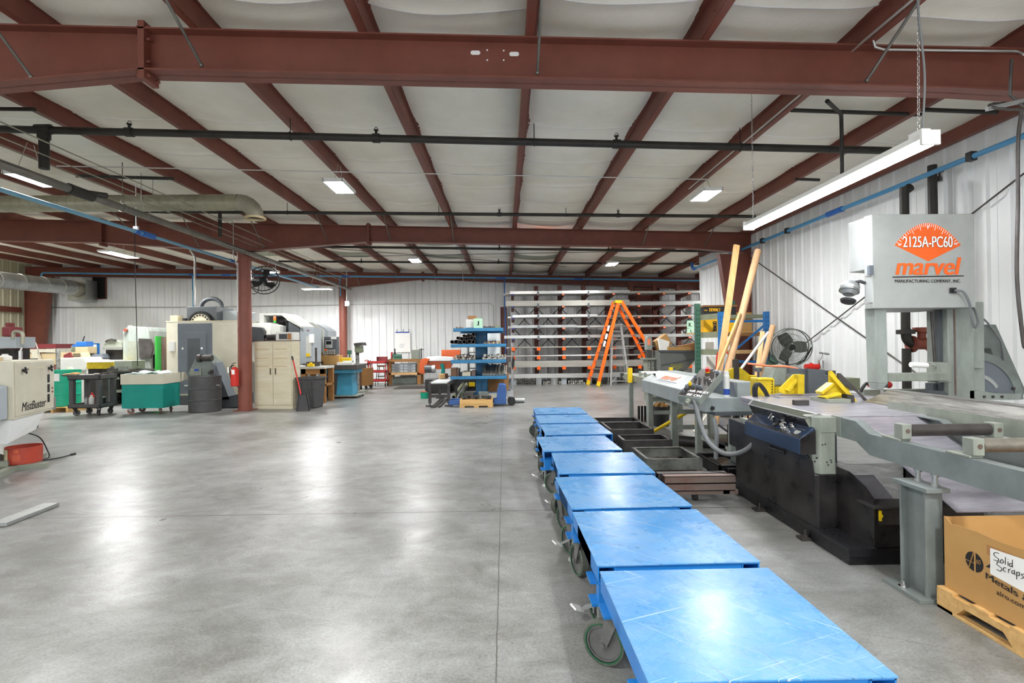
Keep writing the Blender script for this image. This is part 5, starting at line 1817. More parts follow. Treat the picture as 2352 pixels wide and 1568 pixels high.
# star knob, lid knob, lettering
p = at(1636, 937, 5.94)
m = MB()
star = [(0.03 * (1.0 if k % 2 else 0.6) * math.cos(PI * k / 5), 0.03 * (1.0 if k % 2 else 0.6) * math.sin(PI * k / 5)) for k in range(10)]
m.prism(star, 0.02, p, frame((0, -1, 0)))
m.build('star_knob', 'black_plastic', t)


def lid(u, y, lift=0.002):
    """point on the sloping lid: u 0 at low edge, 1 at ridge"""
    n = Vector((-0.155, 0, 0.29)).normalized()
    return Vector((2.35 + 0.29 * u, y, 0.875 + 0.155 * u)) + n * lift


up_ = (Vector((0.29, 0, 0.155))).normalized()
text('lid_name', 'marvel', 0.2, lid(0.42, 8.05), (0, -1, 0), up_, 'orange_sticker', t, 0.008, 0.2, sx=1.15)
text('lid_line', 'MANUFACTURING COMPANY, INC.', 0.055, lid(0.18, 8.1), (0, -1, 0), up_, 'slate', t)
m = MB()
n = Vector((-0.155, 0, 0.29)).normalized()
m.bar(lid(0.33, 8.05), lid(0.33, 7.2), 0.002, 0.006)
m.build('lid_rule', 'slate', t)
m = MB()
p = lid(0.55, 8.45)
m.tube(p, p + n * 0.03, 0.015, n=8).tube(p + n * 0.03 + Vector((0, -0.05, 0)), p + n * 0.03 + Vector((0, 0.05, 0)), 0.012, n=8)
m.build('lid_latch', 'black_plastic', t)
m = MB().hexa([(2.735, 5.96, 0.855), (2.738, 5.96, 0.855), (2.738, 6.6, 0.855), (2.735, 6.6, 0.855)], [(2.735, 6.05, 1.02), (2.738, 6.05, 1.02), (2.738, 6.6, 1.02), (2.735, 6.6, 1.02)])
m.build('recess_panel', 'slate', t)
# control box on the cover
A, B, D = at(1611, 846, 6.05), at(1660, 851, 5.85), at(1565, 905, 5.72)
cb = thing('control_box', 'tilted control box with push buttons lettered AIR MUST BE ON', 'control panel', A)
u = (B - A)
v = (D - A)
v = v - u.normalized() * v.dot(u.normalized())
n = u.cross(v).normalized()
if n.z < 0: n = -n
un, vn = u.normalized(), v.normalized()
Wd, Hd = u.length, v.length * 1.05
Rm = Matrix((un, vn, n)).transposed()
m = MB()
m.obox(un * Wd / 2 + vn * Hd / 2 - n * 0.05, (Wd, Hd, 0.1), Rm)
m.build('enclosure', 'machine_gray', cb, 0.004)
m = MB().obox(un * Wd / 2 + vn * Hd / 2 + n * 0.001, (Wd * 0.97, Hd * 0.97, 0.003), Rm)
m.build('face_plate', 'steel_dark', cb)


def knob(a, b, r, h, mt, nm='push_button', cap=None):
    p = un * Wd * a + vn * Hd * b + n * 0.002
    m = MB().lathe([(r, 0), (r, h * 0.45), (r * 0.8, h * 0.5), (r * 0.8, h), (0, h)], 14, p, Rm)
    m.build(nm, mt, cb)


knob(0.42, 0.10, 0.028, 0.05, 'red', 'stop_button')
MB().lathe([(0.03, 0), (0.03, 0.01), (0, 0.01)], 16, un * Wd * 0.42 + vn * Hd * 0.1 + n * 0.002, Rm).build('stop_ring', 'safety_yellow', cb)
knob(0.62, 0.09, 0.026, 0.045, 'chrome')
knob(0.88, 0.12, 0.022, 0.04, 'slate')
for a, b in ((0.14, 0.36), (0.36, 0.38), (0.58, 0.36), (0.74, 0.37), (0.9, 0.44), (0.36, 0.66), (0.55, 0.66), (0.74, 0.68), (0.12, 0.72), (0.14, 0.88)):
    knob(a, b, 0.018, 0.035, 'chrome' if (a * 10 + b * 10) % 2 > 1 else 'slate')
knob(0.18, 0.62, 0.02, 0.04, 'safety_yellow', 'yellow_button')
text('face_lettering', 'AIR MUST', 0.055, un * Wd * 0.32 + vn * Hd * 0.84 + n * 0.003, un, -vn, 'white_paint', cb, 0.003)
text('face_lettering', 'BE ON', 0.06, un * Wd * 0.38 + vn * Hd * 0.97 + n * 0.003, un, -vn, 'white_paint', cb, 0.003)
m = MB()
p = un * Wd * 0.5 + vn * (Hd + 0.0) - n * 0.05
m.tube(p, p + vn * 0.04, 0.032, n=12).tube(p + vn * 0.04, p + vn * 0.07, 0.026, n=12)
m.build('cable_gland', 'olive_gray', cb)
MB().box(0.05, 0.12, -0.05, 0.1, -0.16, -0.06).build('box_bracket', 'machine_gray_d', cb)
# spray bottle on the shelf
p = fl(1669, 912, 0.85)
t2 = thing('bottle', 'white and blue plastic bottle standing on the conveyor cover shelf', 'bottle', (p.x, p.y, 0.85))
MB().lathe([(0.034, 0), (0.036, 0.01), (0.036, 0.25), (0.03, 0.27), (0, 0.27)], 18).build('body', 'plastic_white', t2)
MB().lathe([(0.0365, 0.03), (0.0368, 0.031), (0.0368, 0.1), (0.0365, 0.101)], 18).build('label_band', 'blue_ink', t2)
MB().lathe([(0.03, 0.27), (0.03, 0.31), (0, 0.31)], 18).build('cap', 'plastic_white', t2)
# things under the conveyor
st = thing('yellow_strut', 'yellow round strut leaning from the tray frames to the conveyor legs', 'strut', fl(1502, 990, 0.05))
o0 = fl(1502, 990, 0.05)
MB().tube((0, 0, 0), at(1580, 945, 7.6) - o0, 0.028, n=14).build('tube', 'safety_yellow', st)
p = at(1518, 955, 9.2)
bk = thing('black_bucket', 'black bucket with cardboard scraps under the covered conveyor', 'bucket', (p.x, p.y, 0))
MB().lathe([(0.0, 0.0), (0.14, 0.0), (0.165, 0.34), (0.172, 0.34), (0.172, 0.36), (0.16, 0.36), (0.135, 0.02)], 24).build('pail', 'black_plastic', bk)
m = MB()
for k in range(5): m.obox((0.06 * math.cos(k * 1.3), 0.05 * math.sin(k * 1.3), 0.37), (0.1, 0.1, 0.05), (0.4 * k, 0.3 * k, k))
m.build('scraps', 'cardboard', bk)
for k, px in enumerate((1470, 1478)):
    pass
m = MB()
for dx in (0, 0.06, 0.12): m.box(dx, dx + 0.035, 0, 0.04, 0, 0.3)
o = m.build('post_stop', 'black_paint')
p = at(1466, 955, 9.7)
o.location = (p.x, p.y, 0)
tag(o, 'black three-pronged steel stand at the end of the covered conveyor', 'stand')
p0, p1 = fl(1560, 1012, 0.08), fl(1640, 1018, 0.08)
tag(MB().ring(p0, p1, 0.075, 0.06, 20).build('steel_pipe', 'raw_steel'), 'dark steel pipe lying on the floor under the conveyor', 'pipe')
m = MB().path(curve3([at(1640, 960, 5.75), at(1646, 1000, 5.7), at(1645, 1060, 5.65), at(1655, 1082, 5.6)]), 0.025, 10)
tag(m.build('drain_hose', 'grey_hose'), 'plain grey hose hanging from the conveyor drip pan to the floor', 'hose')
m = MB().path(curve3([at(1650, 975, 6.0), at(1680, 995, 5.9), at(1720, 998, 5.8), at(1745, 985, 5.75)]), 0.012, 8)
tag(m.build('power_cable', 'black_plastic'), 'black cable sagging under the conveyor near the saw', 'cable')
t = thing('coolant_pan', 'black coolant tray on the floor between conveyor and saw', 'tray', (2.52, 5.55, 0))
m = MB().box(-0.3, 0.5, -0.3, -0.28, 0.1, 0.22).box(-0.3, 0.5, 0.3, 0.32, 0.1, 0.22).box(-0.3, -0.28, -0.3, 0.32, 0.1, 0.22).box(-0.3, 0.5, -0.3, 0.32, 0.1, 0.11)
m.build('pan', 'black_paint', t)
t = thing('hydraulic_unit', 'cluster of dark hydraulic valves behind the saw base', 'machine', (2.75, 6.15, 0))
m = MB().box(-0.12, 0.3, -0.1, 0.2, 0.08, 0.3).box(-0.05, 0.05, -0.12, 0.0, 0.3, 0.5).box(0.1, 0.28, -0.05, 0.1, 0.3, 0.42)
for k in range(4): m.tube((0.02 + 0.07 * k, -0.1, 0.35), (0.02 + 0.07 * k, -0.1, 0.65), 0.012, n=8)
m.tube((-0.2, -0.1, 0.2), (0.0, -0.1, 0.2), 0.03, n=10)
m.build('valve_bank', 'raw_steel', t)
MB().tube((-0.3, -0.15, 0.24), (-0.16, -0.14, 0.22), 0.022, n=10).build('coupler', 'chrome', t)

# second vise, bracket pair and electric motor behind the saw
t = thing('vise_stand', 'pair of yellow corner brackets around a dark post behind the control box', 'vise', at(1690, 870, 7.3))
O = at(1690, 870, 7.3)
m = slab(MB(), [(1655, 880), (1672, 850), (1688, 843), (1688, 880)], 7.3, 0.04, O)
slab(m, [(1698, 843), (1710, 850), (1724, 862), (1724, 878), (1698, 878)], 7.3, 0.04, O)
rect(m, 1724, 862, 1738, 880, 7.25, 0.1, O)
m.build('bracket', 'yellow', t, 0.003)
MB().box(-0.03, 0.03, -0.04, 0.04, -O.z + 0.0, 0.28).build('post', 'steel_dark', t)
t = thing('clamp_screw', 'upright tee-handled clamp screw by the yellow cylinder', 'clamp', at(1742, 872, 6.2))
MB().tube((0, 0, -0.9 + 0.0), (0, 0, 0.1), 0.014, n=8).tube((0, 0, 0.1), (0, 0, 0.15), 0.04, 0.03, n=12).tube((-0.05, 0, 0.13), (0.05, 0, 0.13), 0.012, n=8).build('screw', 'slate_d', t)
mO = at(1795, 858, 6.0)
t = thing('electric_motor', 'grey electric gear motor standing behind the yellow vise', 'motor', (mO.x, mO.y, 0))
zc = mO.z
m = MB()
m.tube((-0.02, 0, zc), (0.2, 0.08, zc - 0.01), 0.095, n=20).tube((0.2, 0.08, zc - 0.01), (0.22, 0.09, zc - 0.01), 0.11, n=20)
m.build('motor_body', 'galv', t)
m = MB()
m.hexa([(-0.22, -0.1, zc - 0.14), (0.0, -0.1, zc - 0.14), (0.0, 0.12, zc - 0.14), (-0.22, 0.12, zc - 0.14)], [(-0.14, -0.1, zc + 0.09), (0.02, -0.1, zc + 0.11), (0.02, 0.12, zc + 0.11), (-0.14, 0.12, zc + 0.09)])
m.build('gear_case', 'pale_green', t, 0.02)
MB().box(-0.12, 0.24, -0.08, 0.12, 0.0, zc - 0.14).build('pedestal', 'yellow', t)
m = MB().path(curve3([(-0.45, -0.1, zc + 0.13), (-0.2, -0.1, zc + 0.1), (0.0, -0.1, zc + 0.09), (0.15, -0.08, zc + 0.06)]), 0.012, 8)
m.build('air_hose', 'orange_sticker', t)
t = thing('red_coil_tool', 'red reel and chrome fitting on the plates behind the saw', 'tool', at(1868, 839, 6.3))
m = MB().tube((-0.1, 0, -0.02), (0.06, 0, -0.02), 0.04, n=14).tube((-0.03, 0, -0.02), (-0.02, 0, -0.02), 0.055, n=14)
m.build('reel', 'red', t)
MB().tube((0.1, 0, -0.04), (0.1, 0, 0.06), 0.035, n=12).tube((0.1, 0, 0.06), (0.14, 0, 0.16), 0.012, n=8).tube((0.08, 0, 0.16), (0.2, 0, 0.14), 0.012, n=8).build('fitting', 'chrome', t)
MB().box(-0.3, 0.25, -0.05, 0.12, -t.location.z, -0.065).build('stand', 'slate_d', t)

# ================================================================ round floor fan by the right wall
t = thing('floor_fan', 'large round black floor fan leaning by the right wall', 'fan', at(1815, 797, 9.5))
R0 = 0.345
Rf = Matrix.Rotation(0.1, 3, 'X') @ Matrix.Rotation(-0.25, 3, 'Z')
m = MB()
for y in (-0.1, 0.1):
    m.path([Rf @ Vector((R0 * math.cos(2 * PI * k / 40), y, R0 * math.sin(2 * PI * k / 40))) for k in range(40)], 0.011, 6, closed=True)
for r in (0.08, 0.16, 0.25):
    for y in (-0.1 - 0.05 * (1 - r / R0), 0.1 + 0.05 * (1 - r / R0)):
        m.path([Rf @ Vector((r * math.cos(2 * PI * k / 28), y, r * math.sin(2 * PI * k / 28))) for k in range(28)], 0.003, 4, closed=True)
for k in range(56):
    a = 2 * PI * k / 56
    for s in (-1, 1):
        m.path([Rf @ Vector((R0 * math.cos(a), s * 0.1, R0 * math.sin(a))), Rf @ Vector((0.2 * math.cos(a + 0.12), s * 0.125, 0.2 * math.sin(a + 0.12))), Rf @ Vector((0.06 * math.cos(a + 0.3), s * 0.145, 0.06 * math.sin(a + 0.3)))], 0.0014, 4, cap=False)
for k in range(28):
    a = 2 * PI * k / 28
    m.path([Rf @ Vector((R0 * math.cos(a), -0.1, R0 * math.sin(a))), Rf @ Vector((R0 * math.cos(a), 0.1, R0 * math.sin(a)))], 0.003, 4, cap=False)
m.build('guard', 'fan_wire', t)
for k in range(3):
    a0 = 2 * PI * k / 3 + 0.05
    m = MB()
    vs, fs = [], []
    for i in range(5):
        r = 0.06 + 0.23 * i / 4
        wd = 0.055 + 0.05 * math.sin(PI * (0.25 + 0.6 * i / 4))
        for s in (-1, 1):
            vs.append(Rf @ Vector((r * math.cos(a0) - s * wd * math.sin(a0), s * 0.045 - 0.004, r * math.sin(a0) + s * wd * math.cos(a0))))
            vs.append(Rf @ Vector((r * math.cos(a0) - s * wd * math.sin(a0), s * 0.045 + 0.004, r * math.sin(a0) + s * wd * math.cos(a0))))
    for i in range(4):
        b0, b1 = 4 * i, 4 * i + 4
        fs += [(b0, b0 + 2, b1 + 2, b1), (b0 + 1, b1 + 1, b1 + 3, b0 + 3), (b0, b1, b1 + 1, b0 + 1), (b0 + 2, b0 + 3, b1 + 3, b1 + 2)]
    fs += [(0, 1, 3, 2), (16, 18, 19, 17)]
    m.add(vs, fs)
    m.build('blade', 'fan_blade', t)
MB().tube(Rf @ Vector((0, -0.06, 0)), Rf @ Vector((0, 0.14, 0)), 0.065, n=16).build('motor_hub', 'mesh_black', t)
z = t.location.z
m = MB().tube((0, 0.12, -z + 0.03), (0, 0.12, -0.0), 0.03, n=12).tube((0, 0.1, -z), (0, 0.1, -z + 0.04), 0.28, 0.22, n=24)
m.path([Rf @ Vector((-R0 - 0.02, 0, 0)), (-R0, 0.12, -0.25), (0, 0.13, -0.45)], 0.016, 6).path([Rf @ Vector((R0 + 0.02, 0, 0)), (R0, 0.12, -0.25), (0, 0.13, -0.45)], 0.016, 6)
m.build('stand', 'mesh_black', t)

# ================================================================ pallet racks, leaning boards
def upright(mb, X, Y, z, w=0.085):
    mb.box(X - w / 2, X + w / 2, Y, Y + 0.07, 0, z)


def punched(parent, X, Y, z, mat_, name='upright'):
    MB().box(X - 0.045, X + 0.045, Y, Y + 0.07, 0, z).build(name, mat_, parent)


t = thing('pallet_rack', 'green and blue pallet rack holding the yellow tool carton', 'rack', (0, 0, 0))
gx = at(1603, 700, 11.0)
gz = at(1603, 697, 11.0).z
u = MB().box(gx.x - 0.055, gx.x + 0.055, 11.0, 11.08, 0, gz)
o = u.build('upright', 'upright_green', t)
m = MB()
for k in range(22):
    for s in (-1, 1): m.box(gx.x + s * 0.025 - 0.007, gx.x + s * 0.025 + 0.007, 10.997, 11.003, 0.3 + 0.09 * k, 0.325 + 0.09 * k)
m.build('punch_hole', 'opening_dark', o)
bxa, bxb = at(1657, 716, 10.4), at(1762, 715, 10.4)
for q in (bxa, bxb):
    o = MB().box(q.x - 0.05, q.x + 0.05, 10.4, 10.48, 0, q.z).build('upright', 'upright_blue', t)
    m = MB()
    for k in range(20):
        for s in (-1, 1): m.box(q.x + s * 0.022 - 0.006, q.x + s * 0.022 + 0.006, 10.397, 10.403, 0.3 + 0.09 * k, 0.322 + 0.09 * k)
    m.build('punch_hole', 'opening_dark', o)
yb = 11.5
o = MB().box(gx.x + 0.95, gx.x + 1.05, yb, yb + 0.08, 0, gz + 0.1).build('upright', 'upright_green', t)
for z in (at(1640, 728, 10.9).z, at(1640, 769, 10.9).z, at(1640, 808, 10.9).z):
    MB().hexa([(gx.x + 0.05, 11.0, z - 0.06), (bxa.x, 10.45, z - 0.06), (bxa.x, 10.5, z - 0.06), (gx.x + 0.05, 11.05, z - 0.06)], [(gx.x + 0.05, 11.0, z + 0.06), (bxa.x, 10.45, z + 0.06), (bxa.x, 10.5, z + 0.06), (gx.x + 0.05, 11.05, z + 0.06)]).build('beam', 'beam_olive', t)
for py, mt in ((727, 'beam_olive'), (768, 'wood_bench'), (808, 'wood')):
    a, b = at(1665, py, 10.95), at(1755, py, 10.95)
    MB().box(a.x, b.x + 0.1, 10.95, 11.0, a.z - 0.04, a.z + 0.04).build('beam', mt, t)
m = MB().bar(at(1690, 802, 10.6), at(1755, 747, 10.6), 0.03, 0.04).bar(at(1665, 738, 10.6), at(1755, 737, 10.6), 0.03, 0.05).bar(at(1690, 830, 10.6), at(1760, 831, 10.6), 0.03, 0.05)
m.build('brace', 'upright_blue', t)
sh = MB().box(gx.x + 0.06, 5.6, 11.02, 11.9, at(1640, 765, 10.9).z + 0.0, at(1640, 763, 10.9).z + 0.01)
sh.build('shelf_board', 'wood', t)
zsh = at(1640, 763, 10.9).z + 0.011
a, b = at(1617, 764, 11.05), at(1690, 704, 11.05)
t = thing('tool_carton', 'yellow and black tool carton on the pallet rack shelf', 'cardboard box', (0, 0, 0))
MB().box(a.x, b.x, 11.05, 11.6, zsh, b.z - 0.2).build('carton_lower', 'dewalt_yellow', t)
MB().box(a.x, b.x, 11.05, 11.6, b.z - 0.2, b.z).build('carton_band', 'black_plastic', t)
MB().hexa([(a.x - 0.02, 11.03, b.z), (b.x + 0.02, 11.03, b.z), (b.x, 11.6, b.z), (a.x, 11.6, b.z)], [(a.x - 0.02, 11.0, b.z + 0.035), (b.x + 0.02, 11.0, b.z + 0.035), (b.x, 11.6, b.z + 0.06), (a.x, 11.6, b.z + 0.06)]).build('carton_flap', 'cardboard_d', t)
label_px('carton_print', 'DEWALT', 1629, 1655, 715, 707.5, 11.045, 'dewalt_yellow', t, 0.05, 0, 0.002)
label_px('carton_print', 'DEWALT', 1618, 1625, 714, 711, 11.045, 'dewalt_yellow', t, 0.03, 0, 0.002)
p0 = at(1637, 738, 11.045)
text('carton_side_print', 'DEWALT', 0.13, p0, (0, 0, -1), (1, 0, 0), 'ink', t, 0.006, sx=0.5)
rect(MB(), 1619, 712.5, 1626, 715.5, 11.047, 0.002).build('carton_label', 'ink', t)
o = MB().box(b.x + 0.02, b.x + 0.35, 11.05, 11.5, zsh, zsh + 0.42).build('brown_carton', 'cardboard')
tag(o, 'plain brown carton behind the leaning boards on the rack shelf', 'cardboard box')
zl = at(1640, 803, 10.9).z + 0.061
for k, (xa, xb, h, mt, lab) in enumerate(((1622, 1640, 0.2, 'gray_board', 'pale square plate standing on the lower rack shelf'), (1610, 1632, 0.45, 'plank_white', 'tall pale board leaning under the pallet rack'))):
    a, b = at(xa, 815, 11.2), at(xb, 815, 11.2)
    if k == 0: o = MB().box(a.x, b.x, 11.2, 11.25, at(1640, 806, 11.2).z, at(1640, 806, 11.2).z + h)
    else: o = MB().hexa([(a.x, 10.85, 0), (b.x, 10.85, 0), (b.x, 10.88, 0), (a.x, 10.88, 0)], [(a.x + 0.04, 10.97, 1.2), (b.x + 0.04, 10.97, 1.2), (b.x + 0.04, 11.0, 1.2), (a.x + 0.04, 11.0, 1.2)])
    tag(o.build('flat_board', mt), lab, 'board')
# hand truck tubes
t = thing('hand_truck', 'red tubular hand truck standing before the pallet rack', 'hand truck', (4.28, 10.3, 0))
m = MB()
for dx in (0, 0.24): m.path([(dx, 0.0, 0.1), (dx + 0.06, 0.08, 0.9), (dx + 0.1, 0.1, 1.25)], 0.016, 8)
for z in (0.3, 0.6, 0.9): m.tube((z * 0.066, z * 0.088, z), (0.24 + z * 0.066, z * 0.088, z), 0.012, n=8)
m.path([(0.1, 0.1, 1.25), (0.16, 0.14, 1.33), (0.3, 0.14, 1.33), (0.34, 0.1, 1.25)], 0.016, 8)
m.build('frame', 'red', t)
MB().box(-0.02, 0.26, -0.15, 0.02, 0.0, 0.02).build('toe_plate', 'steel_dark', t)
for dx in (-0.05, 0.29): MB().tube((dx - 0.02, 0.08, 0.1), (dx + 0.02, 0.08, 0.1), 0.1, n=16).build('wheel', 'rubber', t)


def board(pa, pb, Ya, Yb, w, h, mt, name, label, cat='board', rnd=False):
    """a board leaning from the floor under pixel pa at depth Ya to pixel pb at depth Yb"""
    b = at(pb[0], pb[1], Yb)
    a = at(pa[0], pa[1], Ya)
    d = (a - b)
    a = b + d * (b.z / (b.z - a.z)) if a.z < b.z else a
    a.z = 0.012
    m = MB()
    if rnd: m.ring(a, b, w, w * 0.86, 20)
    else: m.bar(a, b, w, h)
    return tag(m.build(name, mt), label, cat)


board((1652, 855), (1692, 563), 9.4, 9.9, 0.11, 0.05, 'wood', 'wood_plank', 'tallest pale wooden plank leaning up beside the wall column')
board((1672, 850), (1741, 575), 9.2, 9.8, 0.065, 0.065, 'card_tube', 'cardboard_tube', 'long brown cardboard tube leaning beside the tallest plank', 'tube', True)
board((1648, 850), (1700, 720), 9.1, 9.4, 0.045, 0.045, 'wood', 'wood_stick', 'thin yellowish stick leaning in front of the long cardboard tube', 'board')
board((1740, 858), (1752, 762), 9.3, 9.6, 0.08, 0.05, 'wood', 'wood_plank', 'short wooden plank standing left of the short cardboard tube')
board((1747, 855), (1775, 748), 9.2, 9.5, 0.05, 0.05, 'card_tube', 'cardboard_tube', 'short cardboard tube with stickers leaning by the blue upright', 'tube', True)
board((1700, 850), (1765, 762), 8.9, 9.2, 0.05, 0.02, 'plank_white', 'wood_lath', 'whitish lath leaning across the blue rack upright')
t = thing('gas_cylinder', 'dark green gas cylinder with coiled hose behind the fan', 'cylinder', (at(1775, 850, 10.2).x, 10.2, 0))
MB().lathe([(0.1, 0), (0.1, 1.1), (0.06, 1.2), (0.03, 1.24), (0, 1.24)], 20).build('body', 'upright_green', t)
m = MB()
m.path([(-0.16 + 0.035 * math.cos(a), -0.02 + 0.035 * math.sin(a), 0.35 + a * 0.006) for a in [0.5 * k for k in range(220)]], 0.008, 5)
m.build('coiled_hose', 'black_plastic', t)
# ================================================================ mist collector at the left edge
A, B = at(31, 966, 6.2), at(125, 941, 7.27)
d = Vector((B.x - A.x, B.y - A.y, 0))
Lm = d.length
t = thing('mist_collector', 'cream air filter cabinet lettered MistBuster on a pedestal at the left edge', 'air filter', (A.x, A.y, 0), math.atan2(d.y, d.x))
# local: +x runs away along the lettered door, +y points left (away from the hall centre)
z0, z1 = A.z + 0.01, at(31, 829, 6.2).z
MB().box(0, Lm, 0.0, 0.85, z0, z1).build('cabinet', 'cream', t, 0.006)
MB().box(0.03, Lm - 0.04, -0.012, 0.0, z0 + 0.03, z1 - 0.02).build('door_panel', 'cream', t, 0.004)
m = MB()
for x in (0.2, Lm - 0.22):
    m.tube((x, -0.012, z1 - 0.12), (x, -0.05, z1 - 0.12), 0.018, n=8)
    for k in range(4):
        a = PI / 2 * k + 0.4
        m.tube((x, -0.045, z1 - 0.12), (x + 0.045 * math.cos(a), -0.045, z1 - 0.12 + 0.045 * math.sin(a)), 0.011, n=6)
m.build('knob', 'black_plastic', t)
m = MB()
m.bar((0.36, -0.014, z1 - 0.10), (0.78, -0.014, z1 - 0.10), 0.006, 0.016).bar((0.36, -0.014, z1 - 0.10), (0.36, -0.014, z1 - 0.14), 0.012, 0.006).bar((0.78, -0.014, z1 - 0.10), (0.78, -0.014, z1 - 0.14), 0.012, 0.006)
m.build('handle', 'cream_worn', t)
for k in range(3):
    z = z1 - 0.26 - 0.135 * k
    MB().box(0.9, 0.965, -0.016, -0.011, z - 0.055, z + 0.055).build('sight_window', 'glass_dark', t)
m = MB()
for zz in (z1 - 0.4, z1 - 0.45): m.tube((1.05, -0.014, zz), (1.05, -0.02, zz), 0.014, n=10)
m.build('button', 'rust_valve', t)
MB().box(Lm - 0.06, Lm + 0.005, -0.016, 0.0, z0, z0 + 0.17).build('hinge_plate', 'galv', t)
text('door_lettering', 'MistBuster', 0.155, (0.16, -0.0125, z0 + 0.08), (1, 0, 0), (0, 0, 1), 'ink', t, 0.0022, 0.25)
zb = at(40, 1016, 6.3).z
MB().hexa([(0.05, 0.08, zb), (Lm - 0.35, 0.08, zb + 0.06), (Lm - 0.35, 0.7, zb + 0.06), (0.05, 0.7, zb)], [(0.02, 0.02, z0), (Lm - 0.25, 0.02, z0), (Lm - 0.25, 0.8, z0), (0.02, 0.8, z0)]).build('hopper', 'white_wall', t, 0.004)
MB().box(0.28, 0.42, 0.3, 0.44, 0.06, zb + 0.04).build('pedestal', 'cream_worn', t)
m = MB().box(-0.1, 1.15, 0.08, 0.17, 0.0, 0.06).box(0.3, 0.4, -0.2, 0.9, 0.0, 0.06).box(0.3, 0.4, 0.17, 0.5, 0.03, 0.12)
m.hexa([(0.4, 0.3, 0.05), (0.85, 0.3, 0.05), (0.85, 0.42, 0.05), (0.4, 0.42, 0.05)], [(0.4, 0.3, 0.2), (0.45, 0.3, 0.2), (0.45, 0.42, 0.2), (0.4, 0.42, 0.2)])
m.build('base_frame', 'olive_gray', t)
m = MB()
m.hexa([(-0.02, 0.05, z0 + 0.02), (-0.02, 0.6, z0 + 0.02), (-0.02, 0.6, z1 - 0.1), (-0.02, 0.05, z1 - 0.3)], [(-0.35, 0.2, z0 - 0.0), (-0.35, 0.6, z0 - 0.0), (-0.35, 0.6, z0 + 0.3), (-0.35, 0.2, z0 + 0.3)])
m.build('inlet_hood', 'cool_gray', t)
MB().path(curve3([(-0.1, 0.3, z0 - 0.12), (-0.3, 0.35, z0 - 0.14), (-0.45, 0.5, z0 - 0.05)]), 0.13, 16).build('inlet_elbow', 'beam_olive', t)
m = MB().path(curve3([(0.85, 0.2, 0.4), (0.98, 0.1, 0.3), (1.06, 0.05, 0.12), (1.02, 0.02, 0.01), (0.8, 0.1, 0.012), (0.9, -0.1, 0.012), (1.1, -0.2, 0.012)]), 0.008, 6)
m.tube((1.1, -0.2, 0.014), (1.16, -0.23, 0.014), 0.016, n=8)
m.build('power_cord', 'black_plastic', t)
MB().tube((Lm - 0.02, 0.1, z0 + 0.09), (Lm + 0.06, 0.06, z0 + 0.09), 0.05, n=14).build('drain_valve', 'chrome', t)
# loose things on top of the filter cabinet
ZT = z1 + 0.001
Rt = Matrix.Rotation(math.atan2(d.y, d.x), 3, 'Z')


def on_top(x, y): return Vector((A.x, A.y, ZT)) + Rt @ Vector((x, y, 0))


q = on_top(0.32, 0.2)
o = MB().lathe([(0.06, 0), (0.066, 0.01), (0.066, 0.055), (0.03, 0.068), (0.03, 0.085), (0, 0.085)], 20).build('jar', 'plastic_white')
o.location = q
tag(o, 'low white jar standing on the filter cabinet', 'jar')
q = on_top(0.14, 0.42)
o = MB().lathe([(0.0, 0.0), (0.1, 0.0), (0.115, 0.12), (0.125, 0.125), (0.11, 0.13), (0.09, 0.01)], 20).build('pot', 'black_paint')
o.location = q
tag(o, 'black pot standing on the filter cabinet behind the white jar', 'pot')
q = on_top(0.05, 0.16)
o = MB().lathe([(0.045, 0), (0.045, 0.05), (0.03, 0.055), (0, 0.055)], 16).build('tin', 'beige')
o.location = q
tag(o, 'small beige tin beside the black pot on the filter cabinet', 'tin')
q = on_top(0.72, 0.2)
o = MB().tube((0, 0, 0), (0, 0, 0.12), 0.022, n=12).tube((0, 0, 0.12), (0.02, 0, 0.17), 0.012, n=8).build('steel_fitting', 'chrome')
o.location = q
tag(o, 'upright chrome fitting on the filter cabinet', 'fitting')

# red half pail
p = fl(56, 1075)
t = thing('metal_pail', 'cut-down red metal pail with white labels in front of the mist collector', 'pail', (p.x - 0.08, p.y + 0.08, 0.061))
m = MB().lathe([(0.0, 0.0), (0.18, 0.0), (0.183, 0.01), (0.183, 0.205), (0.187, 0.21), (0.178, 0.21), (0.174, 0.015), (0, 0.012)], 32)
m.build('pail_body', 'pail_red', t)
m = MB()
for a0, a1, z0_, z1_ in ((-2.6, -1.75, 0.03, 0.19),):
    for k in range(8):
        u, v = a0 + (a1 - a0) * k / 8, a0 + (a1 - a0) * (k + 1) / 8
        m.add([(0.185 * math.cos(u), 0.185 * math.sin(u), z0_), (0.185 * math.cos(v), 0.185 * math.sin(v), z0_), (0.185 * math.cos(v), 0.185 * math.sin(v), z1_), (0.185 * math.cos(u), 0.185 * math.sin(u), z1_)], [(0, 1, 2, 3)])
m.build('label', 'cream_worn', t)
m = MB()
for k in range(7): m.path([(0.1855 * math.cos(u), 0.1855 * math.sin(u), 0.05 + 0.012 * k) for u in [-1.45 + 0.09 * i for i in range(6)]], 0.002, 4)
m.path([(0.1858 * math.cos(-1.22 + 0.1 * math.sin(a)), 0.1858 * math.sin(-1.22 + 0.1 * math.sin(a)), 0.165 + 0.02 * math.sin(2 * a)) for a in [2 * PI * i / 16 for i in range(16)]], 0.003, 4, closed=True)
m.build('printed_label', 'orange_sticker', t)
q0, q1 = fl(-5, 1205, 0.02), fl(118, 1158, 0.02)
o = MB().bar(q0, q1, 0.14, 0.03).build('steel_channel', 'galv')
tag(o, 'bare metal channel lying on the floor at the left edge', 'metal bar')

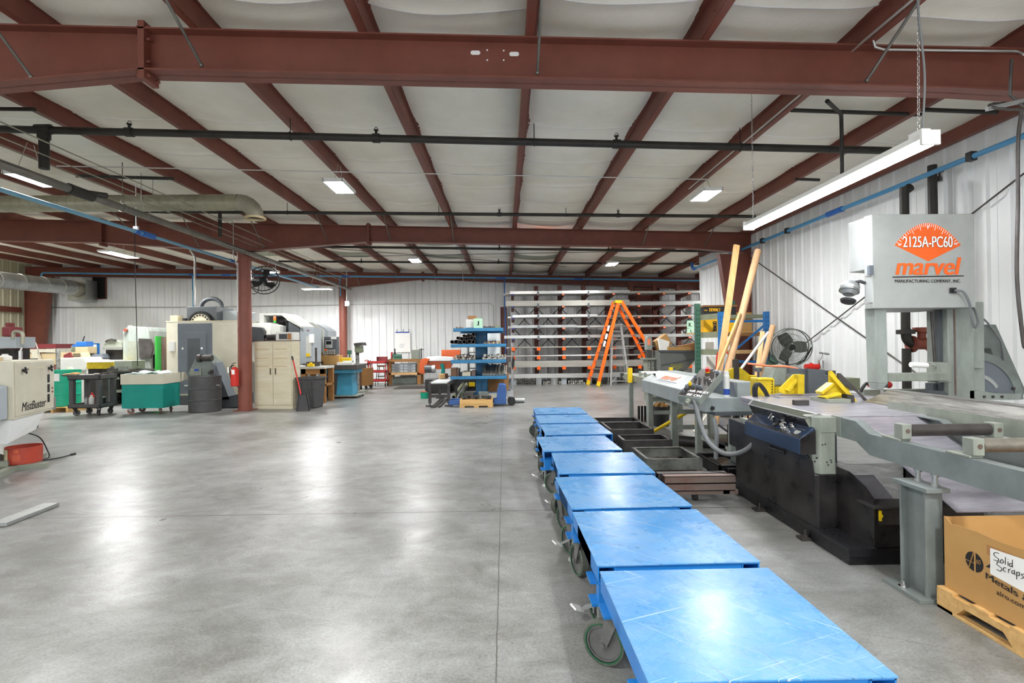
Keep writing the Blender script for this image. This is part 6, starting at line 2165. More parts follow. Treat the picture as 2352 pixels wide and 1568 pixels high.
# ================================================================ left group of machines
# green drum on a small pallet
def drum(name, label, c, r, h, zb, mt, rim=True):
    t = thing(name, label, 'drum', (c[0], c[1], zb))
    prof = [(0, 0), (r * 0.97, 0), (r, 0.012), (r, h * 0.32), (r * 1.025, h * 0.335), (r, h * 0.35), (r, h * 0.64), (r * 1.025, h * 0.655), (r, h * 0.67), (r, h - 0.012), (r * 1.02, h), (r * 0.98, h), (r * 0.97, h - 0.02), (0, h - 0.02)]
    MB().lathe(prof, 40).build('drum_shell', mt, t)
    return t


gc = at(152, 900, 12.7)
t = drum('steel_drum', 'bright green steel drum on a pallet beside the grey service cart', (gc.x, 12.7), 0.29, 0.88, 0.125, 'drum_green')
m = MB()
for k in range(6):
    u, v = -1.95 + 0.11 * k, -1.95 + 0.11 * (k + 1)
    m.add([(0.2925 * math.cos(u), 0.2925 * math.sin(u), 0.62), (0.2925 * math.cos(v), 0.2925 * math.sin(v), 0.62), (0.2925 * math.cos(v), 0.2925 * math.sin(v), 0.8), (0.2925 * math.cos(u), 0.2925 * math.sin(u), 0.8)], [(0, 1, 2, 3)])
m.build('drum_label', 'paper', t)
t = thing('pallet', 'small wooden pallet under the green drum', 'pallet', (gc.x, 12.7, 0))
for y in (-0.3, -0.1, 0.1, 0.3): MB().box(-0.4, 0.4, y - 0.07, y + 0.07, 0.105, 0.123).build('deck_board', 'wood_pallet', t)
for x in (-0.36, 0, 0.36): MB().box(x - 0.03, x + 0.03, -0.4, 0.4, 0.0, 0.105).build('stringer', 'wood_pallet', t)

# grey service cart
c0, c1 = Vector((-9.82, 11.6, 0)), Vector((-9.16, 11.6, 0))
dd = c1 - c0
rz = math.atan2(dd.y, dd.x)
t = thing('service_cart', 'dark grey plastic two-shelf service cart loaded with parts', 'cart', (c0.x, c0.y, 0), rz)
w = dd.length
dp = 0.5
for nm, za, zb in (('top_shelf', 0.82, 0.93), ('bottom_shelf', 0.18, 0.27)):
    m = MB().box(-0.03, w + 0.03, -0.03, dp, za, za + 0.02)
    for (x0_, x1_, y0_, y1_) in ((-0.03, w + 0.03, -0.03, -0.01), (-0.03, w + 0.03, dp - 0.02, dp), (-0.03, -0.01, -0.03, dp), (w + 0.01, w + 0.03, -0.03, dp)): m.box(x0_, x1_, y0_, y1_, za, zb)
    m.build(nm, 'dark_gray_plastic', t, 0.006)
for x in (0.03, w - 0.03):
    for y in (0.03, dp - 0.06):
        MB().box(x - 0.045, x + 0.045, y - 0.045, y + 0.045, 0.2, 0.85).build('post', 'dark_gray_plastic', t, 0.01)
for x in (0.06, w - 0.06):
    for y in (0.06, dp - 0.08):
        caster(t, x, y, 0.18, 0.065, 0.7 + x * 3 + y, 0.035, 0.03, ('rubber', 'wheel_iron', 'wheel_iron'), 'black_plastic')
MB().hexa([(-0.03, 0.05, 0.88), (-0.03, dp - 0.07, 0.88), (-0.03, dp - 0.07, 0.92), (-0.03, 0.05, 0.92)], [(-0.28, 0.1, 0.9), (-0.28, dp - 0.12, 0.9), (-0.28, dp - 0.12, 0.935), (-0.28, 0.1, 0.935)]).build('push_handle', 'dark_gray_plastic', t, 0.006)
Rc = Matrix.Rotation(rz, 3, 'Z')


def oncart(x, y, z): return c0 + Rc @ Vector((x, y, z))


random.seed(3)
for k, (x, y, l, ww, h, mt, nm, lab) in enumerate(((0.13, 0.12, 0.24, 0.1, 0.07, 'plastic_white', 'parts_box', 'white parts box at the front left of the service cart'), (0.38, 0.1, 0.26, 0.1, 0.06, 'galv', 'steel_bracket', 'bare steel bracket on the service cart'), (0.25, 0.36, 0.4, 0.1, 0.08, 'plastic_white', 'parts_box', 'long white parts box at the back of the service cart'), (0.54, 0.18, 0.18, 0.14, 0.1, 'steel_dark', 'machine_vise', 'dark machine vise on the right of the service cart'), (-0.1, 0.2, 0.25, 0.25, 0.02, 'wood', 'wood_board', 'thin wooden board on the service cart handle'), (0.55, 0.4, 0.2, 0.12, 0.12, 'steel_dark', 'casting', 'dark casting at the back right of the service cart'))):
    m = MB().obox((0, 0, h / 2), (l, ww, h)).obox((l * 0.2, 0, h + 0.012), (l * 0.3, ww * 0.6, 0.024))
    o = m.build(nm, mt, None, 0.004)
    o.location = oncart(x, y, 0.841 if x > -0.05 else 0.936)
    o.rotation_euler = (0, 0, rz + random.uniform(-0.3, 0.3))
    tag(o, lab, nm.replace('_', ' '))
for k, (x, y, r, h, mt, lab) in enumerate(((0.2, 0.2, 0.04, 0.2, 'galv', 'silver can on the lower shelf of the service cart'), (0.3, 0.22, 0.05, 0.25, 'plastic_white', 'white bottle on the lower shelf of the service cart'), (0.22, 0.34, 0.045, 0.3, 'red', 'red bottle on the lower shelf of the service cart'), (0.45, 0.32, 0.09, 0.25, 'black_plastic', 'black tub on the lower shelf of the service cart'))):
    o = MB().lathe([(r, 0), (r, h * 0.75), (r * 0.5, h * 0.85), (r * 0.45, h), (0, h)], 16).build('bottle', mt)
    o.location = oncart(x, y, 0.201)
    tag(o, lab, 'bottle')

# teal chip cart
a, b = Vector((-8.78, 11.75, 0)), Vector((-7.85, 11.75, 0))
dd = Vector((b.x - a.x, b.y - a.y, 0))
rz = math.atan2(dd.y, dd.x)
t = thing('chip_cart', 'teal chip cart with a cream upper band on pink casters', 'cart', (a.x, a.y, 0), rz)
w, dp = dd.length, 0.62
zb, zm, zt = 0.14, 0.70, 0.925
MB().box(0, w, 0, dp, zb, zm).build('bin', 'teal', t, 0.004)
m = MB()
e = 0.02
for (x0_, x1_, y0_, y1_) in ((-0.03, w + 0.02, -0.02, 0), (-0.03, w + 0.02, dp, dp + 0.02), (-0.03, -0.01, -0.02, dp + 0.02)): m.box(x0_, x1_, y0_, y1_, zm - 0.01, zt)
m.prism([(0, zm - 0.01), (dp + 0.0, zm + 0.0), (dp + 0.28, zm + 0.05), (dp + 0.28, zm + 0.11), (dp + 0.18, zt), (0, zt)], 0.02, (w, 0, 0), Matrix(((0, 0, 1), (1, 0, 0), (0, 1, 0))))
m.build('upper_band', 'cream', t)
MB().box(0.0, w, 0.0, dp, zt - 0.05, zt - 0.03).build('inner_tray', 'teal', t)
m = MB()
for k in range(9): m.obox((0.12 + w * 0.09 * k, 0.2 + 0.05 * ((k * 7) % 5), zt - 0.01 + 0.02 * (k % 3)), (0.26, 0.22, 0.02), (0.2 * (k % 3 - 1), 0.22 * (k % 2) - 0.1, k * 0.9))
o = m.build('plastic_sheet', 'clear_bag', t, 0.02)
for x in (0.1, w - 0.12):
    for y in (0.1, dp - 0.15):
        caster(t, x, y, zb, 0.07, 0.4 + 2 * x, 0.04, 0.03, ('rust_steel', 'orange_sticker', 'rust_steel'), 'galv')

# machining centre: eight-sided cream enclosure with a slate door
Yf = 13.6
g = [at(x, 930, Yf) for x in (376, 410, 489, 530, 545)]
zt = at(430, 739, Yf).z
t = thing('machining_centre', 'large cream machining centre with a slate grey door and round tool magazine', 'machine tool', (0, 0, 0))
xa, xb, xc, xd = g[0].x, g[1].x, g[2].x, g[3].x
pl = [(xa, Yf + 0.12), (xb, Yf), (xc, Yf), (xd + 0.15, Yf + 0.12), (xd + 0.25, Yf + 0.3), (xd + 0.25, Yf + 2.6), (xa, Yf + 2.6)]
MB().prism(pl, zt - 0.25, (0, 0, 0.25)).build('enclosure', 'cream', t, 0.01)
MB().prism([(x + (0.02 if x > -8.5 else -0.02), y) for x, y in pl], 0.03, (0, 0, zt)).build('roof_edge', 'cream_worn', t)
MB().prism(pl, 0.25, (0, 0, 0.0)).build('base', 'slate_d', t)
MB().box(xb, xc, Yf - 0.02, Yf, 0.3, zt - 0.04).build('front_panel', 'slate', t, 0.006)
dxa, dxb = at(420, 800, Yf).x, at(475, 800, Yf).x
zd = at(430, 763, Yf).z
do = MB().box(dxa, dxb, Yf - 0.045, Yf - 0.02, 0.55, zd).build('door', 'slate', t, 0.004)
wx0, wx1 = at(433, 800, Yf).x, at(461, 800, Yf).x
MB().box(wx0, wx1, Yf - 0.05, Yf - 0.044, at(440, 838, Yf).z - 0.2, at(440, 777, Yf).z).build('window', 'slate_d', do)
MB().tube((dxa + 0.05, Yf - 0.05, 1.6 - 0.1), (dxa + 0.05, Yf - 0.09, 1.5), 0.03, n=10).build('handle', 'chrome', do)
MB().tube((dxb - 0.08, Yf - 0.05, 1.5), (dxb - 0.08, Yf - 0.09, 1.5), 0.03, n=10).build('handle', 'chrome', do)
rect(MB(), 387, 784, 401, 806, Yf + 0.02, 0.06).build('notice_sheet', 'paper', t)
mx0, mx1 = at(429, 700, Yf + 0.6).x, at(497, 700, Yf + 0.6).x
zm0, zm1 = zt + 0.03, at(460, 704, Yf + 0.6).z
mcx = (mx0 + mx1) / 2
m = MB().box(mx0, mx1, Yf + 0.6, Yf + 1.5, zm0, zm1)
m.build('magazine_housing', 'slate_d', t, 0.01)
rD = at(488, 738, Yf + 0.5).x - at(459, 738, Yf + 0.5).x
m = MB().lathe([(0, 0.03), (rD, 0.03), (rD, -0.02), (0, -0.02)], 36, (mcx, Yf + 0.57, zt - 0.02), frame((0, -1, 0)))
m.build('tool_disc', 'ink', t)
m = MB()
m.lathe([(0, 0.045), (rD * 0.78, 0.045), (rD * 0.78, 0.02)], 36, (mcx, Yf + 0.57, zt - 0.02), frame((0, -1, 0)))
m.build('disc_face', 'cream', t)
for k in range(9):
    a = PI * (k + 0.5) / 9
    MB().tube((mcx + rD * 0.66 * math.cos(a), Yf + 0.525, zt - 0.02 + rD * 0.66 * math.sin(a)), (mcx + rD * 0.66 * math.cos(a), Yf + 0.515, zt - 0.02 + rD * 0.66 * math.sin(a)), 0.025, n=10).build('tool_pocket', 'ink', t)
m = MB()
for k in range(17):
    a = PI * (k + 0.5) / 17
    m.tube((mcx + rD * 0.9 * math.cos(a), Yf + 0.535, zt - 0.02 + rD * 0.9 * math.sin(a)), (mcx + rD * 0.9 * math.cos(a), Yf + 0.5, zt - 0.02 + rD * 0.9 * math.sin(a)), 0.028, n=8)
m.build('tool_holder', 'black_plastic', t)
m = MB().path([(mcx + 0.05 + 0.3 * math.cos(a), Yf + 1.0, zm1 + 0.26 * math.sin(a)) for a in [PI * k / 12 for k in range(13)]], 0.06, 10)
m.build('cable_arch', 'slate_d', t)
MB().box(mx1, mx1 + 0.5, Yf + 0.9, Yf + 1.8, zm0, zm1 - 0.1).build('rear_cabinet', 'cool_gray', t, 0.01)
m = rect(MB(), 391, 724, 408, 740, Yf + 0.3, 0.25)
m.build('roof_fitting', 'cream_worn', t)
MB().box(at(405, 730, Yf + 0.5).x, mx0, Yf + 0.5, Yf + 0.9, zm0, zm0 + 0.1).build('roof_tray', 'slate_d', t)

# green gas bottle and chip conveyor
p = at(366, 772, 14.0)
t = thing('gas_cylinder', 'tall bright green cylinder beside the machining centre', 'cylinder', (p.x, 14.0, 0))
MB().lathe([(0.1, 0), (0.1, p.z), (0, p.z)], 20).build('body', 'bright_green', t)
MB().box(0.09, 0.16, -0.06, 0.06, 0.3, p.z - 0.02).build('side_bracket', 'rust_steel', t)
Y = 12.7
t = thing('chip_conveyor', 'grey inclined chip conveyor discharging over the black drum', 'conveyor', (0, 0, 0))
slab(MB(), [(432, 857), (452, 816), (470, 814), (492, 835), (492, 862), (440, 868)], Y, 0.4).build('discharge_head', 'machine_gray_d', t, 0.01)
slab(MB(), [(478, 832), (494, 832), (528, 918), (500, 918), (487, 880), (486, 868)], Y + 0.05, 0.35).build('incline', 'slate', t, 0.006)
slab(MB(), [(487, 918), (548, 905), (548, 934), (494, 938)], Y + 0.05, 0.5).build('lower_pan', 'slate_d', t)
a = at(463, 822, Y - 0.02)
m = MB().tube(a, a + Vector((0.26, 0, -0.0)), 0.075, n=18).tube(a + Vector((-0.08, 0, 0)), a, 0.1, n=18)
m.build('gear_motor', 'steel_dark', t)
rect(MB(), 437, 846, 462, 862, Y - 0.03, 0.05).build('side_plate', 'olive_gray', t)
rect(MB(), 446, 847, 456, 852, Y - 0.04, 0.01).build('maker_label', 'blue_ink', t)
m = MB()
for px, py in ((482, 852), (484, 862), (478, 856)): m.tube(at(px, py, Y - 0.05), at(px + 8, py, Y - 0.05), 0.03, n=10)
m.build('pivot_pins', 'steel_dark', t)
MB().box(at(489, 930, Y).x, at(493, 930, Y).x, Y, Y + 0.05, 0, at(489, 838, Y).z).build('leg', 'slate', t)
p = fl(454, 948)
t = drum('open_drum', 'dark grey open drum under the chip conveyor', (p.x, p.y + 0.3), 0.345, 0.84, 0.0, 'dark_gray_plastic')
m = MB()
for s in (-1, 1): m.tube((s * 0.33, -0.1, 0.62), (s * 0.41, -0.12, 0.62), 0.022, n=8)
m.build('side_lug', 'galv', t)

# tall grey machine, knee mills, yellow table
Y = 14.6
t = thing('grey_machine', 'tall rounded grey-green machine with a brown mesh window', 'machine tool', (0, 0, 0))
slab(MB(), [(282, 755), (300, 749), (336, 751), (341, 760), (345, 785), (346, 848), (282, 848)], Y, 0.9).build('body', 'machine_gray', t, 0.02)
slab(MB(), [(318, 777), (345, 778), (351, 800), (345, 823), (320, 822)], Y - 0.05, 0.06).build('mesh_window', 'steel_dark', t)
slab(MB(), [(294, 783), (317, 783), (317, 840), (294, 840)], Y - 0.02, 0.03).build('cover_plate', 'olive_gray', t)
p = at(290, 758, Y - 0.02)
MB().tube(p, p - Vector((0, 0.05, 0)), 0.05, n=14).build('cap', 'rust_valve', t)
m = rect(MB(), 293, 747, 305, 752, Y + 0.1, 0.4)
m.build('top_lug', 'olive_gray', t)
a = at(282, 848, Y)
MB().box(a.x, at(346, 848, Y).x, Y + 0.05, Y + 0.85, 0, a.z).build('pedestal', 'slate_d', t)
m = slab(MB(), [(346, 818), (357, 812), (357, 842), (350, 846)], Y + 0.1, 0.3)
m.build('side_valves', 'black_plastic', t)
t = thing('knee_mill', 'grey milling machine with a round belt guard left of the grey-green machine', 'machine tool', (0, 0, 0))
Y = 15.0
slab(MB(), [(237, 792), (245, 782), (268, 780), (278, 786), (280, 800), (237, 800)], Y, 0.4).build('head', 'olive_gray', t, 0.02)
slab(MB(), [(236, 797), (280, 797), (280, 803), (236, 803)], Y - 0.08, 0.4).build('ram', 'galv', t)
slab(MB(), [(243, 803), (281, 803), (281, 825), (243, 825)], Y + 0.05, 0.4).build('column', 'black_worn', t)
m = MB().path([at(x, y, Y - 0.05) for x, y in ((243, 785), (247, 781), (256, 779), (266, 781))], 0.03, 8)
m.build('belt_guard', 'steel_dark', t)
MB().box(at(243, 830, Y).x, at(281, 830, Y).x, Y + 0.1, Y + 0.8, 0, at(243, 824, Y).z).build('pedestal', 'slate_d', t)
slab(MB(), [(210, 815), (235, 812), (237, 822), (212, 824)], Y - 0.2, 0.5).build('rotary_table', 'slate', t)
t = thing('drill_mill', 'small milling machine with a bright blue motor', 'machine tool', (0, 0, 0))
Y = 15.4
rect(MB(), 174, 784, 197, 796, Y, 0.3).build('motor', 'blue_machine', t, 0.02)
rect(MB(), 166, 791, 176, 796, Y, 0.25).build('motor_bracket', 'blue_machine', t)
rect(MB(), 172, 796, 202, 812, Y, 0.35).build('head', 'beige', t, 0.02)
rect(MB(), 181, 808, 202, 824, Y + 0.05, 0.2).build('spindle', 'black_worn', t)
MB().box(at(150, 800, Y).x, at(170, 800, Y).x, Y + 0.2, Y + 0.8, 0, at(150, 794, Y).z).build('column', 'beam_olive', t)
m = MB().tube(at(190, 784, Y + 0.1), at(194, 772, Y + 0.1), 0.015, n=6)
m.build('lever', 'black_plastic', t)
t = thing('white_board_stand', 'white board on a blue frame behind the milling machines', 'board', (0, 0, 0))
Y = 15.9
rect(MB(), 206, 791, 225, 826, Y, 0.02).build('board', 'white_paint', t)
m = rect(MB(), 202, 788, 206, 830, Y - 0.01, 0.05)
rect(m, 222, 789, 226, 826, Y - 0.01, 0.05)
rect(m, 202, 788, 226, 791, Y - 0.01, 0.05)
m.build('frame', 'upright_blue', t)
MB().box(at(202, 830, Y).x, at(226, 830, Y).x, Y, Y + 0.3, 0, at(202, 826, Y).z).build('stand', 'slate_d', t)
t = thing('shear_table', 'yellow edged machine bed with a white roll on top', 'machine tool', (0, 0, 0))
Y = 13.9
rect(MB(), 199, 831, 262, 847, Y, 0.7).build('bed', 'yellow', t, 0.01)
rect(MB(), 197, 827, 258, 832, Y - 0.05, 0.5).build('top_plate', 'white_paint', t)
MB().box(at(199, 840, Y).x, at(262, 840, Y).x, Y + 0.05, Y + 0.7, 0, at(199, 846, Y).z).build('base', 'black_worn', t)
o = rect(MB(), 262, 828, 303, 848, 13.7, 0.5).build('metal_crate', 'olive_gray', None, 0.01)
tag(o, 'brownish metal crate in front of the grey-green machine', 'crate')
bn = thing('low_bench', 'low dark bench under the metal crate with shelves', 'bench', (0, 0, 0))
a, b = at(245, 852, 13.6), at(330, 852, 13.6)
MB().box(a.x, b.x, 13.6, 14.3, a.z - 0.04, a.z).build('bench_top', 'steel_dark', bn)
for z in (0.35, 0.7): MB().box(a.x + 0.02, b.x, 13.65, 14.25, z, z + 0.05).build('shelf', 'olive_gray', bn)
for x in (a.x + 0.05, b.x - 0.05):
    for y in (13.65, 14.22): MB().box(x - 0.03, x + 0.03, y - 0.03, y + 0.03, 0, a.z - 0.04).build('leg', 'slate_d', bn)
for k, (px, w_, h_, mt, lab) in enumerate(((262, 0.3, 0.08, 'steel_dark', 'dark metal plate stacked on the low bench, left one'), (285, 0.3, 0.12, 'steel', 'bright metal part on the low bench, middle one'))):
    p = at(px, 851, 13.75)
    o = MB().box(-w_ / 2, w_ / 2, -0.15, 0.15, 0, h_).box(-w_ / 3, w_ / 4, -0.1, 0.1, h_, h_ + 0.04).build('metal_part', mt, None, 0.006)
    o.location = (p.x, 13.85, a.z + 0.001)
    tag(o, lab, 'metal part')
# white machine with maroon panel
t = thing('surface_grinder', 'white machine with a slanted maroon control panel behind the green drum', 'machine tool', (0, 0, 0))
Y = 14.2
slab(MB(), [(136, 822), (192, 820), (197, 828), (195, 852), (136, 852)], Y, 0.9).build('body', 'light_machine', t, 0.03)
slab(MB(), [(140, 809), (184, 809), (190, 822), (138, 822)], Y + 0.1, 0.3).build('panel_box', 'beige', t)
slab(MB(), [(146, 822), (146, 815), (160, 809), (166, 822)], Y + 0.05, 0.05).build('maroon_panel', 'maroon', t)
m = MB()
for i in range(5):
    for j in range(2):
        p = at(170 + 3.4 * i, 813 + 4.5 * j, Y + 0.09)
        m.tube(p, p - Vector((0, 0.02, 0)), 0.014, n=8)
m.build('button', 'ink', t)
MB().box(at(136, 850, Y).x, at(195, 850, Y).x, Y + 0.05, Y + 0.85, 0, at(136, 851, Y).z).build('base', 'light_machine', t)
for px, zt_ in ((133, 800),):
    p = at(px, zt_, 13.6)
    tag(MB().tube((p.x, 13.6, 0.9), (p.x, 13.6, p.z), 0.05, n=14).tube((p.x, 13.6, 0.0), (p.x, 13.6, 0.9), 0.09, n=14).build('steel_post', 'steel'), 'upright steel post left of the white grinder', 'post')
o = MB().lathe([(0.072, 0), (0.072, 1.0), (0.054, 1.06), (0, 1.06)], 16).build('jug', 'cream')
p = at(161, 846, 13.2)
o.location = (p.x, 13.2, 0)
tag(o, 'pale cylindrical canister standing before the white grinder', 'canister')
# long maroon and cream lathe behind the mist collector
t = thing('lathe', 'long cream lathe with a maroon stripe at the far left', 'machine tool', (0, 0, 0))
Y = 16.2
rect(MB(), 10, 801, 129, 810, Y, 0.7).build('upper_guard', 'cream', t)
rect(MB(), 10, 789.5, 128, 801, Y, 0.7).build('maroon_guard', 'maroon', t)
rect(MB(), 30, 810, 135, 838, Y + 0.05, 0.7).build('bed', 'beige', t)
slab(MB(), [(72, 808), (84, 808), (94, 838), (72, 838)], Y - 0.1, 0.1).build('splash_guard', 'cream', t)
MB().box(at(30, 838, Y).x, at(135, 838, Y).x, Y + 0.1, Y + 0.7, 0, at(30, 837, Y).z).build('base', 'maroon', t)
t = thing('grinding_head', 'old grey machine head with a maroon motor at the left edge', 'machine tool', (0, 0, 0))
Y = 9.5
rect(MB(), -10, 773, 36, 800, Y, 0.4).build('gear_box', 'cool_gray', t, 0.01)
rect(MB(), 3, 750, 24, 773, Y + 0.05, 0.25).build('motor', 'maroon', t, 0.02)
rect(MB(), 12, 741, 20, 750, Y + 0.1, 0.12).build('motor_cap', 'maroon', t)
rect(MB(), -10, 800, 34, 826, Y + 0.05, 0.3).build('lower_body', 'black_worn', t)
m = MB().path(curve3([at(30, 778, Y), at(32, 763, Y), at(44, 762, Y), at(52, 768, Y), at(52, 790, Y)]), 0.03, 8)
m.build('coolant_pipe', 'galv_old', t)
MB().box(at(-8, 830, Y).x, at(30, 830, Y).x, Y + 0.05, Y + 0.5, 0, at(-8, 825, Y).z).build('column', 'black_worn', t)
m = MB().path(curve3([at(52, 790, 11), at(56, 785, 11), at(78, 784, 11), at(86, 800, 11), at(88, 812, 11)]), 0.012, 6)
tag(m.build('cable', 'conduit'), 'pale cable arching before the maroon striped lathe', 'cable')

# ================================================================ around the near round column
p = at(556, 860, 12.2)
t = thing('fire_extinguisher', 'red fire extinguisher hung on the near round column', 'fire extinguisher', (-6.36, 12.04, at(556, 886, 12.1).z))
h = at(556, 842, 12.1).z - at(556, 886, 12.1).z
MB().lathe([(0.0, 0), (0.08, 0.0), (0.088, 0.02), (0.088, h * 0.8), (0.06, h * 0.93), (0.03, h), (0, h)], 20).build('cylinder', 'red', t)
MB().tube((0, 0, h), (0, 0, h + 0.05), 0.02, n=10).bar((-0.01, -0.01, h + 0.05), (-0.09, -0.03, h + 0.07), 0.02, 0.012).bar((0.0, -0.01, h + 0.07), (0.07, -0.03, h + 0.1), 0.02, 0.012).build('valve', 'beige', t)
MB().path(curve3([(0, -0.02, h + 0.04), (-0.09, -0.03, h), (-0.1, -0.02, h * 0.7), (-0.09, -0.01, h * 0.4)]), 0.012, 8).build('hose', 'black_plastic', t)
MB().box(-0.115, -0.075, -0.11, -0.105, h * 0.72, h * 1.0).build('tag', 'paper', t)
m = MB()
for k in range(6):
    u, v = -1.9 + 0.13 * k, -1.9 + 0.13 * (k + 1)
    m.add([(0.0895 * math.cos(u), 0.0895 * math.sin(u), h * 0.62), (0.0895 * math.cos(v), 0.0895 * math.sin(v), h * 0.62), (0.0895 * math.cos(v), 0.0895 * math.sin(v), h * 0.86), (0.0895 * math.cos(u), 0.0895 * math.sin(u), h * 0.86)], [(0, 1, 2, 3)])
m.build('label', 'paper', t)
m = MB().path(curve3([at(541, 832, 12.3), at(532, 840, 12.3), at(536, 875, 12.3), at(548, 890, 12.2)]), 0.01, 6)
tag(m.build('looped_cable', 'black_plastic'), 'black cord looping at the left of the near round column', 'cord')
# wall fan
t = thing('column_fan', 'black caged fan bracketed to the near round column under the roof', 'fan', at(607, 643, 12.6))
m = MB()
Rf = Matrix.Rotation(-0.35, 3, 'X') @ Matrix.Rotation(0.2, 3, 'Z')
R0 = 0.335
for y in (-0.09, 0.09):
    m.path([Rf @ Vector((R0 * math.cos(2 * PI * k / 36), y, R0 * math.sin(2 * PI * k / 36))) for k in range(36)], 0.012, 6, closed=True)
for r in (0.11, 0.22):
    m.path([Rf @ Vector((r * math.cos(2 * PI * k / 28), -0.13, r * math.sin(2 * PI * k / 28))) for k in range(28)], 0.005, 4, closed=True)
for k in range(24):
    a = 2 * PI * k / 24
    m.path([Rf @ Vector((R0 * math.cos(a), -0.09, R0 * math.sin(a))), Rf @ Vector((0.05 * math.cos(a), -0.15, 0.05 * math.sin(a)))], 0.004, 4, cap=False)
    m.path([Rf @ Vector((R0 * math.cos(a), -0.09, R0 * math.sin(a))), Rf @ Vector((R0 * math.cos(a), 0.09, R0 * math.sin(a)))], 0.004, 4, cap=False)
m.build('guard', 'mesh_black', t)
for k in range(3):
    a0 = 2 * PI * k / 3 + 1.5
    m = MB()
    vs = []
    for r, wd in ((0.06, 0.05), (0.18, 0.1), (0.29, 0.08)):
        for s in (-1, 1):
            for yy in (-0.004, 0.004): vs.append(Rf @ Vector((r * math.cos(a0) - s * wd * math.sin(a0), s * 0.04 + yy, r * math.sin(a0) + s * wd * math.cos(a0))))
    fs = []
    for i in range(2):
        b0, b1 = 4 * i, 4 * i + 4
        fs += [(b0, b0 + 2, b1 + 2, b1), (b0 + 1, b1 + 1, b1 + 3, b0 + 3), (b0, b1, b1 + 1, b0 + 1), (b0 + 2, b0 + 3, b1 + 3, b1 + 2)]
    m.add(vs, fs + [(0, 1, 3, 2), (8, 10, 11, 9)])
    m.build('blade', 'mesh_black', t)
MB().tube(Rf @ Vector((0, -0.06, 0)), Rf @ Vector((0, 0.2, 0.0)), 0.07, n=14).build('motor', 'mesh_black', t)
MB().bar((-0.28, -0.2, -0.02), (0.03, 0.1, 0.0), 0.05, 0.05).box(-0.34, -0.24, -0.3, -0.12, -0.07, 0.05).build('bracket', 'galv', t)
m = MB().path([Vector((-0.18 + 0.12 * math.cos(a), -0.15, -0.2 + 0.16 * math.sin(a))) for a in [2 * PI * k / 18 for k in range(18)]], 0.009, 6, closed=True)
m.build('cord_loop', 'black_plastic', t)

# cabinet and things on it
a, b = fl(585, 939), fl(672, 939)
dd = b - a
rz = math.atan2(dd.y, dd.x)
t = thing('storage_cabinet', 'tall worn cream two-door storage cabinet beside the near round column', 'cabinet', (a.x, a.y, 0), rz)
w = dd.length
zt = at(628, 783, 12.6).z
MB().box(0, w, 0, 0.38, 0, zt).build('body', 'cream_worn', t, 0.006)
for s in (0, 1):
    x0_, x1_ = (0.02, w / 2 - 0.004) if s == 0 else (w / 2 + 0.004, w - 0.02)
    dr = MB().box(x0_, x1_, -0.018, 0.0, 0.1, zt - 0.03).build('door', 'cream_worn', t, 0.004)
    hx = w / 2 - 0.06 if s == 0 else w / 2 + 0.07
    zh = at(628, 852, 12.6).z
    m = MB().box(hx - 0.022, hx + 0.022, -0.022, -0.018, zh - 0.085, zh + 0.085)
    m.build('handle', 'beige', dr)
    MB().box(hx - 0.012, hx + 0.012, -0.03, -0.022, zh - 0.075, zh + 0.075).build('handle_grip', 'steel_dark', dr)
    for zz in (zt - 0.2, zt - 0.42, zt - 0.62): MB().box(x0_ + 0.03, x1_ - 0.1, -0.0192, -0.0182, zz - 0.015, zz + 0.015).build('tape_mark', 'beige', dr)
MB().box(-0.01, w + 0.01, -0.02, 0.39, zt, zt + 0.012).build('top_sheet', 'rust_steel', t)
zc = zt + 0.013
Rk = Matrix.Rotation(rz, 3, 'Z')
o = thing('motor_part', 'dark electric motor on the cream storage cabinet', 'motor', a + Rk @ Vector((0.36, 0.15, zc)), rz)
MB().tube((-0.1, 0, 0.075), (0.1, 0, 0.075), 0.072, n=16).box(-0.08, 0.08, -0.05, 0.05, 0, 0.02).build('motor_body', 'black_worn', o)
MB().tube((0.1, 0, 0.075), (0.15, 0, 0.075), 0.02, n=10).box(-0.16, -0.1, -0.03, 0.03, 0.02, 0.05).build('shaft', 'chrome', o)
o = thing('microwave', 'small white microwave oven on the cream storage cabinet', 'microwave', a + Rk @ Vector((0.5, 0.1, zc)), rz)
MB().box(0, 0.46, 0, 0.28, 0, 0.2).build('case', 'plastic_white', o, 0.006)
MB().box(0.08, 0.29, -0.006, 0, 0.03, 0.16).build('door', 'glass_dark', o)
MB().box(0.3, 0.4, -0.006, 0, 0.02, 0.17).build('control_strip', 'cardboard_d', o)
# trash can and scoop
p = fl(708, 938)
t = thing('trash_can', 'square dark grey trash can beside the storage cabinet', 'bin', (p.x, p.y + 0.22, 0), -0.2)
h = 0.76
m = MB().hexa([(-0.2, -0.2, 0), (0.2, -0.2, 0), (0.2, 0.2, 0), (-0.2, 0.2, 0)], [(-0.25, -0.25, h), (0.25, -0.25, h), (0.25, 0.25, h), (-0.25, 0.25, h)])
m.build('can', 'dark_gray_plastic', t, 0.03)
m = MB()
for (x0_, x1_, y0_, y1_) in ((-0.275, 0.275, -0.275, -0.25), (-0.275, 0.275, 0.25, 0.275), (-0.275, -0.25, -0.275, 0.275), (0.25, 0.275, -0.275, 0.275)): m.box(x0_, x1_, y0_, y1_, h - 0.05, h)
m.build('rim', 'dark_gray_plastic', t, 0.006)
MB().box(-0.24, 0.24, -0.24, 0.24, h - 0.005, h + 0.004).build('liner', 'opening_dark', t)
m = MB()
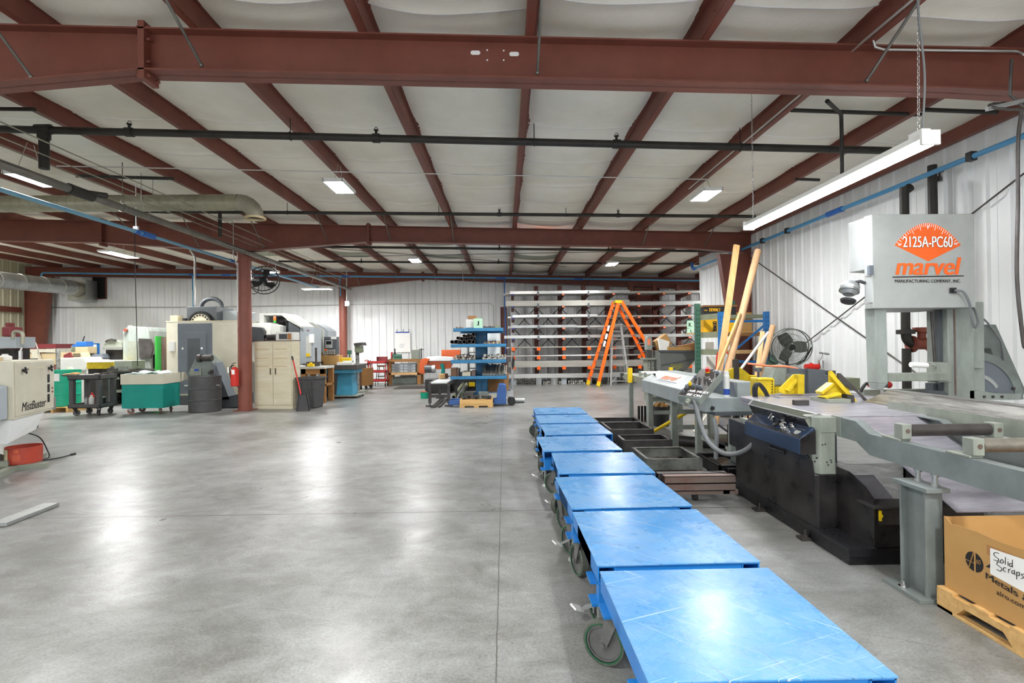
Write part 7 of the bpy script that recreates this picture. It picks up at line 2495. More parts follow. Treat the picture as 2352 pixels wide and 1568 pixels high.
for s in (-0.15, 0.13): m.hexa([(s - 0.03, -0.215, 0.02), (s + 0.03, -0.215, 0.02), (s + 0.03, -0.19, 0.02), (s - 0.03, -0.19, 0.02)], [(s - 0.03, -0.268, h - 0.1), (s + 0.03, -0.268, h - 0.1), (s + 0.03, -0.24, h - 0.1), (s - 0.03, -0.24, h - 0.1)])
m.build('rib', 'dark_gray_plastic', t)
t = thing('shovel', 'red-handled black scoop shovel leaning on the cabinet corner', 'shovel', (0, 0, 0))
pa, pb, pc = at(671, 818, 12.42), at(691, 905, 12.1), at(692, 940, 12.0)
MB().tube(at(673, 826, 12.4), pb, 0.016, n=10).build('handle', 'red', t)
MB().tube(pa, at(673, 827, 12.4), 0.02, n=10).build('grip', 'black_plastic', t)
q = [at(682, 938, 11.95), at(711, 934, 12.02), at(704, 905, 12.12), at(686, 908, 12.1)]
q[0].z = q[1].z = 0.012
m = MB().hexa(q, [v + Vector((0.0, 0.02, 0.015)) for v in q])
m.bar(q[0], q[3], 0.02, 0.06).bar(q[1], q[2], 0.02, 0.06)
m.build('blade', 'black_plastic', t)
# ================================================================ machines behind the storage cabinet
Y = 14.3
t = thing('cnc_lathe', 'large grey and white turning centre with open top behind the storage cabinet', 'machine tool', (0, 0, 0))
slab(MB(), [(686, 748), (692, 752), (720, 752), (720, 838), (688, 838)], Y, 0.6).build('front_wall', 'cool_gray', t, 0.01)
slab(MB(), [(662, 738), (668, 735), (687, 752), (687, 838), (662, 838)], Y - 0.05, 0.5).build('dark_guard', 'slate_d', t, 0.01)
slab(MB(), [(595, 719), (650, 719), (692, 748), (692, 753), (668, 740), (646, 724), (606, 724), (606, 742), (595, 742)], Y - 0.1, 1.0).build('canopy', 'light_machine', t, 0.01)
slab(MB(), [(606, 724), (646, 724), (664, 738), (664, 780), (606, 780)], Y + 0.7, 0.1).build('inner_back', 'slate', t)
m = MB().tube(at(650, 750, Y + 0.3), at(650, 750, Y + 0.7), 0.17, n=18).tube(at(645, 738, Y + 0.3), at(655, 738, Y + 0.3), 0.12, n=12)
m.build('turret', 'black_worn', t)
rect(MB(), 574, 741, 622, 770, Y - 0.3, 0.5).build('front_cover', 'plastic_white', t, 0.01)
slab(MB(), [(622, 746), (630, 744), (643, 748), (643, 768), (622, 768)], Y - 0.4, 0.4).build('end_cover', 'light_machine', t, 0.01)
slab(MB(), [(574, 750), (600, 752), (606, 760), (606, 785), (574, 785)], Y - 0.45, 0.3).build('side_window', 'glass_dark', t)
rect(MB(), 576, 778, 594, 830, Y - 0.3, 0.3).build('lower_panel', 'light_machine', t)
MB().box(at(574, 835, Y).x, at(720, 835, Y).x, Y, Y + 0.6, 0, at(600, 835, Y).z).build('base', 'cool_gray', t)
q0, q1, q2, q3 = (at(631, y, Y - 0.35) for y in (741, 736, 731, 726))
for a_, b_, mt in ((q0, q1, 'bright_green'), (q1, q2, 'orange'), (q2, q3, 'orange_sticker')): MB().tube(a_, b_, 0.035, n=12).build('signal_lamp', mt, t)
label_px('maker_mark', 'W', 704, 711, 761, 757, Y - 0.004, 'maroon', t, 0.03)
rect(MB(), 710, 767, 721, 787, Y - 0.06, 0.02).build('paper_sheets', 'paper', t)
rect(MB(), 703, 772, 715, 818, Y - 0.02, 0.02).build('door_panel', 'light_machine', t)
rect(MB(), 703, 811, 711, 819, Y - 0.03, 0.01).build('warning_plate', 'safety_yellow', t)
Y = 15.6
t = thing('second_lathe', 'white turning centre with an open dark doorway behind the grey one', 'machine tool', (0, 0, 0))
slab(MB(), [(704, 740), (718, 740), (743, 758), (744, 836), (722, 836), (722, 758)], Y, 1.2).build('enclosure', 'light_machine', t, 0.01)
slab(MB(), [(722, 762), (733, 760), (733, 830), (722, 830)], Y - 0.04, 0.05).build('doorway', 'opening_dark', t)
slab(MB(), [(726, 742), (743, 752), (753, 760), (753, 780), (744, 780), (744, 760)], Y + 0.1, 0.8).build('side_cover', 'cool_gray', t)
MB().box(at(704, 836, Y).x, at(744, 836, Y).x, Y, Y + 1.0, 0, at(720, 835, Y).z).build('base', 'slate', t)
Y = 15.3
t = thing('control_pendant', 'upright machine control panel with screen and buttons', 'control panel', (0, 0, 0))
rect(MB(), 744.5, 773, 773, 815, Y, 0.25).build('panel', 'slate_d', t, 0.006)
sc_ = rect(MB(), 747, 781, 763, 799, Y - 0.02, 0.03).build('screen_bezel', 'pale_metal', t)
rect(MB(), 749, 783, 761, 791, Y - 0.025, 0.01).build('screen', 'screen', sc_)
rect(MB(), 760, 773, 772, 779, Y - 0.02, 0.02).build('note', 'paper', t)
m = MB()
for i in range(6):
    for j in range(3):
        p = at(748 + 4.2 * i, 804 + 4 * j, Y)
        m.tube(p, p - Vector((0, 0.03, 0)), 0.016, n=6)
m.build('button', 'paper', t)
p = at(748.5, 803, Y)
MB().tube(p, p - Vector((0, 0.05, 0)), 0.03, n=10).build('stop_button', 'orange', t)
MB().box(at(750, 815, Y).x, at(768, 815, Y).x, Y + 0.05, Y + 0.2, 0, at(750, 814, Y).z).build('stand', 'slate_d', t)

# ================================================================ benches and carts in the middle distance
def legs4(t, x0, x1, y0, y1, z, mt, w=0.09):
    for x in (x0 + w / 2, x1 - w / 2):
        for y in (y0 + w / 2, y1 - w / 2): MB().box(x - w / 2, x + w / 2, y - w / 2, y + w / 2, 0, z).build('leg', mt, t, 0.004)


def put(mb, name, mt, px, py, Y, label, cat, z=None, bev=0.0, dx=0.0):
    p = at(px, py, Y)
    o = mb.build(name, mt, None, bev)
    o.location = (p.x + dx, Y, p.z if z is None else z)
    return tag(o, label, cat)


t = thing('work_bench', 'low wooden bench with a grey top between trash can and blue table', 'bench', (0, 0, 0))
Y = 13.6
a, b = at(690, 842, Y), at(745, 842, Y)
MB().box(a.x, b.x, Y, Y + 0.8, a.z - 0.06, a.z).build('bench_top', 'light_machine', t, 0.004)
MB().box(a.x, b.x, Y + 0.02, Y + 0.1, a.z - 0.2, a.z - 0.06).build('apron', 'wood_bench', t)
MB().box(a.x, b.x, Y + 0.05, Y + 0.75, 0.45, 0.5).build('shelf', 'wood_bench', t)
legs4(t, a.x, b.x, Y + 0.02, Y + 0.78, a.z - 0.06, 'wood_bench', 0.13)
zb = a.z + 0.001
put(MB().box(-0.2, 0.2, -0.1, 0.1, 0, 0.06).box(-0.1, 0.25, -0.08, 0.08, 0.06, 0.12).tube((0.15, -0.05, 0.12), (0.15, -0.05, 0.5), 0.03, n=10), 'milling_fixture', 'steel_dark', 715, 842, 13.9, 'dark fixture with an upright post on the grey topped bench', 'fixture', zb)
put(MB().box(-0.08, 0.08, -0.06, 0.06, 0, 0.07).box(-0.03, 0.03, -0.04, 0.04, 0.07, 0.11), 'yellow_box', 'safety_yellow', 714, 842, 13.65, 'small yellow box on the grey topped bench', 'box', zb, 0.006)
put(MB().obox((0, 0, 0.0), (0.28, 0.2, 0.012)).obox((0.02, 0.0, 0.012), (0.26, 0.18, 0.012), (0, 0, 0.3)), 'paper_stack', 'paper', 705, 842, 13.7, 'papers lying on the grey topped bench', 'papers', zb + 0.008, 0, -0.2)
# blue pedestal table
Y = 15.0
t = thing('pedestal_table', 'turquoise blue machine table on a flared pedestal', 'table', (0, 0, 0))
a, b = at(743, 838, Y), at(826, 836, Y)
MB().box(a.x, b.x, Y - 0.3, Y + 0.75, a.z - 0.13, a.z).build('table_top', 'steel_dark', t, 0.006)
MB().box(a.x + 0.12, b.x - 0.1, Y - 0.22, Y + 0.65, a.z - 0.24, a.z - 0.13).build('under_frame', 'bin_blue', t, 0.006)
x0_, x1_ = at(775, 880, Y).x, at(808, 880, Y).x
MB().hexa([(x0_ - 0.04, Y, 0.07), (x1_ + 0.04, Y, 0.07), (x1_ + 0.04, Y + 0.5, 0.07), (x0_ - 0.04, Y + 0.5, 0.07)], [(x0_, Y + 0.02, a.z - 0.24), (x1_, Y + 0.02, a.z - 0.24), (x1_, Y + 0.48, a.z - 0.24), (x0_, Y + 0.48, a.z - 0.24)]).build('pedestal', 'bin_blue', t, 0.02)
MB().box(x0_ - 0.2, x1_ + 0.2, Y - 0.15, Y + 0.65, 0.045, 0.075).build('foot_plate', 'pale_green', t)
for x in (x0_ - 0.15, x1_ + 0.15):
    for y in (Y - 0.1, Y + 0.6): MB().tube((x - 0.02, y, 0.024), (x + 0.02, y, 0.024), 0.024, n=12).build('wheel', 'rubber', t)
zb = a.z + 0.001
put(MB().obox((0, 0, 0.14), (0.5, 0.4, 0.28)).obox((-0.3, 0, 0.2), (0.03, 0.4, 0.4), (0, -0.5, 0)), 'open_carton', 'cardboard', 783, 836, 15.3, 'open brown carton on the blue pedestal table', 'cardboard box', zb, 0, -0.25)
put(MB().box(-0.16, 0.16, -0.1, 0.1, 0, 0.2), 'yellow_bin', 'safety_yellow', 793, 836, 15.3, 'yellow box on the blue pedestal table', 'box', zb, 0.01)
put(MB().box(-0.22, 0.22, -0.12, 0.12, 0, 0.08).obox((0.05, 0.0, 0.1), (0.25, 0.16, 0.04), (0, 0, 0.3)), 'white_parcel', 'plastic_white', 790, 836, 14.85, 'white wrapped parcel on the blue pedestal table', 'parcel', zb, 0.006, 0.05)
put(MB().box(-0.1, 0.1, -0.08, 0.08, 0, 0.1).tube((0, 0, 0.1), (0, 0, 0.42), 0.02, n=8).box(-0.06, 0.06, -0.04, 0.04, 0.3, 0.42), 'height_gauge', 'upright_green', 803, 836, 15.35, 'small green upright gauge on the blue pedestal table', 'gauge', zb)
put(MB().lathe([(0.3, 0), (0.26, 0.95), (0.28, 0.97), (0, 0.97)], 20), 'dark_barrel', 'dark_gray_plastic', 758, 905, 15.75, 'dark plastic barrel beside the turquoise pedestal', 'barrel', 0.0)
# drill press
Y = 16.6
t = thing('drill_press', 'old grey bench drill press with a brown head on a tall column', 'drill press', (0, 0, 0))
slab(MB(), [(812, 788), (831, 786), (833, 793), (813, 794)], Y, 0.5).build('belt_cover', 'steel_dark', t, 0.01)
slab(MB(), [(814, 794), (829, 794), (830, 808), (824, 811), (814, 808)], Y + 0.05, 0.3).build('head', 'beam_olive', t, 0.02)
p = at(821, 808, Y + 0.2)
MB().tube((p.x, Y + 0.2, 0.02), (p.x, Y + 0.2, p.z), 0.06, n=14).build('column', 'steel', t)
MB().tube((p.x, Y + 0.15, p.z - 0.1), (p.x, Y + 0.15, p.z), 0.05, n=10).build('spindle', 'steel_dark', t)
MB().box(p.x - 0.2, p.x + 0.2, Y - 0.1, Y + 0.45, 0.85, 0.9).build('work_table', 'olive_gray', t)
MB().box(p.x - 0.25, p.x + 0.25, Y - 0.1, Y + 0.5, 0.0, 0.05).build('foot', 'olive_gray', t)
# brown cabinet on casters
a, b = fl(803, 895), fl(840, 896)
t = thing('rolling_cabinet', 'small brown wooden cabinet on casters beside the turquoise pedestal', 'cabinet', (a.x, a.y, 0), -0.12)
w = b.x - a.x
MB().box(-0.1, w * 0.7, 0, 0.6, 0.14, 0.75).build('body', 'wood_dark', t, 0.004)
MB().box(w * 0.7, w, 0.0, 0.6, 0.14, 0.75).build('side_door', 'wood_bench', t, 0.004)
for x in (0.0, w * 0.6, w - 0.06):
    for y in (0.08, 0.52): MB().tube((x - 0.02, y, 0.06), (x + 0.02, y, 0.06), 0.06, n=14).box(x - 0.025, x + 0.025, y - 0.02, y + 0.02, 0.11, 0.14).build('wheel', 'rubber', t)
m = MB().lathe([(0.16, 0), (0.18, 0.03), (0.08, 0.1), (0.06, 0.16), (0, 0.16)], 14)
o = put(m, 'small_casting', 'olive_gray', 830, 860, 18.5, 'small grey casting on the brown rolling cabinet', 'casting', 0.751)
o.location.y, o.location.x = a.y + 0.25, a.x + 0.35
# red cart and stool
a, b = fl(845, 888), fl(886, 888)
t = thing('utility_cart', 'red three-tier utility cart before the far wall', 'cart', (a.x, a.y, 0))
w = b.x - a.x
for z in (0.18, 0.52, 0.86):
    m = MB().box(0, w, 0, 0.5, z, z + 0.02).box(0, w, 0, 0.02, z, z + 0.08).box(0, w, 0.48, 0.5, z, z + 0.08).box(0, 0.02, 0, 0.5, z, z + 0.08).box(w - 0.02, w, 0, 0.5, z, z + 0.08)
    m.build('shelf', 'cart_red', t)
for x in (0.02, w - 0.05):
    for y in (0.01, 0.46): MB().box(x, x + 0.03, y, y + 0.03, 0.12, 0.9).build('post', 'cart_red', t)
for x in (0.05, w - 0.05):
    for y in (0.05, 0.45): MB().tube((x - 0.015, y, 0.06), (x + 0.015, y, 0.06), 0.06, n=14).box(x - 0.02, x + 0.02, y - 0.015, y + 0.015, 0.1, 0.14).build('wheel', 'rubber', t)
MB().path([(0, 0.05, 0.9), (-0.12, 0.05, 0.98), (-0.12, 0.45, 0.98), (0, 0.45, 0.9)], 0.014, 8).build('handle', 'cart_red', t)
p = at(876, 880, 19.5)
t = thing('shop_stool', 'tall black-legged stool with a maroon curved back behind the red cart', 'stool', (p.x, 19.55, 0))
MB().lathe([(0, 0.72), (0.17, 0.72), (0.18, 0.75), (0.16, 0.77), (0, 0.77)], 18).build('seat', 'wood_bench', t)
m = MB()
vs, fs = [], []
for k in range(9):
    u = PI * (0.05 + 0.9 * k / 8)
    for z in (0.84, 1.1):
        for r in (0.2, 0.215): vs.append((r * math.cos(u), 0.08 + r * math.sin(u) * 0.6, z))
for k in range(8):
    a_, b_ = 4 * k, 4 * k + 4
    fs += [(a_, b_, b_ + 2, a_ + 2), (a_ + 1, a_ + 3, b_ + 3, b_ + 1), (a_ + 2, b_ + 2, b_ + 3, a_ + 3), (a_, a_ + 1, b_ + 1, b_)]
m.add(vs, fs)
m.build('backrest', 'maroon', t)
for sx in (-1, 1):
    for sy in (-1, 1): MB().tube((sx * 0.11, sy * 0.11, 0.73), (sx * 0.2, sy * 0.2, 0.0), 0.013, n=8).build('leg', 'black_plastic', t)
MB().path([(0.16 * math.cos(2 * PI * k / 16), 0.16 * math.sin(2 * PI * k / 16), 0.35) for k in range(16)], 0.01, 6, closed=True).build('foot_ring', 'black_plastic', t)
for s in (-1, 1): MB().tube((s * 0.17, 0.06, 0.74), (s * 0.2, 0.1, 0.95), 0.012, n=8).build('back_support', 'black_plastic', t)
t = thing('steel_stand', 'dark tubular stand with a tray behind the red cart', 'stand', (at(838, 830, 19.9).x, 19.9, 0))
MB().box(-0.45, 0.2, -0.2, 0.2, 0.78, 0.84).build('tray', 'wood_dark', t)
for x in (-0.42, 0.17):
    for y in (-0.18, 0.18): MB().box(x - 0.02, x + 0.02, y - 0.02, y + 0.02, 0, 0.95 if x > 0 else 0.78).build('leg', 'steel_dark', t)

# workbench with bins against the far wall
Yb = 19.85
a, b = at(889, 830, Yb), at(966, 830, Yb)
zt = at(920, 825, Yb).z
t = thing('wooden_workbench', 'sturdy wooden workbench with grey drawers against the far wall', 'workbench', (0, 0, 0))
MB().box(a.x, b.x, Yb, Yb + 0.75, zt - 0.1, zt).build('bench_top', 'wood_bench', t, 0.006)
zs = at(920, 858, Yb).z
MB().box(a.x, b.x, Yb + 0.01, Yb + 0.7, zs - 0.05, zs + 0.04).build('lower_rail', 'wood', t, 0.004)
for x in (a.x + 0.07, b.x - 0.07):
    for y in (Yb + 0.07, Yb + 0.66): MB().box(x - 0.07, x + 0.07, y - 0.06, y + 0.06, 0, zt - 0.1).build('leg', 'wood_bench', t, 0.004)
dx0, dx1, dz1 = at(898, 850, Yb).x, at(954, 850, Yb).x, at(920, 836, Yb).z
MB().box(dx0, dx1, Yb + 0.12, Yb + 0.68, zs + 0.041, dz1).build('drawer_case', 'slate', t)
for i in range(2):
    for j in range(3):
        ww, hh = (dx1 - dx0) / 2, (dz1 - zs - 0.041) / 3
        dr = MB().box(dx0 + ww * i + 0.01, dx0 + ww * (i + 1) - 0.01, Yb + 0.09, Yb + 0.12, zs + 0.041 + hh * j + 0.008, zs + 0.041 + hh * (j + 1) - 0.008).build('drawer', 'cool_gray', t, 0.004)
        MB().box(dx0 + ww * (i + 0.3), dx0 + ww * (i + 0.7), Yb + 0.07, Yb + 0.09, zs + 0.041 + hh * (j + 0.5), zs + 0.041 + hh * (j + 0.65)).build('pull', 'slate_d', dr)
MB().box(dx0, dx1, Yb + 0.2, Yb + 0.6, 0.02, 0.28).build('lower_bin', 'machine_gray_d', t)
zb = zt + 0.001
put(MB().box(-0.14, 0.14, -0.1, 0.1, 0, 0.06).tube((-0.12, 0, 0.12), (0.14, 0, 0.12), 0.08, n=14).box(-0.2, -0.1, -0.07, 0.07, 0.06, 0.2).tube((-0.24, 0.02, 0.04), (-0.35, -0.05, -0.02), 0.015, n=6), 'bench_vise', 'upright_green', 914, 825, 20.1, 'green bench vise on the wooden workbench', 'vise', zb)
put(MB().tube((0, 0, 0), (0, 0, 0.26), 0.06, n=10).tube((0, 0, 0.26), (0, 0, 0.42), 0.03, n=8), 'bench_tool', 'steel_dark', 907, 825, 20.3, 'dark upright tool behind the bench vise', 'tool', zb)
put(MB().tube((0, 0, 0), (0, 0, 0.28), 0.04, n=10), 'red_can', 'cart_red', 900, 825, 20.3, 'thin red canister at the left end of the wooden workbench', 'can', zb)
p = at(957, 822, 20.1)
t = thing('drawer_cabinet', 'small grey drawer cabinet at the right end of the workbench', 'cabinet', (p.x - 0.05, 20.1, zb))
MB().box(-0.16, 0.16, 0, 0.3, 0, 0.36).build('case', 'pale_green', t)
for j in range(3): MB().box(-0.14, 0.14, -0.012, 0, 0.02 + 0.115 * j, 0.115 + 0.115 * j).build('drawer', 'pale_green', t, 0.003)
put(MB().lathe([(0.05, 0), (0.05, 0.12), (0.02, 0.17), (0.018, 0.22), (0, 0.22)], 12).box(-0.04, 0.02, -0.015, 0.015, 0.22, 0.26), 'spray_bottle', 'plastic_white', 955, 804, 20.2, 'white spray bottle on the small drawer cabinet', 'bottle', zb + 0.362)
put(MB().tube((0, 0, 0), (0, 0, 0.4), 0.02, n=8).bar((-0.1, 0, 0.36), (0.1, 0, 0.36), 0.03, 0.03), 'tee_handle', 'steel_dark', 968, 790, 20.55, 'dark tee-handled bar leaning behind the workbench', 'tool', 1.0)
p = at(924, 785, WALL_Y - 0.08)
t = thing('wall_chart', 'white chart sheet with a blue top edge hung on the far wall', 'chart', (0, 0, 0))
rect(MB(), 908, 762, 942, 809, WALL_Y - 0.07, 0.01).build('sheet', 'paper', t)
rect(MB(), 908, 761.5, 940, 764.5, WALL_Y - 0.08, 0.008).build('blue_edge', 'blue_ink', t)
m = MB()
for px in (912, 926, 939): rect(m, px - 0.5, 756, px + 0.5, 762, WALL_Y - 0.075, 0.01)
m.build('clip', 'ink', t)
m = MB()
rect(m, 918, 790, 930, 790.7, WALL_Y - 0.073, 0.002)
for k in range(3): rect(m, 917, 793 + 2 * k, 928, 793.5 + 2 * k, WALL_Y - 0.073, 0.002)
m.build('print', 'slate', t)
a, b = fl(905, 893, 0), fl(965, 883, 0)
o = MB().box(a.x, a.x + 1.3, a.y - 0.1, a.y + 1.0, 0.0, 0.012).build('floor_mat', 'steel_dark')
tag(o, 'dark grating mat on the floor before the wooden workbench', 'mat')

# ================================================================ orange cold saw with roller table
Y = 15.9
t = thing('cold_saw', 'orange horizontal saw with a grey motor beside the roller table', 'saw', (0, 0, 0))
slab(MB(), [(963, 838), (966, 826), (976, 822), (986, 824), (980, 836), (976, 858), (962, 858)], Y, 0.3).build('pulley_guard', 'orange_machine', t, 0.01)
slab(MB(), [(978, 824), (982, 819), (1000, 818), (1040, 820), (1040, 829), (980, 829)], Y + 0.1, 0.4).build('blade_cover', 'white_paint', t, 0.01)
slab(MB(), [(982, 829), (1040, 829), (1034, 846), (1005, 848), (980, 836)], Y + 0.15, 0.3).build('saw_arm', 'orange_machine', t, 0.01)
a, b = at(976, 847, Y - 0.05), at(999, 847, Y - 0.05)
MB().tube(a, b, 0.12, n=18).build('motor', 'slate_d', t)
MB().tube(b - Vector((0.09, 0, 0)), b + Vector((0.01, 0, 0)), 0.125, n=18).build('motor_end', 'galv', t)
rect(MB(), 1014, 803, 1057, 822, Y + 0.9, 0.3).build('rear_cabinet', 'orange_machine', t)
MB().path(curve3([at(1014, 835, Y), at(1018, 848, Y), at(1016, 862, Y)]), 0.06, 8).build('drip_hose', 'teal', t)
m = MB().box(at(975, 870, Y).x, at(1030, 870, Y).x, Y + 0.1, Y + 0.7, 0, at(1000, 872, Y).z)
m.build('base', 'black_worn', t)
put(MB().lathe([(0.0, 0), (0.11, 0), (0.125, 0.16), (0.115, 0.16), (0.1, 0.01)], 18), 'green_bucket', 'drum_green', 975, 902, 14.6, 'small green bucket under the roller table', 'bucket', 0.0)
put(MB().box(-0.08, 0.08, -0.08, 0.08, 0, 0.14), 'orange_box', 'orange_machine', 973, 890, 15.2, 'orange box on the floor under the orange saw', 'box', 0.0)
a, b = fl(983, 937), fl(1027, 937)
zt = at(990, 878, 12.5).z
t = thing('roller_table', 'dark steel roller table in front of the orange saw', 'roller table', (0, 0, 0))
x0_, x1_, y0_, y1_ = a.x, b.x, 12.5, 14.9
for x in (x0_, x1_): MB().box(x - 0.02, x + 0.02, y0_, y1_, zt - 0.09, zt).build('side_rail', 'steel_dark', t)
for k in range(8): MB().tube((x0_ + 0.02, y0_ + 0.15 + 0.3 * k, zt - 0.03), (x1_ - 0.02, y0_ + 0.15 + 0.3 * k, zt - 0.03), 0.025, n=12).build('roller', 'galv', t)
for x in (x0_, x1_):
    for y in (y0_ + 0.08, y1_ - 0.4):
        l = MB().box(x - 0.035, x + 0.035, y - 0.035, y + 0.035, 0.08, zt - 0.09).build('leg', 'raw_steel', t)
        MB().tube((x, y, 0.03), (x, y, 0.1), 0.016, n=8).box(x - 0.1, x + 0.1, y - 0.05, y + 0.05, 0.0, 0.03).build('foot', 'raw_steel', l)
MB().box(x0_, x1_, y0_ + 0.05, y0_ + 0.1, 0.22, 0.29).build('cross_tie', 'raw_steel', t)
q0, q1 = fl(995, 935, 0.012), fl(1015, 918, 0.012)
o = MB().bar(q0, q1 + Vector((0, 0, 0.02)), 0.12, 0.025).bar(q0 + Vector((0.14, 0, 0)), q1 + Vector((0.14, 0, 0.02)), 0.05, 0.04).build('loading_ramp', 'raw_steel')
tag(o, 'dark steel channel lying on the floor under the roller table', 'steel channel')
for k, (px, py, mt, lab) in enumerate(((1015, 864, 'wood', 'wood block on the roller table, end cut'), (1022, 861, 'wood_dark', 'darker wood block behind the pale one on the roller table'))):
    put(MB().obox((0, 0, 0.06), (0.12, 0.3, 0.12), (0, 0, 0.3)), 'wood_block', mt, px, py, 14.0 + 0.25 * k, lab, 'wood block', zt + 0.001)

# ================================================================ blue double-sided rack lettered J
Yf, Yk = 13.6, 15.3
t = thing('stock_rack', 'blue double-sided cantilever rack carrying the green J sign', 'rack', (0, 0, 0))
LV = ((753, 761, 1041, 1156), (789.5, 797, 1035, 1163), (826, 834, 1035, 1163), (863.5, 871, 1034, 1164))
cx0, cx1 = at(1092.5, 800, 14.5).x, at(1106, 800, 14.5).x
LZ = []
for (y0, y1, xl, xr) in LV:
    za, zb = at(1100, y1, Yf).z, at(1100, y0, Yf).z
    LZ.append(zb)
    xa, xb = at(xl, y0, Yf).x, at(xr, y0, Yf).x
    MB().box(xa, xb, Yf, Yf + 0.06, za, zb).box(xa, xb, Yf, Yf + 0.05, za, za + 0.012).build('shelf_beam', 'rack_blue', t, 0.003)
    MB().box(xa + 0.01, xb - 0.01, Yf + 0.06, Yf + 2.2, zb - 0.03, zb - 0.012).build('shelf_deck', 'rack_blue', t)
    MB().box(xa, xb, Yf + 2.2, Yf + 2.26, za, zb).build('shelf_beam', 'rack_blue', t, 0.003)
for yy in (14.4, 15.4):
    MB().box(cx0, cx1, yy, yy + 0.12, 0.06, LZ[0] - 0.03).box(cx1, cx1 + 0.14, yy + 0.02, yy + 0.1, 0.06, LZ[0] - 0.03).build('column', 'rack_blue', t, 0.003)
MB().box(cx0 - 0.4, cx1 + 0.5, 14.35, 14.55, 0, 0.07).box(cx0 - 0.4, cx1 + 0.5, 15.35, 15.55, 0, 0.07).build('base', 'rack_blue', t)
# big pipes on the second shelf
zs = LZ[1] + 0.001


def stock(lst, name, mt, Yn, L, group, labelf, ratio=0.84):
    for k, (px, py, rpx) in enumerate(lst):
        p = at(px, py, Yn)
        r = rpx * Yn / F_PX
        m = MB()
        if ratio: m.ring((0, 0, 0), (0, L, 0), r, r * ratio, 16)
        else: m.tube((0, 0, 0), (0, L, 0), r, n=12)
        o = m.build(name, mt)
        o.location = p
        tag(o, labelf(k), name.replace('_', ' '), group)


ORD = ('first', 'second', 'third', 'fourth', 'fifth', 'sixth', 'seventh', 'eighth', 'ninth', 'tenth', 'eleventh', 'twelfth', 'thirteenth', 'fourteenth')
stock([(1038, 785, 4.2), (1047.5, 784.8, 4.8), (1057, 785.8, 3.6), (1066, 785, 4.4), (1078, 784.2, 4.9), (1087, 784.6, 4.3), (1051.5, 776, 3.6), (1060.5, 777.4, 4), (1071, 777.8, 3.6), (1083.5, 776.2, 3.9), (1065.5, 770.8, 3.4), (1076, 770.4, 4.1), (1087.5, 767.6, 3.9)], 'steel_pipe', 'steel_dark', Yf + 0.02, 2.0, 'open pipes on the second shelf of the blue rack', lambda k: 'open steel pipe end on the blue rack, %s from the left in the %s row' % ((ORD[k], 'bottom') if k < 6 else (ORD[k - 6], 'middle') if k < 10 else (ORD[k - 10], 'top')))
random.seed(11)


def rods(x0, x1, zshelf, n, r0, r1, L, group, nm, where, mt=('bar_steel', 'pipe_end', 'rust_steel'), rows=2, y0=None, tilt=0.0):
    a, b = at(x0, 800, Yf).x, at(x1, 800, Yf).x
    k, row, zz = 0, 0, zshelf + 0.001
    cnt = [int(n * 0.6), n - int(n * 0.6)]
    for row in range(rows):
        m_ = cnt[row] if rows == 2 else n
        rr0 = 0
        for i in range(m_):
            r = random.uniform(r0, r1)
            rr0 = max(rr0, r)
            x = a + (b - a) * (i + 0.5 + (0.3 if row else 0)) / m_
            L_ = random.uniform(*L)
            o = MB().tube((0, 0, r), (random.uniform(-0.02, 0.02), L_, r + tilt), r, n=10).build(nm, mt[k % len(mt)])
            o.location = (x, (Yf + 0.03 if y0 is None else y0) + random.uniform(0, 0.06), zz)
            tag(o, 'short bar %s' % where, 'metal bar', group)
            k += 1
        zz += rr0 * 1.75


rods(1041, 1091, LZ[2], 17, 0.022, 0.04, (0.5, 1.3), 'bars on the left of the third shelf', 'bar_stock', 'in the blue rack third shelf heap left of the column')
rods(1108, 1162, LZ[2], 20, 0.02, 0.042, (0.5, 1.3), 'bars on the right of the third shelf', 'bar_stock', 'in the blue rack third shelf heap right of the column', ('pipe_end', 'bar_steel', 'alum_dull'))
rods(1108, 1163, LZ[3], 16, 0.02, 0.042, (0.5, 1.3), 'bars on the right of the lowest shelf', 'bar_stock', 'sloping up on the blue rack lowest shelf right of the column', ('bar_steel', 'pipe_end'), 1, None, 0.22)
rods(1110, 1148, LZ[1], 12, 0.012, 0.025, (0.3, 0.8), 'bars on the right of the second shelf', 'bar_stock', 'on the blue rack second shelf, right of the column', ('bar_steel', 'wood', 'rust_steel'), 1, None, 0.05)
rods(1110, 1136, LZ[0], 9, 0.018, 0.03, (0.3, 0.7), 'bars on the right of the top shelf', 'bar_stock', 'on the blue rack top shelf, right of the J sign', ('rust_steel', 'steel_dark'), 1)
rods(1046, 1062, LZ[0], 4, 0.012, 0.022, (0.4, 0.8), 'bars on the left of the top shelf', 'bar_stock', 'on the blue rack top shelf, left of the cartons', ('rust_steel', 'card_tube'), 1)
for k, (x0, x1, h, L, mt, lab) in enumerate(((1035, 1049, 0.22, 0.5, 'wood_dark', 'dark wood block at the left end of the blue rack lowest shelf'), (1050, 1053, 0.2, 0.6, 'rust_steel', 'narrow rusty flat bar on the blue rack lowest shelf'), (1061, 1080, 0.11, 0.8, 'cream_worn', 'flat pale bar stack in the middle of the blue rack lowest shelf'), (1082, 1091, 0.13, 0.7, 'rust_steel', 'brownish block beside the column on the blue rack lowest shelf'), (1054, 1060, 0.08, 1.0, 'steel_dark', 'dark bar behind the narrow rusty flat on the blue rack'))):
    xa, xb = at(x0, 860, Yf).x, at(x1, 860, Yf).x
    o = MB().box(xa, xb, Yf + 0.03 + 0.03 * k, Yf + L, LZ[3] + 0.001, LZ[3] + h).build('bar_stack', mt, None, 0.004)
    tag(o, lab, 'metal bar')
t2 = thing('letter_sign', 'mint green sheet with a black letter J on top of the blue rack', 'sign', (0, 0, 0))
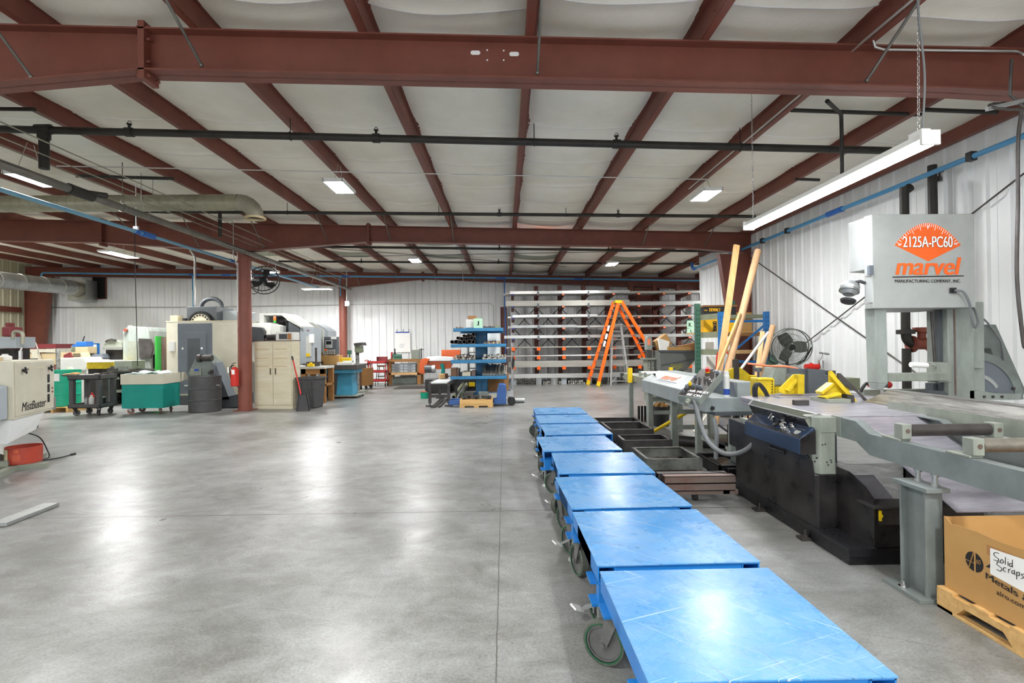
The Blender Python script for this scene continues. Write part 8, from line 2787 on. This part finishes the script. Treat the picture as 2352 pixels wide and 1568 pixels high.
rect(MB(), 1088, 731, 1108, 753, Yf + 0.02, 0.01).build('sheet', 'mint', t2)
label_px('letter', 'J', 1095.5, 1100.5, 747, 737, Yf + 0.018, 'ink', t2, 0.04)
for (x0, y0, x1, y1, mt, lab) in ((1070, 733, 1088, 752.5, 'plastic_white', 'white carton behind the J sign on the blue rack'), (1075, 725, 1093, 732.6, 'cardboard_d', 'brown carton on top of the white carton by the J sign')):
    o = rect(MB(), x0, y0, x1, y1, Yf + 0.06, 0.3).build('carton', mt, None, 0.004)
    tag(o, lab, 'cardboard box')
o = rect(MB(), 1137, 746, 1147, 752.6, Yf + 0.05, 0.2).build('small_box', 'beam_olive')
tag(o, 'small olive box at the right end of the blue rack top shelf', 'box')
# things standing behind the blue rack
t2 = thing('tool_shelf', 'dark shelf unit with parts behind the blue rack', 'shelf', (0, 0, 0))
a, b = at(1074, 800, 17.2), at(1128, 800, 17.2)
for py in (766, 808, 845, 880): MB().box(a.x, b.x, 17.2, 17.6, at(1100, py, 17.2).z - 0.03, at(1100, py, 17.2).z).build('shelf_board', 'slate_d', t2)
for x in (a.x, b.x - 0.04): MB().box(x, x + 0.04, 17.2, 17.6, 0, at(1100, 766, 17.2).z).build('side_post', 'slate_d', t2)
for k, (px, py, w_, mt, lab) in enumerate(((1082, 807, 0.16, 'plastic_white', 'white parts bin on the shelf behind the blue rack, left'), (1118, 780, 0.2, 'light_machine', 'white parts bin on the upper shelf behind the blue rack'), (1122, 844, 0.22, 'plastic_white', 'white parts bin low on the shelf behind the blue rack'))):
    put(MB().box(-w_ / 2, w_ / 2, -0.1, 0.1, 0, 0.14).box(-w_ / 3, w_ / 3, -0.08, 0.08, 0.14, 0.18), 'parts_bin', mt, px, py, 17.35, lab, 'bin', {807: at(1100, 808, 17.2).z, 780: at(1100, 766, 17.2).z, 844: at(1100, 845, 17.2).z}[py] + 0.001)
put(MB().lathe([(0.28, 0), (0.28, 1.9), (0.2, 2.05), (0, 2.05)], 20), 'wrapped_roll', 'clear_bag', 1130, 890, 16.5, 'tall roll wrapped in clear plastic behind the blue rack', 'roll', 0.0)
put(MB().box(-0.35, 0.35, -0.3, 0.3, 0, 0.6), 'brown_crate', 'cardboard_d', 1143, 905, 16.2, 'brown carton on the floor behind the blue rack, right side', 'cardboard box', 0.0)
put(MB().box(-0.6, 0.5, -0.2, 0.2, 0, 0.5), 'dark_machine', 'black_worn', 1070, 905, 16.9, 'black machine base in the shade behind the blue rack', 'machine', 0.0)
o = put(MB().box(-0.1, 0.1, -0.01, 0.01, 0, 0.14), 'warning_sign', 'safety_yellow', 1084, 889, 16.68, 'small yellow sign on the black machine base', 'sign', 0.15)
for k, (pa, pb, r) in enumerate((((1042, 912), (1066, 892), 0.06), ((1060, 914), (1072, 896), 0.05), ((1050, 916), (1068, 900), 0.035))):
    q0, q1 = fl(pa[0], pa[1], r), fl(pb[0], pb[1], r)
    tag(MB().ring(q0, q1 + Vector((0, 0, 0.2)), r, r * 0.7, 14).build('steel_pipe', 'beam_olive' if k < 2 else 'galv'), 'loose pipe leaning on the floor before the blue rack, %s' % ('the thickest', 'the middle one', 'the thin bright one')[k], 'pipe')
o = MB().box(at(1110, 905, 13.9).x, at(1165, 905, 13.9).x, 13.9, 14.3, 0.02, 0.16).build('flat_stock', 'plank_white', None, 0.006)
tag(o, 'long pale board on the floor behind the pallet jack', 'board')

# pallet jack and pallet with dies
a, b = fl(1056, 936), fl(1132, 936)
t = thing('pallet', 'small pale pallet of steel dies on the pallet jack forks', 'pallet', (0, 0, 0))
m = MB().box(a.x, b.x, a.y, a.y + 0.025, 0.04, 0.17)
m.build('front_board', 'wood_pallet', t)
for y in (a.y + 0.1, a.y + 0.3, a.y + 0.5): MB().box(a.x, b.x, y - 0.07, y + 0.07, 0.17, 0.19).build('deck_board', 'wood_pallet', t)
MB().box(a.x, b.x, a.y + 0.56, a.y + 0.6, 0.0, 0.17).build('stringer', 'wood_pallet', t)
for x in (a.x, (a.x + b.x) / 2 - 0.06, b.x - 0.12): MB().box(x, x + 0.12, a.y, a.y + 0.6, 0.0, 0.04).build('runner', 'wood_pallet', t)
random.seed(5)
for k, (px, w_, h_, mt) in enumerate(((1078, 0.22, 0.16, 'steel_dark'), (1111, 0.24, 0.17, 'machine_gray_d'), (1068, 0.14, 0.07, 'raw_steel'), (1095, 0.12, 0.1, 'raw_steel'), (1122, 0.14, 0.08, 'raw_steel'))):
    m = MB()
    m.box(-w_ / 2, -w_ * 0.2, -0.08, 0.08, 0, h_).box(w_ * 0.2, w_ / 2, -0.08, 0.08, 0, h_).box(-w_ * 0.2, w_ * 0.2, -0.08, 0.08, h_ * 0.45, h_).box(-w_ * 0.5, w_ * 0.5, 0.02, 0.08, 0, h_)
    put(m, 'steel_die', mt, px, 925, a.y + (0.2 if k < 2 else 0.12), 'steel die block on the small pallet, ' + ('left tall one', 'right tall one', 'low one at the left', 'low one in the middle', 'low one at the right')[k], 'metal block', 0.191, 0.004)
t = thing('pallet_jack', 'blue hand pallet jack parked before the blue rack', 'pallet jack', (0, 0, 0))
yj = a.y + 0.2
xj = at(1146, 915, yj).x
for y in (yj - 0.05, yj + 0.36):
    MB().box(at(1031, 925, yj).x, xj, y - 0.0, y + 0.14, 0.05, 0.155 if y > yj else 0.035 + 0.12).build('fork', 'jack_blue', t, 0.006) if y > yj + 0.2 else MB().box(at(1031, 925, yj).x, a.x - 0.02, y, y + 0.14, 0.05, 0.15).build('fork', 'jack_blue', t, 0.006)
    MB().tube((at(1036, 930, yj).x, y + 0.02, 0.045), (at(1036, 930, yj).x, y + 0.12, 0.045), 0.045, n=14).build('fork_wheel', 'steel_dark', t)
MB().prism([(b.x + 0.02, 0.05), (xj + 0.18, 0.05), (xj + 0.18, 0.5), (xj + 0.12, 0.53), (xj + 0.0, 0.53), (xj - 0.04, 0.4), (xj - 0.06, 0.17), (b.x + 0.02, 0.15)], -0.5, (0, yj - 0.04, 0), Matrix(((1, 0, 0), (0, 0, 1), (0, 1, 0)))).build('body', 'jack_blue', t, 0.01) if False else MB().sweepy([(b.x + 0.02, 0.05), (xj + 0.18, 0.05), (xj + 0.18, 0.5), (xj + 0.12, 0.53), (xj + 0.0, 0.53), (xj - 0.04, 0.4), (xj - 0.06, 0.17), (b.x + 0.02, 0.15)], yj - 0.04, yj + 0.48).build('body', 'jack_blue', t, 0.01)
for y in (yj + 0.1, yj + 0.26): MB().tube((xj + 0.31, y, 0.1), (xj + 0.31, y + 0.07, 0.1), 0.1, n=20).tube((xj + 0.31, y - 0.005, 0.1), (xj + 0.31, y + 0.075, 0.1), 0.06, n=16).build('steer_wheel', 'rubber', t)
m = MB().box(xj + 0.18, xj + 0.36, yj + 0.12, yj + 0.32, 0.22, 0.36).tube((xj + 0.3, yj + 0.22, 0.1), (xj + 0.3, yj + 0.22, 0.4), 0.05, n=12)
m.build('pump', 'galv', t)
zh = at(1173, 820, yj).z
MB().tube((xj + 0.33, yj + 0.22, 0.35), (xj + 0.36, yj + 0.22, zh - 0.28), 0.022, n=10).build('handle_bar', 'galv', t)
MB().path([(xj + 0.36 + 0.02 * math.sin(a_), yj + 0.22 + 0.09 * math.sin(a_), zh - 0.14 + 0.15 * math.cos(a_)) for a_ in [2 * PI * k / 18 for k in range(18)]], 0.018, 8, closed=True).build('handle_loop', 'black_plastic', t)
o = MB().tube((xj + 0.3, yj + 0.7, 0.06), (xj + 0.65, yj + 0.7, 0.06), 0.06, n=16).build('round_bar', 'galv')
tag(o, 'bright round steel bar on the floor behind the pallet jack', 'metal bar')

# ================================================================ long bar rack on the far wall
YC, YT = 20.05, 18.9
t = thing('bar_rack', 'long wall-side cantilever rack full of bright metal bars', 'rack', (0, 0, 0))
cols = [at(1177 + 54.6 * k, 700, YC).x for k in range(10)]
lev = [(672, 1), (700, 1), (726, 1), (750, 1), (774, 1), (797, 2), (817, 2), (841, 2)]
LZK = [at(1177, y + 3, YT).z for y, _ in lev]
for k, x in enumerate(cols):
    MB().box(x - 0.08, x + 0.08, YC, YC + 0.16, 0, at(1177, 657, YC).z).build('column', 'arm_brown' if k else 'white_paint', t)
    for j, z in enumerate(LZK):
        ar = MB().hexa([(x - 0.05, YT, z - 0.07), (x + 0.05, YT, z - 0.07), (x + 0.05, YC, z - 0.14), (x - 0.05, YC, z - 0.14)], [(x - 0.05, YT, z), (x + 0.05, YT, z), (x + 0.05, YC, z), (x - 0.05, YC, z)]).build('arm', 'arm_brown', t)
        if j > 4 and k < 8: MB().box(x - 0.065, x + 0.065, YT - 0.03, YT - 0.001, z - 0.09, z + 0.035).build('orange_cap', 'orange', ar)
        elif k == 0: MB().box(x - 0.055, x + 0.055, YT - 0.012, YT - 0.001, z - 0.05, z - 0.01).build('number_plate', 'blue_ink', ar)
        elif k in (1, 3) and j < 5: MB().box(x - 0.035, x + 0.035, YT - 0.02, YT - 0.001, z - 0.06, z + 0.09).build('stop_plate', 'slate', ar)
        else: MB().box(x - 0.045, x + 0.045, YT - 0.015, YT - 0.001, z - 0.065, z - 0.005).build('end_plate', 'orange_sticker', ar)
    MB().box(x - 0.1, x + 0.1, YT + 0.1, YC, 0, 0.3 if k < 5 else 0.2).build('base_foot', 'cool_gray' if k % 2 == 0 else 'galv', t)
m = MB()
for k in range(9):
    for z0_, z1_ in ((1.3, 2.1), (2.1, 2.9)):
        m.bar((cols[k] + 0.08, YC + 0.1, z0_), (cols[k + 1] - 0.08, YC + 0.1, z1_), 0.012, 0.03).bar((cols[k] + 0.08, YC + 0.1, z1_), (cols[k + 1] - 0.08, YC + 0.1, z0_), 0.012, 0.03)
m.build('cross_brace', 'black_plastic', t)
WORDS = ('top', 'second', 'third', 'fourth', 'fifth', 'sixth', 'seventh', 'eighth')
random.seed(21)
XL = cols[0] - 0.25
for j, z in enumerate(LZK):
    n = (5, 4, 5, 5, 4, 4, 4, 4)[j]
    for q in range(n):
        hgt = (0.11, 0.2, 0.1, 0.1, 0.11, 0.06, 0.07, 0.24)[j] * (1 if q == 0 else random.uniform(0.5, 1.0))
        wd = random.uniform(0.09, 0.15)
        y = YT + 0.03 + q * 0.19
        x1 = ((1447, 1640, 1640, 1640, 1640), (1446, 1640, 1640, 1640), (1372, 1400, 1640, 1500, 1300), (1325, 1400, 1590, 1640, 1500), (1590, 1640, 1640, 1500), (1480, 1490, 1640, 1500), (1490, 1500, 1480, 1640), (1490, 1480, 1500, 1640))[j][q]
        x0 = XL + random.uniform(-0.1, 0.25)
        xe = at(x1, 700, y).x
        round_ = j in (5, 6) and q % 2 == 0
        m = MB()
        if round_: m.tube((x0, y + 0.05, z + 0.001 + hgt / 2), (xe, y + 0.05, z + 0.001 + hgt / 2), hgt / 2, n=12)
        else:
            m.box(x0, xe, y, y + wd, z + 0.001, z + hgt)
        o = m.build('metal_bar', ('alum', 'alum_dull', 'alum', 'galv')[(j + q) % 4] if j != 7 else 'alum_dull')
        tag(o, 'long bright bar on the %s level of the long rack, %s from the front' % (WORDS[j], ORD[q]), 'metal bar', 'long bars on the %s level of the long rack' % WORDS[j])
zb = at(1300, 863, YT).z
o = MB().box(XL - 0.1, at(1425, 860, YT).x, YT + 0.02, YT + 0.3, zb - 0.07, zb + 0.09).build('metal_bar', 'alum')
tag(o, 'thick bright beam lying across the feet of the long rack', 'metal bar')
# stubby pipes and bars stored between the feet
random.seed(31)
spots = [(1190 + 5.5 * i, 876 - (0 if i % 2 else 3), random.uniform(2.6, 6.2)) for i in range(9)]
for (x0, x1, n, lab, hollow) in ((1188, 1232, 13, 'first', True), (1247, 1268, 10, 'second', False), (1280, 1292, 6, 'third', False), (1305, 1345, 15, 'fourth', False), (1370, 1398, 9, 'fifth', True), (1418, 1432, 4, 'sixth', True)):
    for i in range(n):
        cols_n = (n + 1) // 2
        px = x0 + (x1 - x0) * ((i % cols_n) + 0.5) / cols_n
        r = (x1 - x0) / cols_n / 2 * YT / F_PX * random.uniform(0.7, 1.0)
        zz = r + 0.002 if i < cols_n else r + (x1 - x0) / cols_n * YT / F_PX * 0.95
        m = MB()
        if hollow: m.ring((0, 0, 0), (0, 0.9, 0), r, r * 0.8, 14)
        else: m.tube((0, 0, 0), (0, 0.9, 0), r, n=12)
        o = m.build('short_pipe' if hollow else 'short_bar', ('bar_steel', 'pipe_end', 'galv')[i % 3])
        o.location = (at(px, 870, YT).x, YT + 0.02 + random.uniform(0, 0.08), zz)
        tag(o, 'short round %s on the floor in the %s gap under the long rack' % ('pipe' if hollow else 'bar', lab), 'pipe' if hollow else 'metal bar', 'round stock in the %s gap under the long rack' % lab)
put(MB().lathe([(0.15, 0), (0.15, 0.22), (0.165, 0.22), (0.165, 0.24), (0, 0.24)], 16), 'steel_can', 'galv', 1273, 878, YT + 0.1, 'round steel can on the floor under the long rack', 'can', 0.002)
for (y0, y1, ch) in ((736, 754, 'K'), (754, 767, 'L')):
    t2 = thing('letter_sign', 'mint green sheet with a black letter %s on the long bar rack' % ch, 'sign', (0, 0, 0))
    rect(MB(), 1578, y0, 1593, y1 - 0.5, YT - 0.06, 0.01).build('sheet', 'mint', t2)
    if ch == 'K': label_px('letter', 'K', 1582, 1589, 750, 741, YT - 0.062, 'ink', t2, 0.02)
    else: label_px('letter', 'L', 1586, 1590, 763, 757, YT - 0.062, 'ink', t2, 0.02)

# ================================================================ ladders
def ladder(name, label, top, feetL, feetR, Yl, Yr, n, rail, step, capm, foot, wtop, wbot, rw, rd):
    t = thing(name, label, 'ladder', (0, 0, 0))
    T = at(top[0], top[1], (Yl + Yr) / 2)
    for side_, (fp, Yq) in enumerate(((feetL, Yl), (feetR, Yr))):
        B = fl(*fp)
        B.z = 0.0
        T2 = Vector((T.x + (-0.05 if side_ == 0 else 0.05), T.y, T.z))
        for s in (-1, 1):
            pt = T2 + Vector((-s * wtop * 0.16, s * wtop / 2, 0))
            pb = Vector((B.x - s * wbot * 0.16, T.y + s * wbot / 2, 0.02))
            r = MB().bar(pb, pt, rd, rw, (0, 1, 0)).build('rail', rail, t)
            dv = (pt - pb).normalized()
            MB().bar(pb - dv * 0.005, pb + dv * 0.16, rd + 0.012, rw + 0.012, (0, 1, 0)).build('foot', foot, r)
        for k in range(1, n):
            u = 1 - (k * 0.302) / T.z if side_ == 0 or step else 0
            u = (k * 0.302) / T.z
            c = Vector((B.x, T.y, 0)).lerp(T2, u)
            wd = wbot + (wtop - wbot) * u
            MB().bar((c.x + 0.16 * wd, c.y - wd / 2, c.z), (c.x - 0.16 * wd, c.y + wd / 2, c.z), 0.03, 0.075, (1, 0, 0)).build('step', step, t)
    MB().box(T.x - 0.12, T.x + 0.12, T.y - wtop / 2 - 0.05, T.y + wtop / 2 + 0.05, T.z - 0.06, T.z + 0.04).build('top_cap', capm, t, 0.01)
    return t, T


t, T = ladder('step_ladder', 'tall orange fibreglass step ladder before the long bar rack', (1418, 693), (1360, 885), (1484, 873), 18.2, 18.2, 10, 'orange', 'alum', 'safety_yellow', 'safety_yellow', 0.35, 0.75, 0.07, 0.11)
bz = at(1418, 800, 18.2).z
MB().tube(at(1390, 801, T.y - 0.25), at(1455, 799, T.y - 0.25), 0.01, n=8).build('spreader', 'alum', t)
p0, p1 = at(1397, 752, T.y - 0.3), at(1387, 793, T.y - 0.33)
for u in (0.05, 0.5, 0.9):
    c = p0.lerp(p1, u)
    c.y = T.y - 0.36
    MB().obox(c, (0.07, 0.012, 0.2), (0, 0.25, 0)).build('label_strip', 'paper', t)
t = thing('aluminium_ladder', 'smaller bare aluminium step ladder standing under the orange one', 'ladder', (0, 0, 0))
Yq = 18.6
T0, T1, B0, B1 = at(1407, 747, Yq), at(1426, 747, Yq), fl(1402, 884), fl(1440, 882)
for a_, b_ in ((T0, B0), (T1, B1)):
    MB().bar(Vector((b_.x, Yq - 0.25, 0.0)), a_, 0.07, 0.03, (0, 1, 0)).build('rail', 'alum', t)
    MB().bar(Vector((b_.x, Yq + 0.9 if Yq + 0.9 < YT else YT - 0.05, 0.0)), a_ + Vector((0, 0.1, -0.1)), 0.03, 0.03, (0, 1, 0)).build('rear_rail', 'alum', t)
for k in range(7):
    u = (k + 0.5) / 7.2
    a_ = Vector((B0.x, Yq - 0.25, 0)).lerp(T0, u)
    b_ = Vector((B1.x, Yq - 0.25, 0)).lerp(T1, u)
    MB().box(a_.x, b_.x, a_.y - 0.04, a_.y + 0.04, a_.z - 0.02, a_.z + 0.01).build('step', 'alum', t)
MB().box(T0.x - 0.05, T1.x + 0.05, Yq - 0.1, Yq + 0.12, T0.z, T0.z + 0.05).build('top_cap', 'alum', t)
a_, b_ = Vector((B0.x, Yq - 0.26, 0.05)), Vector((B1.x, Yq - 0.26, 0.05))
for u_, v_ in ((a_, b_), (b_, a_)): MB().bar(u_, u_.lerp(v_, 0.35) + Vector((0, 0, 0.28)), 0.015, 0.03).build('knee_brace', 'alum', t)

# ================================================================ hopper with cardboard, belt sander
Y = 12.6
t = thing('scrap_hopper', 'dark grey steel hopper stencilled RECYCLABLE MATERIAL ONLY', 'hopper', (0, 0, 0))
slab(MB(), [(1516, 806), (1600, 806), (1600, 823), (1577, 850), (1516, 850)], Y, 1.1).build('bin', 'hopper_gray', t, 0.006)
m = MB()
a_, b_ = at(1512, 806, Y - 0.02), at(1602, 807, Y - 0.02)
m.bar(a_, b_, 0.05, 0.05).bar(at(1519, 838, Y - 0.01), at(1600, 823, Y - 0.01), 0.03, 0.02)
m.build('rim', 'slate_d', t)
xa, xb = at(1518, 850, Y).x, at(1574, 850, Y).x
MB().box(xa, xb, Y + 0.1, Y + 1.0, 0.0, at(1530, 850, Y).z).build('base', 'hopper_gray', t)
for s, (x0, x1, y) in zip(('RECYCLABLE', 'MATERIAL', 'ONLY'), ((1540, 1568, 839), (1545, 1567, 844), (1551, 1562, 849))): label_px('stencil_line', s, x0, x1, y, y - 3.6, Y - 0.006, 'stencil', t, 0.02)
for k, (pts, dy, th, mt, lab) in enumerate((([(1505, 784), (1531, 766), (1544, 790), (1516, 805)], 0.3, 0.3, 'cardboard', 'open tilted brown carton on top of the hopper'), ([(1534, 796), (1588, 797), (1588, 806), (1534, 806)], 0.08, 0.05, 'cardboard', 'low brown carton side showing above the hopper rim'), ([(1560, 795), (1600, 786), (1602, 806), (1560, 806)], 0.4, 0.2, 'cardboard_d', 'darker brown carton at the right end of the hopper'), ([(1512, 776), (1538, 784), (1534, 808), (1518, 808)], 0.15, 0.1, 'paper', 'white paper sticking out of the hopper'))):
    tag(slab(MB(), pts, Y + dy, th).build('waste_carton' if k < 3 else 'waste_paper', mt), lab, 'cardboard box' if k < 3 else 'paper')
Y = 13.0
t = thing('belt_sander', 'grey upright belt sander with an orange sticker left of the hopper', 'sander', (0, 0, 0))
slab(MB(), [(1486, 777), (1490, 771), (1496, 772), (1499, 780), (1499, 804), (1486, 804)], Y, 0.25).build('belt_guard', 'machine_gray', t, 0.02)
rect(MB(), 1488, 778, 1494, 792, Y - 0.01, 0.012).build('sticker', 'orange_sticker', t)
rect(MB(), 1487, 804, 1497, 822, Y + 0.03, 0.2).build('arm', 'steel_dark', t)
rect(MB(), 1482, 822, 1516, 826, Y - 0.1, 0.5).build('work_rest', 'olive_gray', t)
MB().box(at(1488, 850, Y).x, at(1511, 850, Y).x, Y + 0.02, Y + 0.4, 0, at(1490, 826, Y).z).build('pedestal', 'olive_gray', t)
m = MB()
for px in (1492, 1500): m.tube(at(px, 830, Y), at(px, 870, Y), 0.03, n=8)
m.build('conduit', 'steel', t)
